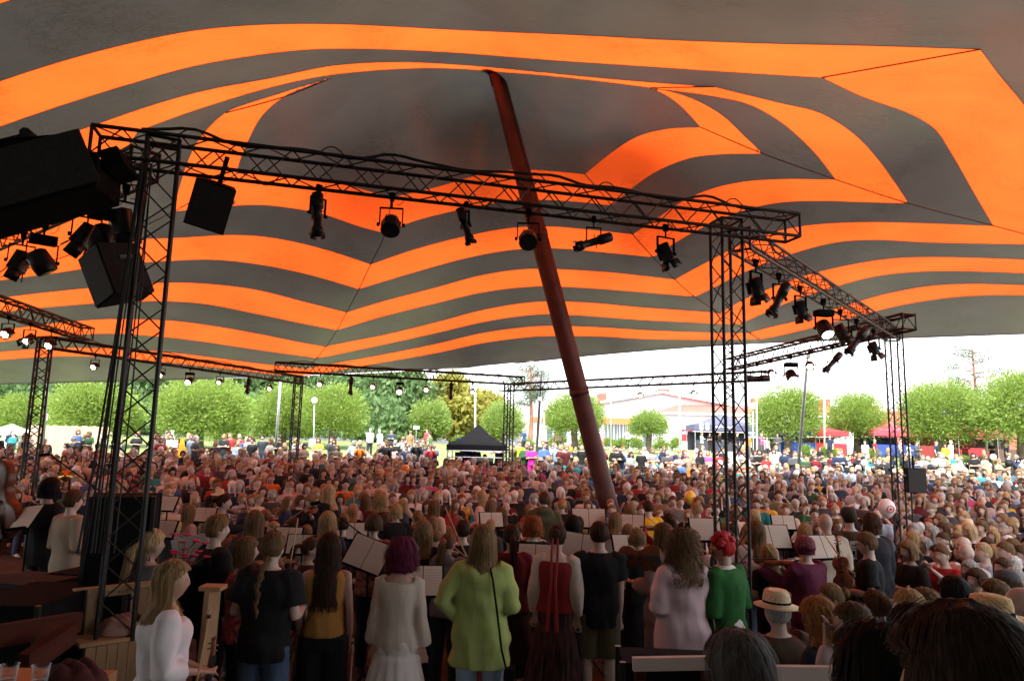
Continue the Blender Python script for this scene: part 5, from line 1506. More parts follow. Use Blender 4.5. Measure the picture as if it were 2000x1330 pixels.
def person(loc, rz, fig, label, hairc='brown', style='short', L=.25, vol=.014, curl=0.0, wave=0.0, skin=None, top=None, topc=(.02, .02, .022), topm=None, bot=None, botc=(.02, .02, .022), botm=None,
           shoec=(.02, .02, .02), hat=None, hatc=(.5, .38, .2), group=None, seed=0, voxel=.0150, strands=150, A=None, nohair=False, cat='person', legs=True, sw=1.0):
    """the body mesh is the person; hair and clothing are its children"""
    V, F = fig.body(voxel)
    me = smooth_mesh('person_body', V, F, M_skin); _setface(me, fig.face)
    p = link('person', me, None, loc=loc, rot=(math.sin(seed * 7.3) * .02, math.sin(seed * 3.1) * .022, rz) if not fig.sit else (0, 0, rz), color=skin or SKIN[seed % 3])
    if not nohair:
        V, F = fig.hair(style, L, vol, strands, seed, A=A, wave=wave, curl=curl, sw=sw)
        link('hair', make_mesh('hair', V, F, M_hair, smooth=True), p, color=HAIRC[hairc] if isinstance(hairc, str) else hairc)
    if top is not None:
        V, F = fig.top(seed=seed, voxel=voxel, **top)
        link('top', smooth_mesh('top', V, F, topm or M_cloth), p, color=topc)
    if bot is not None:
        V, F = fig.bottom(seed=seed + 1, voxel=voxel * 1.05, **bot)
        link({'skirt': 'skirt', 'mini': 'skirt', 'shorts': 'shorts'}.get(bot.get('kind', ''), 'trousers'), smooth_mesh('lower', V, F, botm or M_cloth), p, color=botc)
        if legs and not fig.sit:
            V, F = fig.shoes(); link('shoes', smooth_mesh('shoes', V, F, M_shoe), p, color=shoec)
    if hat:
        h_, b_ = fig.hat(hat)
        ho = link('hat', h_.mesh('hat', M_straw if hat in ('fedora', 'brim') else M_cloth, True), p, color=hatc)
        if b_.V: link('hat_band', b_.mesh('band', M_black, True), ho)
    return tag(p, label, cat, group)
# ================================================================== the players and listeners near the camera
STAFF = 'players standing on the floor'
def spot(px, py, Y):
    """where a standing person is and how tall, from the top of the head"""
    hh = EYE - (py - hor(px)) * Y / FPX
    p = at(px, py, Y)
    return (p[0], Y, 0.0), min(max(hh, 1.2), 1.9)
HERO = []
def hero(px, py, Y, rz, label, figk=None, **kw):
    loc, hh = spot(px, py, Y)
    # the hair and hats add a little to the body height
    f = Fig(h=hh - .02, **(figk or {}))
    if Y > 7.5: kw.setdefault('strands', 80); kw.setdefault('voxel', .019)
    HERO.append((px, Y, label))
    o = person(loc, R(rz), f, label, group=kw.pop('group', STAFF), seed=len(HERO), **kw)
    return o, f
BLK = (.010, .010, .011)
T_short = dict(sleeve='short', loose=.024, hem=.80, folds=.009)
T_long = dict(sleeve='long', loose=.024, hem=.84, folds=.009)
J = dict(kind='trousers', loose=.014)
green, gf = hero(945, 1020, 6.0, -4, 'woman with blond bob in a loose lime green blouse, black strap across', dict(armL='hip', armR='front', build=1.05), hairc='dark blond', style='bob', L=.21, vol=.024, A=R(125), strands=420,
     top=dict(sleeve='long', loose=.048, hem=.68, hem_add=.035, folds=.015, neckz=1.46, cuff=.016, armloose=.036), topc=(.33, .40, .13), topm=M_crinkle, bot=J, botc=(.26, .36, .48), botm=M_denim)
hero(1170, 1012, 7.0, 3, 'young man in black t-shirt and khaki shorts with black socks', dict(sex='m', armL='front', armR='hang'), hairc='dark brown', style='short', vol=.016, top=dict(sleeve='short', loose=.03, hem=.78, folds=.011), topc=BLK, bot=dict(kind='shorts', loose=.024), botc=(.10, .085, .05), shoec=BLK)
hero(785, 1045, 5.9, -6, 'person with curly magenta hair, cream lace top and white ruffled miniskirt', dict(armL='down', armR='down'), hairc='purple', style='curly', L=.13, vol=.030, curl=.010, A=R(140), strands=420,
     top=dict(sleeve='long', loose=.012, hem=.78, folds=.005, neckz=1.40, cuff=.035), topc=(.55, .47, .40), topm=M_crinkle, bot=dict(kind='mini', hem=.56, flare=.07, loose=.02, pleat=14), botc=(.66, .60, .58), shoec=(.3, .2, .2), skin=(.5, .29, .23))
hero(645, 1033, 6.0, 6, 'woman with very long dark brown hair, mustard sleeveless top, black trousers', dict(armL='down', armR='down'), hairc='dark brown', style='long', L=.47, vol=.018, A=R(105), strands=420,
     top=dict(sleeve='none', loose=.016, hem=.90, folds=.006, neckz=1.45), topc=(.40, .20, .055), topm=M_knit, bot=dict(kind='trousers', loose=.035, flare=.04), botc=BLK)
hero(530, 1030, 5.6, -8, 'person in black t-shirt and blue jeans with one long thick braid', dict(sex='m', armL='front', armR='bent'), hairc='light brown', style='braid', L=.42, vol=.018,
     top=dict(sleeve='short', loose=.045, hem=.80, folds=.012), topc=BLK, bot=dict(kind='trousers', loose=.022), botc=(.06, .09, .15), botm=M_denim)
g6, g6f = hero(335, 1082, 4.5, -58, 'girl with blond hair in oversized white t-shirt, bare neck, holding a fiddle', dict(armL='front', armR='front', yaw=-.25), hairc='blond', style='long', L=.24, vol=.018, A=R(100), strands=420, skin=(.42, .24, .175),
     top=dict(sleeve='three', loose=.030, hem=.60, hem_add=.065, folds=.020, neckz=1.375, armloose=.034), topc=(.70, .65, .68), bot=dict(kind='shorts', loose=.02), botc=(.05, .06, .09))
hero(302, 1025, 6.0, -38, 'woman in grey t-shirt with long blond ponytail beside the plank box', dict(armL='down', armR='front'), hairc='light blond', style='pony', L=.36, vol=.018, top=T_short, topc=(.17, .18, .20), bot=J, botc=BLK)
hero(432, 1000, 6.6, -50, 'tall short-haired blond person all in black beside the red flowers', dict(sex='m', armL='down', armR='down', build=1.05), hairc='dark blond', style='short', vol=.022, curl=.004, top=dict(sleeve='long', loose=.04, hem=.7, folds=.008), topc=BLK, bot=J, botc=BLK)
hero(482, 1040, 6.2, -60, 'woman with brown bob in a red top playing a fiddle', dict(armL='violin', armR='bow', build=1.05), hairc='light brown', style='bob', L=.13, vol=.022, top=dict(sleeve='short', loose=.02, hem=.84, neckz=1.43), topc=(.28, .045, .04), topm=M_pattern, bot=J, botc=BLK)
hero(602, 1040, 6.9, -72, 'girl in black t-shirt with tied-back brown hair seen from the side', dict(armL='down', armR='down', nod=.08), hairc='brown', style='pony', L=.22, vol=.012, top=T_short, topc=BLK, bot=J, botc=BLK)
folk, ff = hero(1085, 1018, 6.9, -14, 'woman in folk dress, red bodice over white sleeves, dark striped long skirt', dict(armL='down', armR='down'), hairc='dark brown', style='bun', vol=.014,
     top=dict(sleeve='long', loose=.018, hem=.96, folds=.006, neckz=1.45, armloose=.035, cuff=-.004), topc=(.58, .50, .44), bot=dict(kind='skirt', hem=.20, flare=.11, loose=.02, waist=.99, pleat=22), botc=(.045, .012, .012), botm=M_stripe, shoec=BLK)
V, F = ff.top(sleeve='none', loose=.032, hem=.93, folds=.003, neckz=1.40, seed=3); link('bodice', smooth_mesh('bodice', V, F, M_cloth), folk, color=(.22, .018, .02))
mb = MB()
for s_ in (-1, 1): mb.tube([(s_ * .02 * ff.k, -.115 * ff.k, 1.66 * ff.k), (s_ * .03 * ff.k, -.125 * ff.k, 1.5 * ff.k), (s_ * .02, -.165 * ff.k, 1.2 * ff.k), (s_ * .045, -.17 * ff.k, .78 * ff.k)], [.008, .012, .014, .02], 6, flat=.4)
mb.obj('ribbon', mat('red_ribbon', (.35, .02, .025), .6), folk)
hero(1003, 1018, 7.3, 4, 'woman in dark red sweater with long dark ponytail', dict(armL='front', armR='front'), hairc='dark brown', style='pony', L=.34, vol=.014, top=T_long, topc=(.13, .012, .016), bot=dict(kind='skirt', hem=.25, flare=.08), botc=(.03, .012, .012))
hood, hf = hero(1292, 1015, 7.2, 42, 'girl in grey hoodie with long light brown hair holding a guitar-like instrument', dict(armL='bent', armR='bent', yaw=.15), hairc='light brown', style='long', L=.27, vol=.018, top=dict(sleeve='long', loose=.05, hem=.78, folds=.010, hood=True), topc=(.27, .24, .24), bot=dict(kind='trousers', loose=.035, flare=.04), botc=(.20, .18, .19))
hero(1246, 1025, 7.9, 20, 'short-haired blond person in a long black dress', dict(armL='front', armR='front'), hairc='dark blond', style='bob', L=.06, vol=.018, top=dict(sleeve='short', loose=.02, hem=.86), topc=BLK, bot=dict(kind='skirt', hem=.08, flare=.10), botc=BLK)
hero(1328, 1030, 6.2, 14, 'girl with thick frizzy hair in a pale pink sweatshirt and dark skirt', dict(armL='front', armR='bent'), hairc='light brown', style='curly', L=.30, vol=.032, curl=.010, wave=1.0, A=R(125), strands=480,
     top=dict(sleeve='long', loose=.058, hem=.72, hem_add=.035, folds=.011, cuff=.008, armloose=.045), topc=(.60, .44, .47), bot=dict(kind='skirt', hem=.12, flare=.06, loose=.04), botc=(.022, .022, .03))
card, cf = hero(1418, 1035, 6.3, 42, 'person in fuzzy green cardigan over white shirt with red flower headdress', dict(armL='bent', armR='front', sex='m', build=.95, yaw=.35), hairc='bright red', style='short', vol=.018, curl=.004,
     top=dict(sleeve='long', loose=.05, hem=.76, folds=.007, cuff=.004, armloose=.035), topc=(.03, .12, .035), topm=M_knit, bot=dict(kind='trousers', loose=.03), botc=BLK)
V, F = cf.top(sleeve='none', loose=.038, hem=.62, hem_add=.012, folds=.008, neckz=1.475, seed=5); link('shirt', smooth_mesh('shirt', V, F, M_cloth), card, color=(.66, .60, .58))
mb = MB()
for i in range(16):
    a = rng.uniform(0, 2 * pi); e = rng.uniform(.15, 1.3); c = np.array([.092 * math.cos(e) * math.cos(a), .10 * math.cos(e) * math.sin(a) - .01, .118 * math.sin(e) + .02])
    mb.ell(c, (.034, .034, .026), 9, 6)
mb.xf(cf.H); mb.obj('flower_headdress', mat('red_petals', (.42, .018, .03), .7, var=.6, scale=30), card, True)
scf, sf = hero(1575, 1040, 7.2, 30, 'woman in plum dress with dark red patterned headscarf and fiddle', dict(armL='violin', armR='bow', build=1.08), hairc='purple', style='bob', L=.06, vol=.012, top=dict(sleeve='long', loose=.04, hem=.86, folds=.009), topc=(.10, .018, .045), topm=M_cloth, bot=dict(kind='skirt', hem=.15, flare=.12, loose=.03), botc=(.085, .015, .038))
h_, b_ = sf.hat('scarf'); h_.obj('headscarf', mat('scarf_print', (.16, .035, .05), .8, var=.8, scale=45), scf, True)
hero(1507, 1055, 7.6, 10, 'girl with long golden blond hair in a black top', dict(armL='front', armR='front'), hairc='blond', style='long', L=.36, vol=.018, wave=.6, top=T_short, topc=BLK, bot=J, botc=BLK)
hero(1607, 995, 8.6, 8, 'bald man in pale beige shirt holding a bow', dict(sex='m', armL='bent', armR='bent', build=1.08), nohair=True, top=dict(sleeve='long', loose=.04, hem=.80, folds=.008, armloose=.03), topc=(.40, .33, .26), bot=J, botc=(.03, .03, .04))
br_, bf_ = hero(1658, 986, 9.2, 6, 'man in brown t-shirt with white print on the back and dark cap', dict(sex='m', armL='front', armR='front', build=1.12), hairc='dark brown', style='short', top=T_short, topc=(.075, .05, .035), bot=J, botc=BLK, hat='cap', hatc=(.03, .028, .028))
pm = MB().box((0, 0, 0), (.20, .004, .22)).obj('back_print', M_print, br_, loc=(0, -.158 * bf_.k, 1.24 * bf_.k), rot=(R(4), 0, 0))
for i, (xx, zz_, w_, h2) in enumerate(((-.05, .06, .05, .01), (.03, .055, .06, .012), (-.02, .02, .10, .008), (.04, -.01, .04, .03), (-.05, -.03, .03, .05), (.0, -.07, .12, .012))):
    MB().box((xx, -.003, zz_), (w_, .003, h2)).obj('print_mark', M_black, pm)
ph_, pf_ = hero(1690, 1033, 7.4, 62, 'young man in black t-shirt and glasses holding a fiddle and bow', dict(sex='m', armL='bent', armR='bent', nod=.15), hairc='light brown', style='short', vol=.018, top=dict(sleeve='short', loose=.034, hem=.76, folds=.008), topc=BLK, bot=J, botc=BLK)
mb = MB()
for s_ in (-1, 1):
    mb.tube([(s_ * .032 + .024 * math.cos(t), .104, .010 + .018 * math.sin(t)) for t in np.linspace(0, 2 * pi, 13)], .0022, 5); mb.tube([(s_ * .056, .10, .014), (s_ * .078, .0, .012)], .002, 5)
mb.tube([(-.009, .106, .012), (.009, .106, .012)], .002, 5); mb.xf(pf_.H); mb.obj('glasses', M_black, ph_)
hero(1708, 998, 8.8, 18, 'woman with wavy dark hair in a long dark coat', dict(armL='down', armR='down'), hairc='brown', style='bob', L=.12, vol=.022, curl=.004, top=dict(sleeve='long', loose=.035, hem=.35, hem_add=.05, folds=.008), topc=(.016, .016, .022), bot=J, botc=BLK)
hero(1060, 957, 11.0, 4, 'man in olive green hoodie standing tall among the players', dict(sex='m', armL='front', armR='front', build=1.05), hairc='brown', style='short', top=dict(sleeve='long', loose=.035, hem=.80, hood=True), topc=(.085, .085, .045), bot=J, botc=BLK)
hero(1270, 973, 11.5, 12, 'boy in bright yellow t-shirt', dict(sex='m', armL='bent', armR='front'), hairc='dark brown', style='short', top=T_short, topc=(.68, .38, .015), bot=J, botc=BLK)
hero(1472, 1010, 8.0, -5, 'woman with long hair in white top and jeans behind the cardigan tower', dict(armL='front', armR='down'), hairc='light brown', style='long', L=.34, top=dict(sleeve='three', loose=.03, hem=.92), topc=(.50, .44, .42), bot=dict(kind='trousers', loose=.03, flare=.03), botc=(.11, .15, .23), botm=M_denim)
hero(738, 998, 8.0, -10, 'person with short dark bob in a red patterned shirt', dict(armL='bent', armR='bent', build=1.1), hairc='brown', style='bob', L=.05, vol=.020, top=T_long, topc=(.17, .045, .03), topm=M_pattern, bot=J, botc=BLK)
hero(822, 1008, 7.6, 2, 'girl in black t-shirt with wavy long blond hair', dict(armL='down', armR='bent'), hairc='dark blond', style='long', L=.28, wave=1.0, vol=.02, top=T_short, topc=BLK, bot=J, botc=BLK)
sc_, sf_ = hero(880, 1032, 7.4, -22, 'girl in grey hoodie with pink scrunchie ponytail', dict(armL='violin', armR='bow', nod=.1), hairc='light brown', style='pony', L=.24, vol=.012, top=dict(sleeve='long', loose=.035, hem=.82, hood=True), topc=(.15, .12, .12), bot=J, botc=BLK)
mb = MB().tube([(0.02 * math.cos(t), -.125, .03 + .026 * math.sin(t)) for t in np.linspace(0, 2 * pi, 13)], .012, 7); mb.xf(sf_.H); mb.obj('scrunchie', mat('pink_scrunchie', (.6, .05, .12), .8), sc_, True)
hero(1037, 1005, 8.4, 0, 'person with curly auburn hair in a black sweater', dict(armL='front', armR='front', build=1.05), hairc='red', style='curly', L=.10, vol=.03, curl=.010, top=T_long, topc=BLK, bot=J, botc=BLK)
hero(645, 993, 8.2, -6, 'woman with half-up blond hair held by a clip', dict(armL='front', armR='front'), hairc='blond', style='long', L=.24, vol=.02, wave=.5, top=T_short, topc=(.03, .02, .02), bot=J, botc=BLK)
hero(740, 958, 11.0, 2, 'woman with curly golden hair in a burgundy dress', dict(armL='down', armR='bent', build=1.1), hairc='blond', style='curly', L=.18, vol=.026, curl=.008, top=T_long, topc=(.11, .012, .022), bot=dict(kind='skirt', hem=.2, flare=.08), botc=(.10, .012, .02))
hero(152, 953, 8.5, -30, 'person in beige sweater and black trousers standing by the side stand', dict(sex='m', armL='front', armR='front', build=1.02), hairc='brown', style='short', vol=.02, top=dict(sleeve='long', loose=.035, hem=.80), topc=(.36, .28, .21), bot=J, botc=BLK)
hero(98, 932, 9.3, -20, 'tall long-haired person dressed in black next to the side music stand', dict(sex='m', armL='front', armR='front', nod=.1), hairc='black', style='bob', L=.10, vol=.03, curl=.006, top=dict(sleeve='long', loose=.035, hem=.75), topc=BLK, bot=J, botc=BLK)
hero(437, 960, 10.0, -70, 'tall woman with pinned dark hair in black seen from the side', dict(armL='violin', armR='bow'), hairc='dark brown', style='bun', vol=.012, top=T_long, topc=BLK, bot=J, botc=BLK)
hero(490, 990, 7.7, -8, 'woman with straight long hair paling to blond tips', dict(armL='front', armR='front'), hairc='light brown', style='long', L=.36, vol=.016, top=T_short, topc=(.05, .035, .03), bot=J, botc=BLK)
hero(650, 942, 11.6, 60, 'blond long-haired woman in black t-shirt turned aside among the players', dict(armL='bent', armR='bent'), hairc='light blond', style='long', L=.28, vol=.016, top=T_short, topc=BLK, bot=J, botc=BLK)
hero(612, 962, 11.2, 160, 'fiddler in black shirt facing back towards the camera', dict(armL='violin', armR='bow', nod=.2), hairc='dark blond', style='bob', L=.08, vol=.018, top=T_long, topc=BLK, bot=J, botc=BLK)
hero(910, 1010, 8.2, 4, 'dark-haired man in black t-shirt behind the green blouse', dict(sex='m', armL='front', armR='front'), hairc='dark brown', style='short', vol=.02, top=T_short, topc=BLK, bot=J, botc=BLK)
hero(1112, 1000, 8.6, 10, 'woman with long loose black hair behind the folk dress', dict(armL='front', armR='front'), hairc='black', style='long', L=.26, vol=.02, top=T_long, topc=BLK, bot=J, botc=BLK)
hero(1358, 1028, 7.7, -30, 'boy in pale pink shirt between the frizzy-haired girl and the cardigan', dict(sex='m', armL='violin', armR='bow', yaw=-.3), hairc='brown', style='short', top=T_long, topc=(.48, .33, .30), bot=J, botc=BLK)

# ---- spectators sitting close to the camera, backs turned
def sitter(px, py, Y, rz, label, figk=None, **kw):
    p = at(px, py, Y)
    fk = dict(h=1.70, sit=True, armL='lap', armR='lap'); fk.update(figk or {})
    f = Fig(**fk)
    z = p[2] - (fk['h'] - f.drop) - .02
    return person((p[0], p[1], z), R(rz), f, label, group='spectators sitting close to the camera', seed=int(px) % 97, legs=False, **kw), f
SB = dict(kind='trousers', loose=.015)
sitter(1445, 1238, 2.35, 22, 'nearest grey-brown short-haired head beside the white rail', dict(sex='m'), hairc=(.11, .10, .095), style='short', vol=.026, strands=1700, sw=.5, top=T_long, topc=(.03, .03, .035), bot=SB)
sitter(1895, 1200, 1.22, 30, 'huge dark brown head of hair filling the bottom corner', dict(sex='m', yaw=.15), hairc=(.045, .026, .018), style='bob', L=.10, vol=.030, A=R(112), strands=2600, sw=.45, top=T_long, topc=(.02, .02, .025), bot=SB)
sitter(1722, 1224, 2.0, 40, 'black-haired spectator with wispy frizzy hair at the bottom edge', dict(), hairc='black', style='bob', L=.18, vol=.026, curl=.004, A=R(125), strands=1700, sw=.5, top=T_long, topc=(.02, .02, .022), bot=SB)
o, f_ = sitter(1518, 1160, 5.4, 18, 'man in straw fedora with black band and brown leather jacket', dict(sex='m', build=1.15), hairc='grey', style='short', top=dict(sleeve='long', loose=.04, hem=.82, folds=.008), topc=(.06, .030, .018), topm=M_leather, bot=SB, hat='fedora', hatc=(.62, .47, .29))
V, F = f_.top(sleeve='none', loose=.0405, hem=1.36, neckz=1.455, folds=0, seed=1)
sitter(1603, 1168, 4.9, 45, 'woman with wavy red-blond hair in a navy top looking down', dict(nod=.35), hairc=(.30, .13, .045), style='bob', L=.16, vol=.026, wave=1.0, top=T_long, topc=(.012, .02, .035), bot=SB, strands=420)
sitter(1668, 1176, 4.3, 62, 'brown-haired woman in pale sweatshirt resting her hand on her face', dict(armL='face', yaw=.2), hairc='brown', style='bob', L=.17, vol=.018, top=T_long, topc=(.45, .36, .37), bot=SB, strands=420)
sitter(1712, 1152, 5.9, 30, 'woman with a brown topknot in a pink knit top', dict(yaw=-.2), hairc='brown', style='bun', vol=.016, top=dict(sleeve='none', loose=.016, hem=.84), topc=(.42, .22, .21), topm=M_knit, bot=SB)
sitter(1625, 1138, 6.3, 70, 'girl with blond hair in a bun seen from the side', dict(yaw=.3), hairc='dark blond', style='bun', vol=.016, top=T_long, topc=(.1, .1, .09), bot=SB)
sitter(1778, 1152, 5.2, 50, 'blond bob-haired spectator beside the black curls', dict(), hairc='blond', style='bob', L=.14, vol=.022, top=T_long, topc=(.30, .17, .15), bot=SB)
sitter(1808, 1150, 5.4, 42, 'golden brown wavy hair spectator next to the blond bob', dict(), hairc='light brown', style='bob', L=.16, vol=.024, wave=1.0, top=T_long, topc=(.05, .03, .03), bot=SB)
sitter(1788, 1180, 3.4, 40, 'spectator with glossy black hair and a patterned collar', dict(yaw=.2), hairc='black', style='bob', L=.14, vol=.020, top=T_long, topc=(.10, .07, .05), topm=M_pattern, bot=SB, strands=420)
sitter(1938, 1172, 4.2, 25, 'spectator in wide straw hat with black band', dict(), hairc='brown', style='bob', L=.08, top=T_long, topc=(.30, .20, .16), bot=SB, hat='brim', hatc=(.55, .36, .16))
sitter(1946, 1130, 5.6, 62, 'girl with high brown ponytail near the wide straw hat', dict(yaw=.1), hairc='light brown', style='pony', L=.24, vol=.014, top=T_long, topc=(.02, .02, .02), bot=SB)
sitter(1968, 1112, 6.4, 40, 'spectator in grey and turquoise cap', dict(sex='m'), hairc='brown', style='bob', L=.1, top=T_long, topc=(.06, .05, .05), bot=SB, hat='cap', hatc=(.10, .10, .11))
sitter(1998, 1140, 4.6, 55, 'older balding man at the picture edge', dict(sex='m', yaw=.2), nohair=True, top=T_long, topc=(.025, .025, .03), bot=SB)
sitter(1866, 1128, 5.6, 35, 'spectator in black hood with a bright blue collar', dict(), hairc='black', style='bob', L=.2, vol=.028, top=T_long, topc=(.012, .012, .014), bot=SB)

# shoulder strap and bag of the woman in green
k_ = gf.k
mb = MB().tube([(.055 * k_, -.06 * k_, 1.47 * k_), (.10 * k_, -.165 * k_, 1.36 * k_), (.145 * k_, -.205 * k_, 1.12 * k_), (.185 * k_, -.20 * k_, .85 * k_), (.22 * k_, -.15 * k_, .70 * k_)], .009, 6, flat=.5)
mb.obj('bag_strap', M_black, green)
MB().box((.245 * k_, -.11 * k_, .62 * k_), (.07, .15, .17)).box((.245 * k_, -.11 * k_, .66 * k_), (.076, .154, .06)).obj('bag', M_black, green)
# ================================================================== the audience and the other players
ORD = ['first', 'second', 'third', 'fourth', 'fifth', 'sixth', 'seventh', 'eighth', 'ninth', 'tenth', 'eleventh', 'twelfth', 'thirteenth', 'fourteenth', 'fifteenth', 'sixteenth', 'seventeenth', 'eighteenth', 'nineteenth', 'twentieth']
def ordn(i):
    if i < 20: return ORD[i]
    t = ['', '', 'twenty', 'thirty', 'forty', 'fifty', 'sixty', 'seventy'][(i + 1) // 10]
    return t + '-' + ORD[(i + 1) % 10 - 1] if (i + 1) % 10 else {'twenty': 'twentieth', 'thirty': 'thirtieth', 'forty': 'fortieth', 'fifty': 'fiftieth', 'sixty': 'sixtieth', 'seventy': 'seventieth'}[t]
TOPS = [('black', (.012, .012, .013), 27), ('navy', (.02, .028, .06), 16), ('dark grey', (.06, .06, .065), 13), ('grey', (.2, .2, .2), 7), ('white', (.60, .58, .56), 6.5), ('cream', (.52, .44, .34), 4), ('pale pink', (.55, .36, .34), 2.5), ('beige', (.38, .29, .2), 2.5),
        ('red', (.34, .03, .03), 4), ('burgundy', (.14, .015, .022), 6), ('blue', (.05, .11, .28), 5), ('light blue', (.3, .42, .55), 4), ('teal', (.02, .2, .22), 2), ('green', (.04, .13, .05), 3), ('olive', (.11, .1, .05), 4), ('yellow', (.62, .38, .04), 1.5), ('orange', (.6, .16, .02), 1.5), ('pink', (.5, .07, .2), 1.2), ('purple', (.11, .05, .14), 2.5)]
_tw = np.array([t[2] for t in TOPS]); _tw = _tw / _tw.sum()
HC = [('dark blond', 15), ('light brown', 14), ('brown', 15), ('grey', 15), ('white', 8), ('blond', 14), ('dark brown', 9), ('light blond', 8), ('red', 3), ('black', 2)]
_hw = np.array([h[1] for h in HC]); _hw = _hw / _hw.sum()
crs = np.random.default_rng(5)
def pick_top(): return TOPS[crs.choice(len(TOPS), p=_tw)]
def pick_hair(): return HC[crs.choice(len(HC), p=_hw)][0]
SPEC = {
 'sit': [dict(fk=dict(sex='m', armL='lap', armR='lap'), hair=dict(style='short', vol=.013)),
         dict(fk=dict(sex='m', armL='fold', armR='fold', build=1.12, yaw=.15), hair=dict(style='short', vol=.010)),
         dict(fk=dict(sex='f', armL='lap', armR='lap', yaw=-.1), hair=dict(style='long', L=.24, vol=.016, A=R(122))),
         dict(fk=dict(sex='f', armL='fold', armR='fold', nod=.05), hair=dict(style='bob', L=.09, vol=.022, A=R(122))),
         dict(fk=dict(sex='f', armL='lap', armR='face', yaw=.25), hair=dict(style='bun', vol=.012)),
         dict(fk=dict(sex='m', armL='lap', armR='lap', build=1.1, nod=.1), hair=None),
         dict(fk=dict(sex='f', armL='clap', armR='clap', build=1.08), hair=dict(style='bob', L=.05, vol=.02, curl=.004, A=R(122))),
         dict(fk=dict(sex='m', armL='lap', armR='lap', yaw=-.3), hair=dict(style='short', vol=.012), hat='cap'),
         dict(fk=dict(sex='f', armL='lap', armR='lap', yaw=.1), hair=dict(style='bob', L=.12, vol=.016, A=R(122)), hat='brim'),
         dict(fk=dict(sex='m', armL='phone', armR='phone'), hair=dict(style='short', vol=.014))],
 'stand': [dict(fk=dict(sex='m', armL='down', armR='down'), hair=dict(style='short', vol=.014)),
           dict(fk=dict(sex='f', armL='front', armR='front', nod=.15), hair=dict(style='long', L=.30, vol=.016, A=R(122))),
           dict(fk=dict(sex='f', armL='violin', armR='bow', nod=.1), hair=dict(style='pony', L=.24, vol=.012)),
           dict(fk=dict(sex='f', armL='fold', armR='fold'), hair=dict(style='bob', L=.10, vol=.02, A=R(122))),
           dict(fk=dict(sex='m', armL='fold', armR='fold', build=1.1), hair=dict(style='short', vol=.012)),
           dict(fk=dict(sex='m', armL='phone', armR='phone', yaw=.1), hair=dict(style='short', vol=.014), hat='cap')]}
def protos(kind, lod):
    out = []
    for i, sp in enumerate(SPEC[kind]):
        f = Fig(h=1.70, sit=kind == 'sit', **sp['fk'])
        vx = .030 if lod else .0165
        parts = {}
        V, F = f.body(.0125 if not lod else .017, dec=(.5, .07, .032)[lod], hands=not lod, it=3 if lod else 2)
        parts['body'] = (np.array(V), F, f.face.copy())
        V, F = f.top(sleeve='long' if i % 3 else 'short', loose=.024, hem=.84, folds=.005 if not lod else .003, seed=i, voxel=vx, it=2, dec=(.5, .2, .09)[lod])
        parts['top'] = (np.array(V), F, None)
        if not (lod and kind == 'sit'):
            V, F = f.bottom(kind='trousers', loose=.018, voxel=vx * 1.1, folds=.004, seed=i)
            parts['bottom'] = (np.array(V), F, None)
        if sp['hair']:
            hk = dict(sp['hair']); hk['vol'] = hk.get('vol', .014) + (.010 if lod else 0)
            V, F = f.hair(strands=60, seed=i, lod=lod, **hk); parts['hair'] = (np.array(V), F, None)
        if sp.get('hat'):
            h_, b_ = f.hat(sp['hat']); parts['hat'] = (np.array(h_.V), h_.F, None)
        out.append(parts)
    return out
PM = {'body': M_skin, 'top': M_cloth, 'bottom': M_cloth, 'hair': M_hair, 'hat': M_cloth}
def to_mesh(parts):
    r = {}
    for k, (V, F, fc) in parts.items():
        me = make_mesh('proto_' + k, V, F, PM[k], smooth=True)
        if fc is not None: _setface(me, fc)
        r[k] = me
    return r
SITM = [to_mesh(p) for p in protos('sit', 0)]
STAM = [to_mesh(p) for p in protos('stand', 0)]
STYLE = {'sit': ['short-haired man', 'man with folded arms', 'long-haired woman', 'woman with bobbed hair', 'woman with a bun', 'bald man', 'clapping woman', 'man in a cap', 'woman in a brimmed hat', 'man holding up a phone'],
         'stand': ['short-haired person', 'long-haired girl', 'fiddle player with ponytail', 'woman with bobbed hair', 'man with folded arms', 'man raising a phone']}
def put(kind, i, loc, rz, s, label, group, topc, hairc, botc=(.025, .027, .035), skin=None, hatc=None):
    M = (SITM if kind == 'sit' else STAM)[i]
    p = link('person', M['body'], None, loc=loc, rot=(crs.uniform(-.07, .07) if kind == 'sit' else crs.uniform(-.03, .03), crs.uniform(-.05, .05), rz), scale=(s * crs.uniform(.94, 1.08), s, s), color=skin or SKIN[crs.integers(0, 3)])
    link('top', M['top'], p, color=topc); link('trousers', M['bottom'], p, color=botc)
    if 'hair' in M: link('hair', M['hair'], p, color=HAIRC[hairc])
    if 'hat' in M: link('hat', M['hat'], p, color=hatc or (.2, .17, .13))
    return tag(p, label, 'person', group)
BOTC = [(.025, .027, .035), (.05, .07, .12), (.02, .02, .02), (.12, .1, .07), (.06, .06, .065)]
LOOK = np.array([1.5, 7.5])
def face_stage(x, y): return math.atan2(-(LOOK[0] - x), LOOK[1] - y)
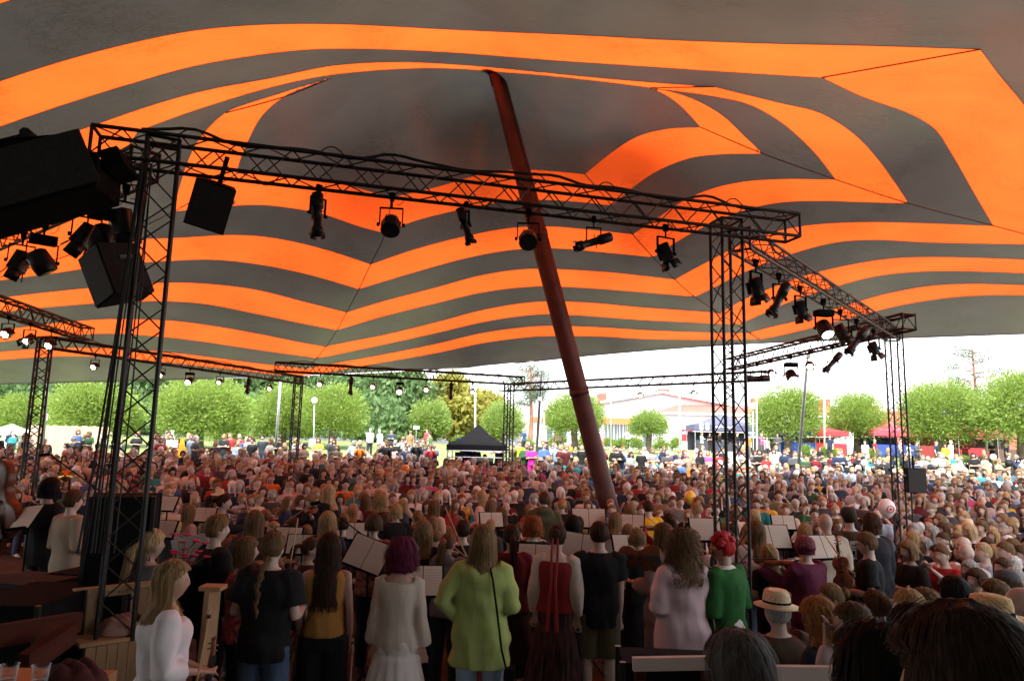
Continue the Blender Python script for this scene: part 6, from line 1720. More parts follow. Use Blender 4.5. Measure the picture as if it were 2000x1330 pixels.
# ---- audience seats
SEATS = []
row = 0
for r_ in range(16):
    Y0 = 15.0 + .93 * r_
    half = .745 * Y0 + .5
    xs = np.arange(-half, half, .53)
    for x in xs:
        x = x + crs.uniform(-.07, .07) + (.26 if r_ % 2 else 0)
        y = Y0 + crs.uniform(-.10, .10) - .0012 * x * x
        px = proj((x, y, gz(x, y) + 1.2))[0]
        if crs.random() < .09: continue
        if abs(px - 1020 - (r_ - 6) * 3) < 12 and r_ > 9: continue
        if 845 < px < 1012 and r_ > 13: continue
        if abs(x - pb[0]) < .45 and abs(y - pb[1]) < .5: continue
        if px > 1745 and r_ < 1: continue
        SEATS.append((r_, x, y))
lodS = None
n_ind = 0
rowc = {}
stuff = []
for r_, x, y in SEATS:
    i = int(crs.choice(10, p=[.16, .10, .18, .16, .09, .06, .13, .055, .015, .05])); tn, tcx, _ = pick_top(); hc = pick_hair()
    s = crs.uniform(.93, 1.06) * (.78 if crs.random() < .06 else 1)
    rz = face_stage(x, y) + crs.uniform(-.35, .35)
    tcx = tuple(np.clip(np.array(tcx) * crs.uniform(.55, 1.1), 0, .75))
    if r_ < 2:
        k = rowc.get(r_, 0); rowc[r_] = k + 1
        lb = '%s in %s, %s audience row, %s from bass side' % (STYLE['sit'][i], tn, ORD[r_], ordn(k))
        put('sit', i, (x, y, gz(x, y)), rz, s, lb, 'seated audience', tcx, hc, BOTC[crs.integers(0, 5)], hatc=(.5, .4, .25) if i == 8 else None)
        n_ind += 1
    else: stuff.append((i + (10 if r_ > 4 else 0), x, y, gz(x, y), rz, s, tcx, HAIRC[hc], SKIN[crs.integers(0, 3)]))
# the rest of the audience, as one mass
lodS = protos('sit', 1) + protos('sit', 2) + protos('stand', 2)
packed = []
for pi_, p in enumerate(lodS):
    Vs, Ts, part, fc = [], [], [], []
    n = 0
    for k, (V, F, f_) in p.items():
        V = np.asarray(V)
        T = []
        for f in F:
            for q in range(1, len(f) - 1): T.append((f[0], f[q], f[q + 1]))
        Vs.append(V); Ts.append(np.array(T) + n); n += len(V)
        part += [{'body': 0, 'top': 1, 'hair': 2, 'hat': 3, 'bottom': 4}[k]] * len(V)
        fc.append(f_ if f_ is not None else np.zeros(len(V)))
    V = np.vstack(Vs); T = np.vstack(Ts); part = np.array(part); fc = np.concatenate(fc)
    keep = (V[:, 2][T].max(1) > (.62 if pi_ < 10 else .70 if pi_ < 20 else -1))                            # nothing below the seat shows
    packed.append((V, T[keep], part, fc))
def mass(name, members, label):
    AV, AT, AC = [], [], []; n = 0
    for i, x, y, z, rz, s, tc_, hc_, sk_ in members:
        V, T, part, fc = packed[i]
        c, sn = math.cos(rz), math.sin(rz)
        ln, rl = crs.uniform(-.10, .12), crs.uniform(-.08, .08)
        V = np.c_[V[:, 0] * crs.uniform(.92, 1.10) + rl * (V[:, 2] - .5), V[:, 1] + ln * (V[:, 2] - .5), V[:, 2]]
        W = np.c_[V[:, 0] * c - V[:, 1] * sn, V[:, 0] * sn + V[:, 1] * c, V[:, 2]] * s + (x, y, z)
        C = np.array([sk_, tc_, hc_, (.22, .18, .13), (.03, .03, .04)])[part]
        C = C * (1 - .8 * fc[:, None])
        AV.append(W); AT.append(T + n); AC.append(C); n += len(V)
    V = np.vstack(AV); T = np.vstack(AT); C = np.vstack(AC)
    me = bpy.data.meshes.new(name)
    me.vertices.add(len(V)); me.vertices.foreach_set('co', V.astype(np.float32).ravel())
    me.loops.add(T.size); me.loops.foreach_set('vertex_index', T.astype(np.int32).ravel())
    me.polygons.add(len(T)); me.polygons.foreach_set('loop_start', np.arange(0, T.size, 3, dtype=np.int32)); me.polygons.foreach_set('loop_total', np.full(len(T), 3, np.int32))
    me.polygons.foreach_set('use_smooth', np.ones(len(T), bool))
    a = me.color_attributes.new('col', 'FLOAT_COLOR', 'POINT'); a.data.foreach_set('color', np.c_[C, np.ones(len(C))].astype(np.float32).ravel())
    m = bpy.data.materials.new('crowd'); m.use_nodes = True; t = m.node_tree; b = t.nodes['Principled BSDF']
    an = t.nodes.new('ShaderNodeAttribute'); an.attribute_name = 'col'; t.links.new(an.outputs['Color'], b.inputs['Base Color']); b.inputs['Roughness'].default_value = .7; b.inputs['Specular IOR Level'].default_value = .25
    me.materials.append(m); me.update(); me.validate()
    print('mass', name, len(members), len(T))
    return tag(link(name, me), label, 'crowd', kind='stuff')
for q in range(250):                                            # loose crowd standing and sitting behind the last row
    px = crs.uniform(-20, 2020); Y = 29.9 + 5.5 * crs.random() ** 1.5
    if 850 < px < 1020 and Y < 32: continue
    p_ = onground(px, Y); st_ = crs.random() < .55
    i = 20 + int(crs.choice(6)) if st_ else 10 + int(crs.choice(10)); tn, tcx, _ = pick_top()
    stuff.append((i, p_[0], p_[1], p_[2] - (0 if st_ else .15), pi + crs.uniform(-.8, .8), crs.uniform(.85, 1.04), tuple(np.array(tcx) * crs.uniform(.45, .95)), HAIRC[pick_hair()], SKIN[crs.integers(0, 3)]))
mass('crowd', stuff, 'packed seated audience filling the back rows up to the lawn')
# benches under the rows
M_bench = mat('bench_plank', (.20, .13, .085), .8, var=.25, scale=3, stretch=(.4, 4, 4))
bm_seat = MB().box((0, 0, .43), (3.6, .32, .05)).mesh('plank', M_bench); bm_leg = MB().box((0, 0, .2), (.06, .28, .4)).mesh('support', M_bench)
for r_ in range(3):
    Y0 = 15.0 + .93 * r_
    for k in range(7):
        x = -12.5 + 3.9 * k + .2 * r_
        root = empty('audience_bench', (x, Y0 - .0012 * x * x, gz(x, Y0)))
        link('seat', bm_seat, root)
        for sx in (-1.6, 1.6): link('leg', bm_leg, root, loc=(sx, 0, 0))
        tag(root, 'long wooden bench under the %s audience row, %s from the bass side' % (ORD[r_], ORD[k]), 'bench', 'audience benches')

# ---- side audience on the right, facing the players
k = 0
side_rows = {}
for r_ in range(9):
    for q in range(9):
        px = 1772 + 36 * q + (18 if r_ % 2 else 0) + crs.uniform(-7, 7)
        Y = 7.6 + .82 * r_ + crs.uniform(-.1, .1) + .04 * q
        x = at(px, 1000, Y)[0]
        if px > 2012 or crs.random() < .06: continue
        if r_ < 2 and px < 1850: continue
        if abs(x - T3[0]) < .4 and abs(Y - T3[1]) < .5: continue
        i = int(crs.choice(10, p=[.15, .10, .20, .18, .11, .05, .13, .035, .01, .035])); tn, tcx, _ = pick_top(); hc = pick_hair()
        j = side_rows.get(r_, 0); side_rows[r_] = j + 1
        lb = '%s in %s, %s side row, %s from the slim tower' % (STYLE['sit'][i], tn, ORD[r_], ORD[j])
        put('sit', i, (x, Y, 0), R(100) + crs.uniform(-.35, .35) + .25 * (Y - 10) / 5, crs.uniform(.92, 1.04), lb, 'side audience facing the players', tcx, hc, BOTC[crs.integers(0, 5)], hatc=(.5, .4, .25) if i == 8 else None)
        k += 1
print('side', k, 'front', n_ind)
# ---- more players between the named ones and the audience
mus = []
for r_, (Y, n) in enumerate(((9.2, 14), (10.1, 16), (11.0, 17), (12.0, 18), (13.0, 18))):
    for q in range(n):
        px = 300 + (1400) * (q + .5 + crs.uniform(-.3, .3)) / n
        if r_ == 0 and any(abs(px - hp) < 20 for hp, hy, _ in HERO if abs(hy - Y) < .7): continue
        if px > 1330 and crs.random() < .35: continue
        mus.append((r_, px, Y + crs.uniform(-.25, .25)))
cnt = {}
for r_, px, Y in mus:
    st_ = crs.random() < .62
    kind = 'stand' if st_ else 'sit'
    i = int(crs.choice([0, 1, 1, 2, 3, 0])) if st_ else int(crs.choice([0, 2, 2, 3, 4, 6]))
    tn, tcx, _ = TOPS[crs.choice([0, 0, 0, 0, 1, 2, 4, 9, 16, 8, 5, 6])]
    hc = HC[crs.choice([0, 0, 1, 2, 5, 5, 7, 6])][0]
    back = crs.random() < (.80 if Y < 11.5 else .45)
    rz = crs.uniform(-.7, .7) if back else crs.uniform(.9, 5.4)
    s = crs.uniform(.72, .92) if st_ else crs.uniform(.82, 1.0)
    j = cnt.get(r_, 0); cnt[r_] = j + 1
    x = at(px, 980, Y)[0]
    lb = '%s in %s, %s line of players, %s from bass side' % (STYLE[kind][i], tn, ORD[r_], ordn(j))
    put(kind, i, (x, Y, 0), rz, s, lb, 'young players between the near ones and the audience', tcx, hc, BOTC[crs.integers(0, 5)])
print('mus', len(mus))
# ---- people standing behind the audience and on the lawn
def lawn(px, Y, i, top, hc, label, rz=pi, s=1.0, sit=False, botc=None):
    g = onground(px, Y)
    put('sit' if sit else 'stand', i, (g[0], g[1], g[2] - (.3 if sit else 0)), rz, s, label, 'people on the lawn behind the audience', top, hc, botc or BOTC[crs.integers(0, 5)])
lawn(1041, 30.6, 3, (.55, .03, .30), 'brown', 'woman in a magenta dress standing in the aisle by the far tower', botc=(.5, .03, .28))
lawn(470, 33.5, 4, (.5, .03, .04), 'grey', 'man in bright red jacket and pale jeans standing behind the audience', botc=(.5, .52, .56))
lawn(337, 32, 4, (.55, .52, .56), 'brown', 'man in pale lilac shirt beside the yellow flag')
lawn(372, 32.4, 5, (.02, .025, .05), 'brown', 'man in navy filming beside the yellow flag')
lawn(440, 33, 3, (.02, .02, .022), 'blond', 'woman in black next to the man in the red jacket')
lawn(515, 33, 0, (.03, .035, .045), 'dark brown', 'man in dark polo shirt near the silver tent post')
lawn(548, 32.5, 4, (.015, .015, .016), 'dark brown', 'man in black and cap at the silver tent post')
lawn(622, 32, 3, (.45, .28, .05), 'light brown', 'woman in mustard jacket below the globe street lamp')
lawn(655, 31.6, 1, (.02, .03, .03), 'brown', 'long-haired person in dark hoodie near the bare-trunk willow')
lawn(722, 44, 0, (.55, .5, .46), 'grey', 'older woman in beige coat walking on the lawn', rz=.6)
lawn(743, 43, 0, (.35, .45, .6), 'grey', 'man in light blue shirt among the lawn walkers', rz=2.4)
lawn(763, 43, 4, (.03, .04, .06), 'brown', 'man in dark jacket among the lawn walkers')
lawn(770, 31.8, 4, (.015, .015, .016), 'grey', 'broad man in black with crossed arms behind the audience')
lawn(800, 42, 0, (.22, .13, .07), 'dark blond', 'person in brown coat by the white cube sign', rz=.4)
lawn(815, 31.7, 5, (.015, .015, .016), 'dark brown', 'man in black filming in front of the lawn walkers')
lawn(833, 46, 0, (.25, .05, .05), 'brown', 'person in dark red jacket near the pale willow', rz=2.5)
lawn(838, 41, 0, (.12, .17, .08), 'brown', 'man in green jacket and jeans walking past the pale willow', rz=1.2, botc=(.06, .14, .32))
lawn(1022, 50, 0, (.03, .06, .15), 'grey', 'walker in blue jacket and shorts by the pine trunk', rz=1.0)
lawn(1016, 33, 0, (.62, .75, .02), 'brown', 'person in a yellow high-visibility vest by the far tower')
lawn(1067, 33.2, 3, (.55, .52, .48), 'dark brown', 'woman in white shirt with shoulder bag beside the aisle')
lawn(1082, 33.6, 0, (.05, .06, .14), 'light brown', 'person in blue top behind the white-shirted woman')
NAMED = [(1110, 'dark grey', 3), (1135, 'black', 0), (1205, 'black', 4), (1228, 'navy', 3), (1254, 'black', 0), (1276, 'grey', 3), (1306, 'dark grey', 4), (1324, 'navy', 0), (1340, 'red', 3), (1358, 'beige', 1), (1380, 'pink', 3), (1404, 'red', 0), (1486, 'black', 3), (1512, 'cream', 1),
         (1532, 'navy', 0), (1562, 'light blue', 3), (1590, 'burgundy', 1), (1641, 'navy', 4), (1668, 'burgundy', 3), (1690, 'teal', 3), (1716, 'grey', 0), (1738, 'navy', 1), (1808, 'grey', 0), (1838, 'white', 3), (1868, 'teal', 4), (1902, 'black', 3), (1924, 'beige', 1), (1947, 'black', 4), (1985, 'navy', 5)]
TD = {t[0]: t[1] for t in TOPS}
for q, (px, tn, i) in enumerate(NAMED):
    lawn(px, 30.9 + crs.uniform(-.8, 2.4), i, TD[tn], pick_hair(), '%s in %s behind the audience, %s past the mast' % (STYLE['stand'][i], tn, ordn(q)), rz=pi + crs.uniform(-.5, .5), s=crs.uniform(.9, 1.03))
for q, (px, Y, tn, i, st_) in enumerate(sorted([(1388, 55, 'black', 3, 1), (1406, 56, 'black', 1, 1), (1440, 55, 'black', 0, 1), (1372, 54, 'light blue', 3, 1), (1462, 52, 'orange', 0, 1), (1488, 54, 'pink', 3, 1), (1505, 42, 'green', 6, 0), (1498, 50, 'grey', 0, 1), (1520, 52, 'dark grey', 1, 1), (1568, 41, 'red', 6, 0),
                          (1600, 50, 'black', 2, 0), (1620, 52, 'navy', 0, 1), (1640, 42, 'black', 0, 0), (1658, 44, 'white', 3, 0), (1690, 46, 'white', 0, 1), (1680, 40, 'orange', 6, 0), (1710, 50, 'red', 0, 1), (1760, 48, 'pale pink', 0, 1), (1775, 46, 'white', 3, 1), (1790, 45, 'dark grey', 4, 1), (1800, 40, 'beige', 2, 0), (1830, 47, 'navy', 0, 1),
                          (1846, 45, 'yellow', 1, 1), (1858, 46, 'white', 0, 1), (1886, 50, 'red', 4, 1), (1940, 50, 'black', 3, 1), (1965, 46, 'navy', 0, 1), (1990, 42, 'teal', 6, 0), (1260, 44, 'white', 2, 0), (1272, 43, 'orange', 6, 0), (1286, 42, 'blue', 0, 0), (1225, 58, 'white', 3, 1), (1250, 60, 'cream', 0, 1), (50, 33, 'navy', 0, 1), (150, 33, 'blue', 3, 1), (178, 33.5, 'green', 0, 1), (205, 33, 'grey', 1, 1), (300, 33, 'dark grey', 0, 1), (230, 33, 'black', 4, 1), (690, 31.8, 'light blue', 1, 1), (705, 31.9, 'dark grey', 3, 1), (580, 33, 'white', 3, 1)])):
    kd = 'stand' if st_ else 'sit'
    lawn(px, Y, i, TD[tn], pick_hair(), '%s in %s %s on lawn, %s from white tent' % (STYLE[kd][i], tn, 'standing' if st_ else 'sitting', ordn(q)), rz=pi + crs.uniform(-1.2, 1.2), sit=not st_, s=crs.uniform(.9, 1.03))
# people at the sound desk
for px, i, tn, lb in ((930, 0, 'black', 'sound engineer in black standing under the black tent'), (950, 0, 'dark grey', 'second sound engineer sitting low behind the desk')):
    x = X(px, 29.6); put('stand', i, (x, 29.6, gz(x, 29.6) - (.0 if px < 940 else .35)), pi, .98, lb, 'sound engineers', TD[tn], 'dark brown')

# ================================================================== instruments, stands and clutter
M_violin = mat('varnished_spruce', (.12, .033, .012), .38, var=.3, scale=7, spec=.4)
M_ebony = mat('ebony', (.012, .01, .009), .4)
M_bowwood = mat('pale_bow_wood', (.42, .26, .13), .45)
M_paper = mat('sheet_paper', (.55, .45, .37), .8, var=.04)
M_ink = mat('printed_staves', (.42, .37, .34), .9)
def violin_meshes():
    mb = MB(); out = []
    prof = [(0, .0), (.012, .075), (.05, .100), (.09, .1025), (.125, .088), (.15, .062), (.185, .054), (.215, .060), (.235, .076), (.27, .084), (.31, .080), (.34, .055), (.355, .0)]
    ys = np.linspace(0, .355, 30); ws = np.interp(ys, [p[0] for p in prof], [p[1] for p in prof])
    o = [(w_, y) for y, w_ in zip(ys, ws)] + [(-w_, y) for y, w_ in zip(ys[::-1], ws[::-1])][1:-1]
    rings = []
    for z, k in ((-.026, .80), (-.020, .97), (-.018, 1.0), (.014, 1.0), (.016, .97), (.024, .72)):
        rings.append([(x * k, .1775 + (y - .1775) * (k * .5 + .5), z) for x, y in o])
    body = MB().loft(rings).mesh('violin_body', M_violin, True)
    nk = MB(); nk.box((0, .40, .012), (.026, .16, .022)); nk.tube([(0, .47, .01), (0, .535, .0), (0, .575, -.012), (0, .585, .008), (0, .568, .012)], [.013, .012, .013, .012, .008], 8)
    for i in range(4): nk.tube([(-.035 if i % 2 else .035, .50 + .016 * i, .002), (0, .50 + .016 * i, .002)], .005, 5)
    neck = nk.mesh('neck', M_violin, False)
    fb = MB().box((0, .345, .034), (.03, .27, .008)).box((0, .055, .036), (.036, .11, .008)).box((0, .165, .038), (.045, .004, .03)).mesh('fingerboard', M_ebony)
    ch = MB().ell((-.04, .012, .03), (.05, .035, .012), 10, 6).mesh('chin_rest', M_ebony, True)
    return body, neck, fb, ch
VM = violin_meshes()
def fiddle(base, tip, up, label, s=1.0, name='violin', cat='violin', group='fiddles held by the players'):
    """base: the chin end, tip: towards the scroll, up: the way the belly faces"""
    y = Vector(tip) - Vector(base); y.normalize(); z = Vector(up); z = (z - y * z.dot(y)).normalized(); x = y.cross(z)
    root = empty(name); root.matrix_world = Matrix(((x.x, y.x, z.x, base[0]), (x.y, y.y, z.y, base[1]), (x.z, y.z, z.z, base[2]), (0, 0, 0, 1))) @ Matrix.Scale(s, 4)
    for nm, me in zip(('body', 'neck', 'fingerboard', 'chin_rest'), VM): link(nm, me, root)
    return tag(root, label, cat, group)
def bow(a, b, label, group='bows held by the players'):
    a, b = np.array(a), np.array(b)
    root = empty('violin_bow', a); d_ = b - a
    pts = [d_ * t + np.array((0, 0, -.012 * math.sin(pi * t))) for t in np.linspace(0, 1, 8)]
    MB().tube(pts, .0055, 6).obj('stick', M_bowwood, root, True)
    MB().tube([(0, 0, -.022), d_ + (0, 0, -.012)], .004, 4).obj('hair', M_paper, root)
    MB().box(d_ * .06 + (0, 0, -.014), (.02, .02, .02)).obj('frog', M_ebony, root)
    return tag(root, label, 'bow', group)
def local(o, p): return np.array(Matrix.Translation(o.location) @ Matrix.Rotation(o.rotation_euler[2], 4, 'Z') @ Matrix.Scale(o.scale[0], 4) @ Vector(p))
def give_fiddle(o, k, sw, neckz, label, blabel):
    """fiddle under the chin of someone whose arms are in the playing pose"""
    base = local(o, (-.035 * k, .075 * k, neckz + .035 * k)); tip = local(o, (-(sw + .13) * k, .46 * k, neckz - .0 * k))
    fiddle(base, tip, (0, 0, 1), label, .95)
    hand = local(o, ((sw + .06) * k, .42 * k, neckz - .16 * k)); far = local(o, (-(.30) * k, .30 * k, neckz + .22 * k))
    bow(hand, far, blabel)
for o in list(sc.objects):
    if o.type == 'MESH' and o.name.startswith('person') and o.parent is None:
        lb = o.get('label', '')
        if 'brown bob in a red top' in lb: give_fiddle(o, .91, .158, 1.31, 'fiddle under the chin of the woman in the red top', 'bow of the fiddler in the red top')
        elif 'plum dress' in lb: give_fiddle(o, .90, .17, 1.30, 'fiddle held by the woman in the plum dress', 'bow of the woman in the plum dress')
        elif 'pink scrunchie' in lb: give_fiddle(o, .88, .158, 1.27, 'fiddle of the girl with the pink scrunchie', 'bow rising past the girl with the pink scrunchie')
        elif 'pinned dark hair' in lb: give_fiddle(o, .95, .158, 1.37, 'fiddle of the tall woman with pinned hair', 'bow of the tall woman with pinned hair')
        elif 'facing back towards' in lb: give_fiddle(o, .93, .158, 1.34, 'fiddle of the player facing the camera', 'bow of the fiddler facing the camera')
        elif 'boy in pale pink shirt' in lb: give_fiddle(o, .92, .175, 1.33, 'fiddle of the boy in the pale pink shirt', 'bow of the boy in the pale pink shirt')
        elif lb.startswith('fiddle player with ponytail'):
            tail = lb.split(' in ', 1)[1]
            give_fiddle(o, .99, .158, 1.43, 'fiddle of player in ' + tail, 'bow of player in ' + tail)
# fiddles hanging from hands
wl_ = local(g6, g6f.arm['L'][2] + np.array((.0, .07, .0)))
fiddle(wl_ + np.array((-.03, -.02, -.42)), wl_ + np.array((.03, .0, .1)), (.8, -.6, .1), 'fiddle held upright by the girl in the oversized white t-shirt', 1.0)
bow(at(410, 1190, 4.5), at(384, 1335, 4.4), 'bow pointing down beside the wooden post')
fiddle(at(1384, 1205, 6.2), at(1392, 1080, 6.3), (-.4, -1, 0), 'fiddle hanging between the frizzy-haired girl and the cardigan', 1.0)
bow(at(1380, 1120, 6.15), at(1398, 1235, 6.1), 'bow hanging down beside the green cardigan')
bow(at(1388, 1108, 6.1), at(1362, 1078, 6.3), 'pale bow tip behind the frizzy-haired girl')
bow(at(690, 1245, 5.9), at(684, 1340, 5.8), 'bow hanging from the hand of the woman in mustard')
bow(at(915, 1092, 6.6), at(870, 990, 6.9), 'long pale bow slanting up beside the lime green blouse')
bow(at(566, 1105, 6.5), at(582, 1012, 6.7), 'pale bow standing up between the braid and the dark long hair')
bow(at(1640, 1085, 7.2), at(1605, 1035, 7.6), 'pale bow in front of the bald man')
bow(at(1670, 1120, 7.1), at(1630, 1085, 7.3), 'bow held by the young man with glasses')
fiddle(at(1650, 1150, 7.1), at(1640, 1085, 7.3), (-.6, -.8, .2), 'fiddle held low by the young man with glasses', .95)
# guitar-like instrument across the grey hoodie
fiddle(at(1292, 1092, 7.0), at(1195, 1085, 7.25), (-.1, -1, .25), 'dark mandolin-like instrument across the girl in the grey hoodie', 1.25, 'mandolin', 'mandolin')
# double bass at the picture edge
fiddle(at(18, 1050, 8.8), at(2, 930, 8.9), (-.5, -.8, .1), 'dark red double bass at the picture edge', 2.7, 'double_bass', 'double bass', None)
bow(at(75, 985, 8.5), at(28, 945, 8.7), 'bow of the double bass player')
M_brass = mat('polished_brass', (.75, .45, .12), .25, .9)
root = empty('brass_horn', at(128, 940, 9.8)); root.scale = (.65, .65, .65)
MB().lathe([0, .05, .15, .25, .28], [.02, .025, .04, .09, .13], 18).obj('bell', M_brass, root, True, rot=(R(60), 0, R(30)))
MB().tube([(.12 * math.cos(t), .02, -.1 + .12 * math.sin(t)) for t in np.linspace(0, 2 * pi, 17)], .014, 8).obj('coil', M_brass, root, True)
tag(root, 'shiny brass horn behind the tall player dressed in black', 'horn')

# ---- music stands
def stand(px, py, Y, label, wd=.46, hh=.31, yaw=0.0, tilt=R(28), roll=0.0, pages=2, wood=False):
    c = at(px, py, Y)
    root = empty('music_stand', (c[0], c[1], 0), yaw)
    z = c[2]
    m = mat('brown_stand_wood', (.16, .07, .03), .5) if wood else M_black
    MB().tube([(0, .03, .32), (0, .03, z - .05)], .011, 8).obj('post', m, root)
    for i in range(3):
        a = i * 2 * pi / 3 + .5
        MB().tube([(0, .03, .36), (.28 * math.cos(a), .03 + .28 * math.sin(a), .02)], .009, 6).obj('leg', m, root)
    rot = (-tilt, roll, 0)
    if wood:
        d_ = MB()
        for a, b in (((-.22, -.1), (.22, -.1)), ((-.22, .1), (.22, .1)), ((-.22, -.1), (-.22, .1)), ((.22, -.1), (.22, .1)), ((-.22, .1), (0, -.1)), ((0, -.1), (.22, .1)), ((0, -.12), (0, .16))): d_.tube([(a[0], 0, a[1]), (b[0], 0, b[1])], .009, 5)
        d_.obj('desk', m, root, loc=(0, 0, z), rot=rot)
    else:
        dk = MB().box((0, .008, 0), (wd + .03, .006, hh + .02)).box((0, -.02, -hh / 2 - .01), (wd + .03, .06, .008)).obj('desk', m, root, loc=(0, 0, z), rot=rot)
    if pages:
        for k in range(pages):
            x0 = (-wd / 2 + wd / pages * (k + .5))
            pg = MB().box((0, 0, 0), (wd / pages - .008, .003, hh)).obj('sheet', M_paper, root, loc=(x0 * math.cos(roll), -.006 * math.cos(tilt) - .002 * k, z - x0 * math.sin(roll)), rot=rot)
            st_ = MB()
            for q in range(9): st_.box((0, -.0026, hh / 2 - .035 - q * (hh - .06) / 8.5), ((wd / pages) * .8, .0012, .0045))
            st_.obj('staves', M_ink, pg)
    return tag(root, label, 'music stand', 'music stands')
stand(718, 1082, 6.75, 'slanted music stand with two open pages between the mustard top and the magenta hair', .38, .29, R(-14), R(30), R(16))
stand(826, 1134, 6.5, 'music stand with white pages beside the cream lace top', .34, .26, R(10), R(25))
stand(1045, 1090, 7.7, 'music stand with bright page behind the folk dress', .36, .30, R(-8))
stand(1136, 1068, 7.8, 'large music stand with open pages behind the black t-shirt', .40, .28, R(-12), R(22), R(6))
stand(1228, 1066, 8.3, 'music stand with a page in front of the short-haired blond person', .36, .26, R(12))
stand(1150, 1012, 10.2, 'music stand with open pages near the boy in yellow', .46, .28, R(0))
stand(1505, 1048, 8.1, 'music stand with wide page behind the golden-haired girl', .44, .27, R(8))
stand(1608, 1068, 8.0, 'music stand with a page in front of the bald man', .40, .26, R(18))
stand(1378, 1034, 8.7, 'bright music stand just before the cardigan tower', .36, .28, R(0), pages=1)
stand(52, 1010, 8.6, 'tall music stand with orange-lit sheet beside the player dressed in black', .42, .30, R(-30), R(34), R(-8), pages=1)
stand(1034, 1124, 7.3, 'wooden folding music stand without sheets beside the lime green blouse', yaw=R(4), wood=True, pages=0, tilt=R(5))
for i, (px, py, Y, lb) in enumerate(((325, 968, 10.6, 'behind the near tower legs'), (318, 1018, 9.2, 'close behind the near tower'), (562, 1032, 8.9, 'behind the braid'), (590, 1048, 8.2, 'behind the side-facing girl'), (692, 1022, 9.4, 'behind the half-up blond hair'),
        (960, 1000, 10.4, 'behind the lime green blouse wearer'), (1235, 1004, 10.6, 'next to the boy in yellow'), 
        (400, 990, 10.9, 'in the far line by the red flowers'), (1530, 1005, 10.8, 'in the far line behind the golden-haired girl'))):
    stand(px, py + 15, Y, 'small music stand with lit pages ' + lb, .33, .22, R(-15 + 6 * (i % 6)), R(26))
# microphone stands
for px, py, Y, lb in ((140, 905, 9.8, 'microphone boom stand slanting among the players at the double bass side'), (668, 1000, 9.0, 'thin microphone stand among the players')):
    c = at(px, py, Y); root = empty('microphone_stand', (c[0], c[1], 0))
    MB().tube([(0, 0, 0), (0, 0, c[2] - .1)], .012, 6).obj('post', M_black, root); MB().tube([(.5, .1, c[2] - .45), (-.25, -.1, c[2] + .12)], .009, 6).obj('boom', M_black, root)
    MB().tube([(-.25, -.1, c[2] + .12), (-.36, -.12, c[2] + .10)], .022, 8).obj('microphone', M_black, root); MB().lathe([0, .03], [.15, .05], 14).obj('foot', M_black, root)
    tag(root, lb, 'microphone stand')

# ---- wooden booth with planks, cloth, post, flowers
M_plank = mat('pine_planks', (.30, .175, .085), .75, var=.3, scale=3, stretch=(5, 5, .6))
M_plankd = mat('pine_planks_edge', (.36, .21, .105), .75, var=.2, scale=4)
c0, c1 = at(152, 1160, 5.25), at(304, 1150, 5.6)
root = empty('plank_booth', (c0[0], c0[1], 0)); d_ = c1 - c0; L = np.linalg.norm(d_[:2]); ang = math.atan2(d_[1], d_[0]); root.rotation_euler = (0, 0, ang)
pk = MB().box((0, 0, .5), (.062, .02, 1.0)).mesh('plank', M_plank)
ztop = c0[2]
n = int(L / .066)
for i in range(n + 1): link('plank', pk, root, loc=(.033 + .066 * i, .003 * (i % 2), .02 * 0), scale=(1, 1, ztop + .006 * math.sin(i * 1.9)))
MB().box((L / 2 + .02, 0, ztop + .02), (L + .1, .06, .035)).obj('top_rail', M_plankd, root)
MB().box((L * .42, -.16, ztop - .28), (L * .95, .30, .025)).obj('shelf', M_plankd, root)
pk2 = MB().box((0, 0, .5), (.02, .055, 1.0)).mesh('side_plank', M_plank)
for i in range(6): link('side_plank', pk2, root, loc=(L * .72 + .012 * i, -.06 - .06 * i, 0), scale=(1, 1, ztop - .16))
for i in range(int(L * .7 / .066)): link('front_plank', pk, root, loc=(.04 + .066 * i, -.31, 0), scale=(1, 1, ztop - .295))
tag(root, 'pine plank booth with a shelf beside the girl in the oversized t-shirt', 'booth')
def cloth_heap(name, c, sx, sy, sz, m, label, seed, cat='cloth'):
    rs = np.random.default_rng(seed); n = 28; V = []; F = []
    ph = rs.uniform(0, 6, 6)
    for i in range(n):
        for j in range(n):
            x, y = -1 + 2 * i / (n - 1), -1 + 2 * j / (n - 1); r = min(math.hypot(x, y), 1.3)
            z = max(0, 1 - r ** 3.5) ** .6 * (.62 + .14 * math.sin(2.2 * x + ph[0]) + .22 * abs(math.sin(3.7 * x + 2.4 * y + 1.2 * math.sin(3 * y) + ph[2])) + .13 * abs(math.sin(7 * y - 5 * x + ph[3])) - .10)
            k = 1 / max(1, r); V.append((x * k * sx, y * k * sy, max(z, .03) * sz))
    for i in range(n - 1):
        for j in range(n - 1): F.append((i * n + j, (i + 1) * n + j, (i + 1) * n + j + 1, i * n + j + 1))
    o = link(name, make_mesh(name, V, F, m, smooth=True), None, loc=c); tag(o, label, cat); return o
q = at(228, 1243, 5.3)
cloth_heap('folded_cloth', (q[0], q[1], ztop - .265), .15, .11, .14, mat('dusty_pink_cloth', (.36, .20, .17), .9, var=.15), 'crumpled dusty pink cloth lying on the booth shelf', 3)
pp0, pp1 = at(416, 1150, 5.2), at(396, 1350, 5.1)
root = empty('wooden_post', (pp1[0], pp1[1], 0)); dd_ = (pp0 - pp1)
MB().tube([(-dd_[0] * pp1[2] / dd_[2], -dd_[1] * pp1[2] / dd_[2], 0), pp0 - np.array((pp1[0], pp1[1], 0))], .058, 4).obj('shaft', M_plankd, root)
MB().box(pp0 - np.array((pp1[0], pp1[1], -.012)), (.15, .13, .028)).obj('cap', M_plankd, root)
tag(root, 'pale square wooden post beside the person with the braid', 'post')
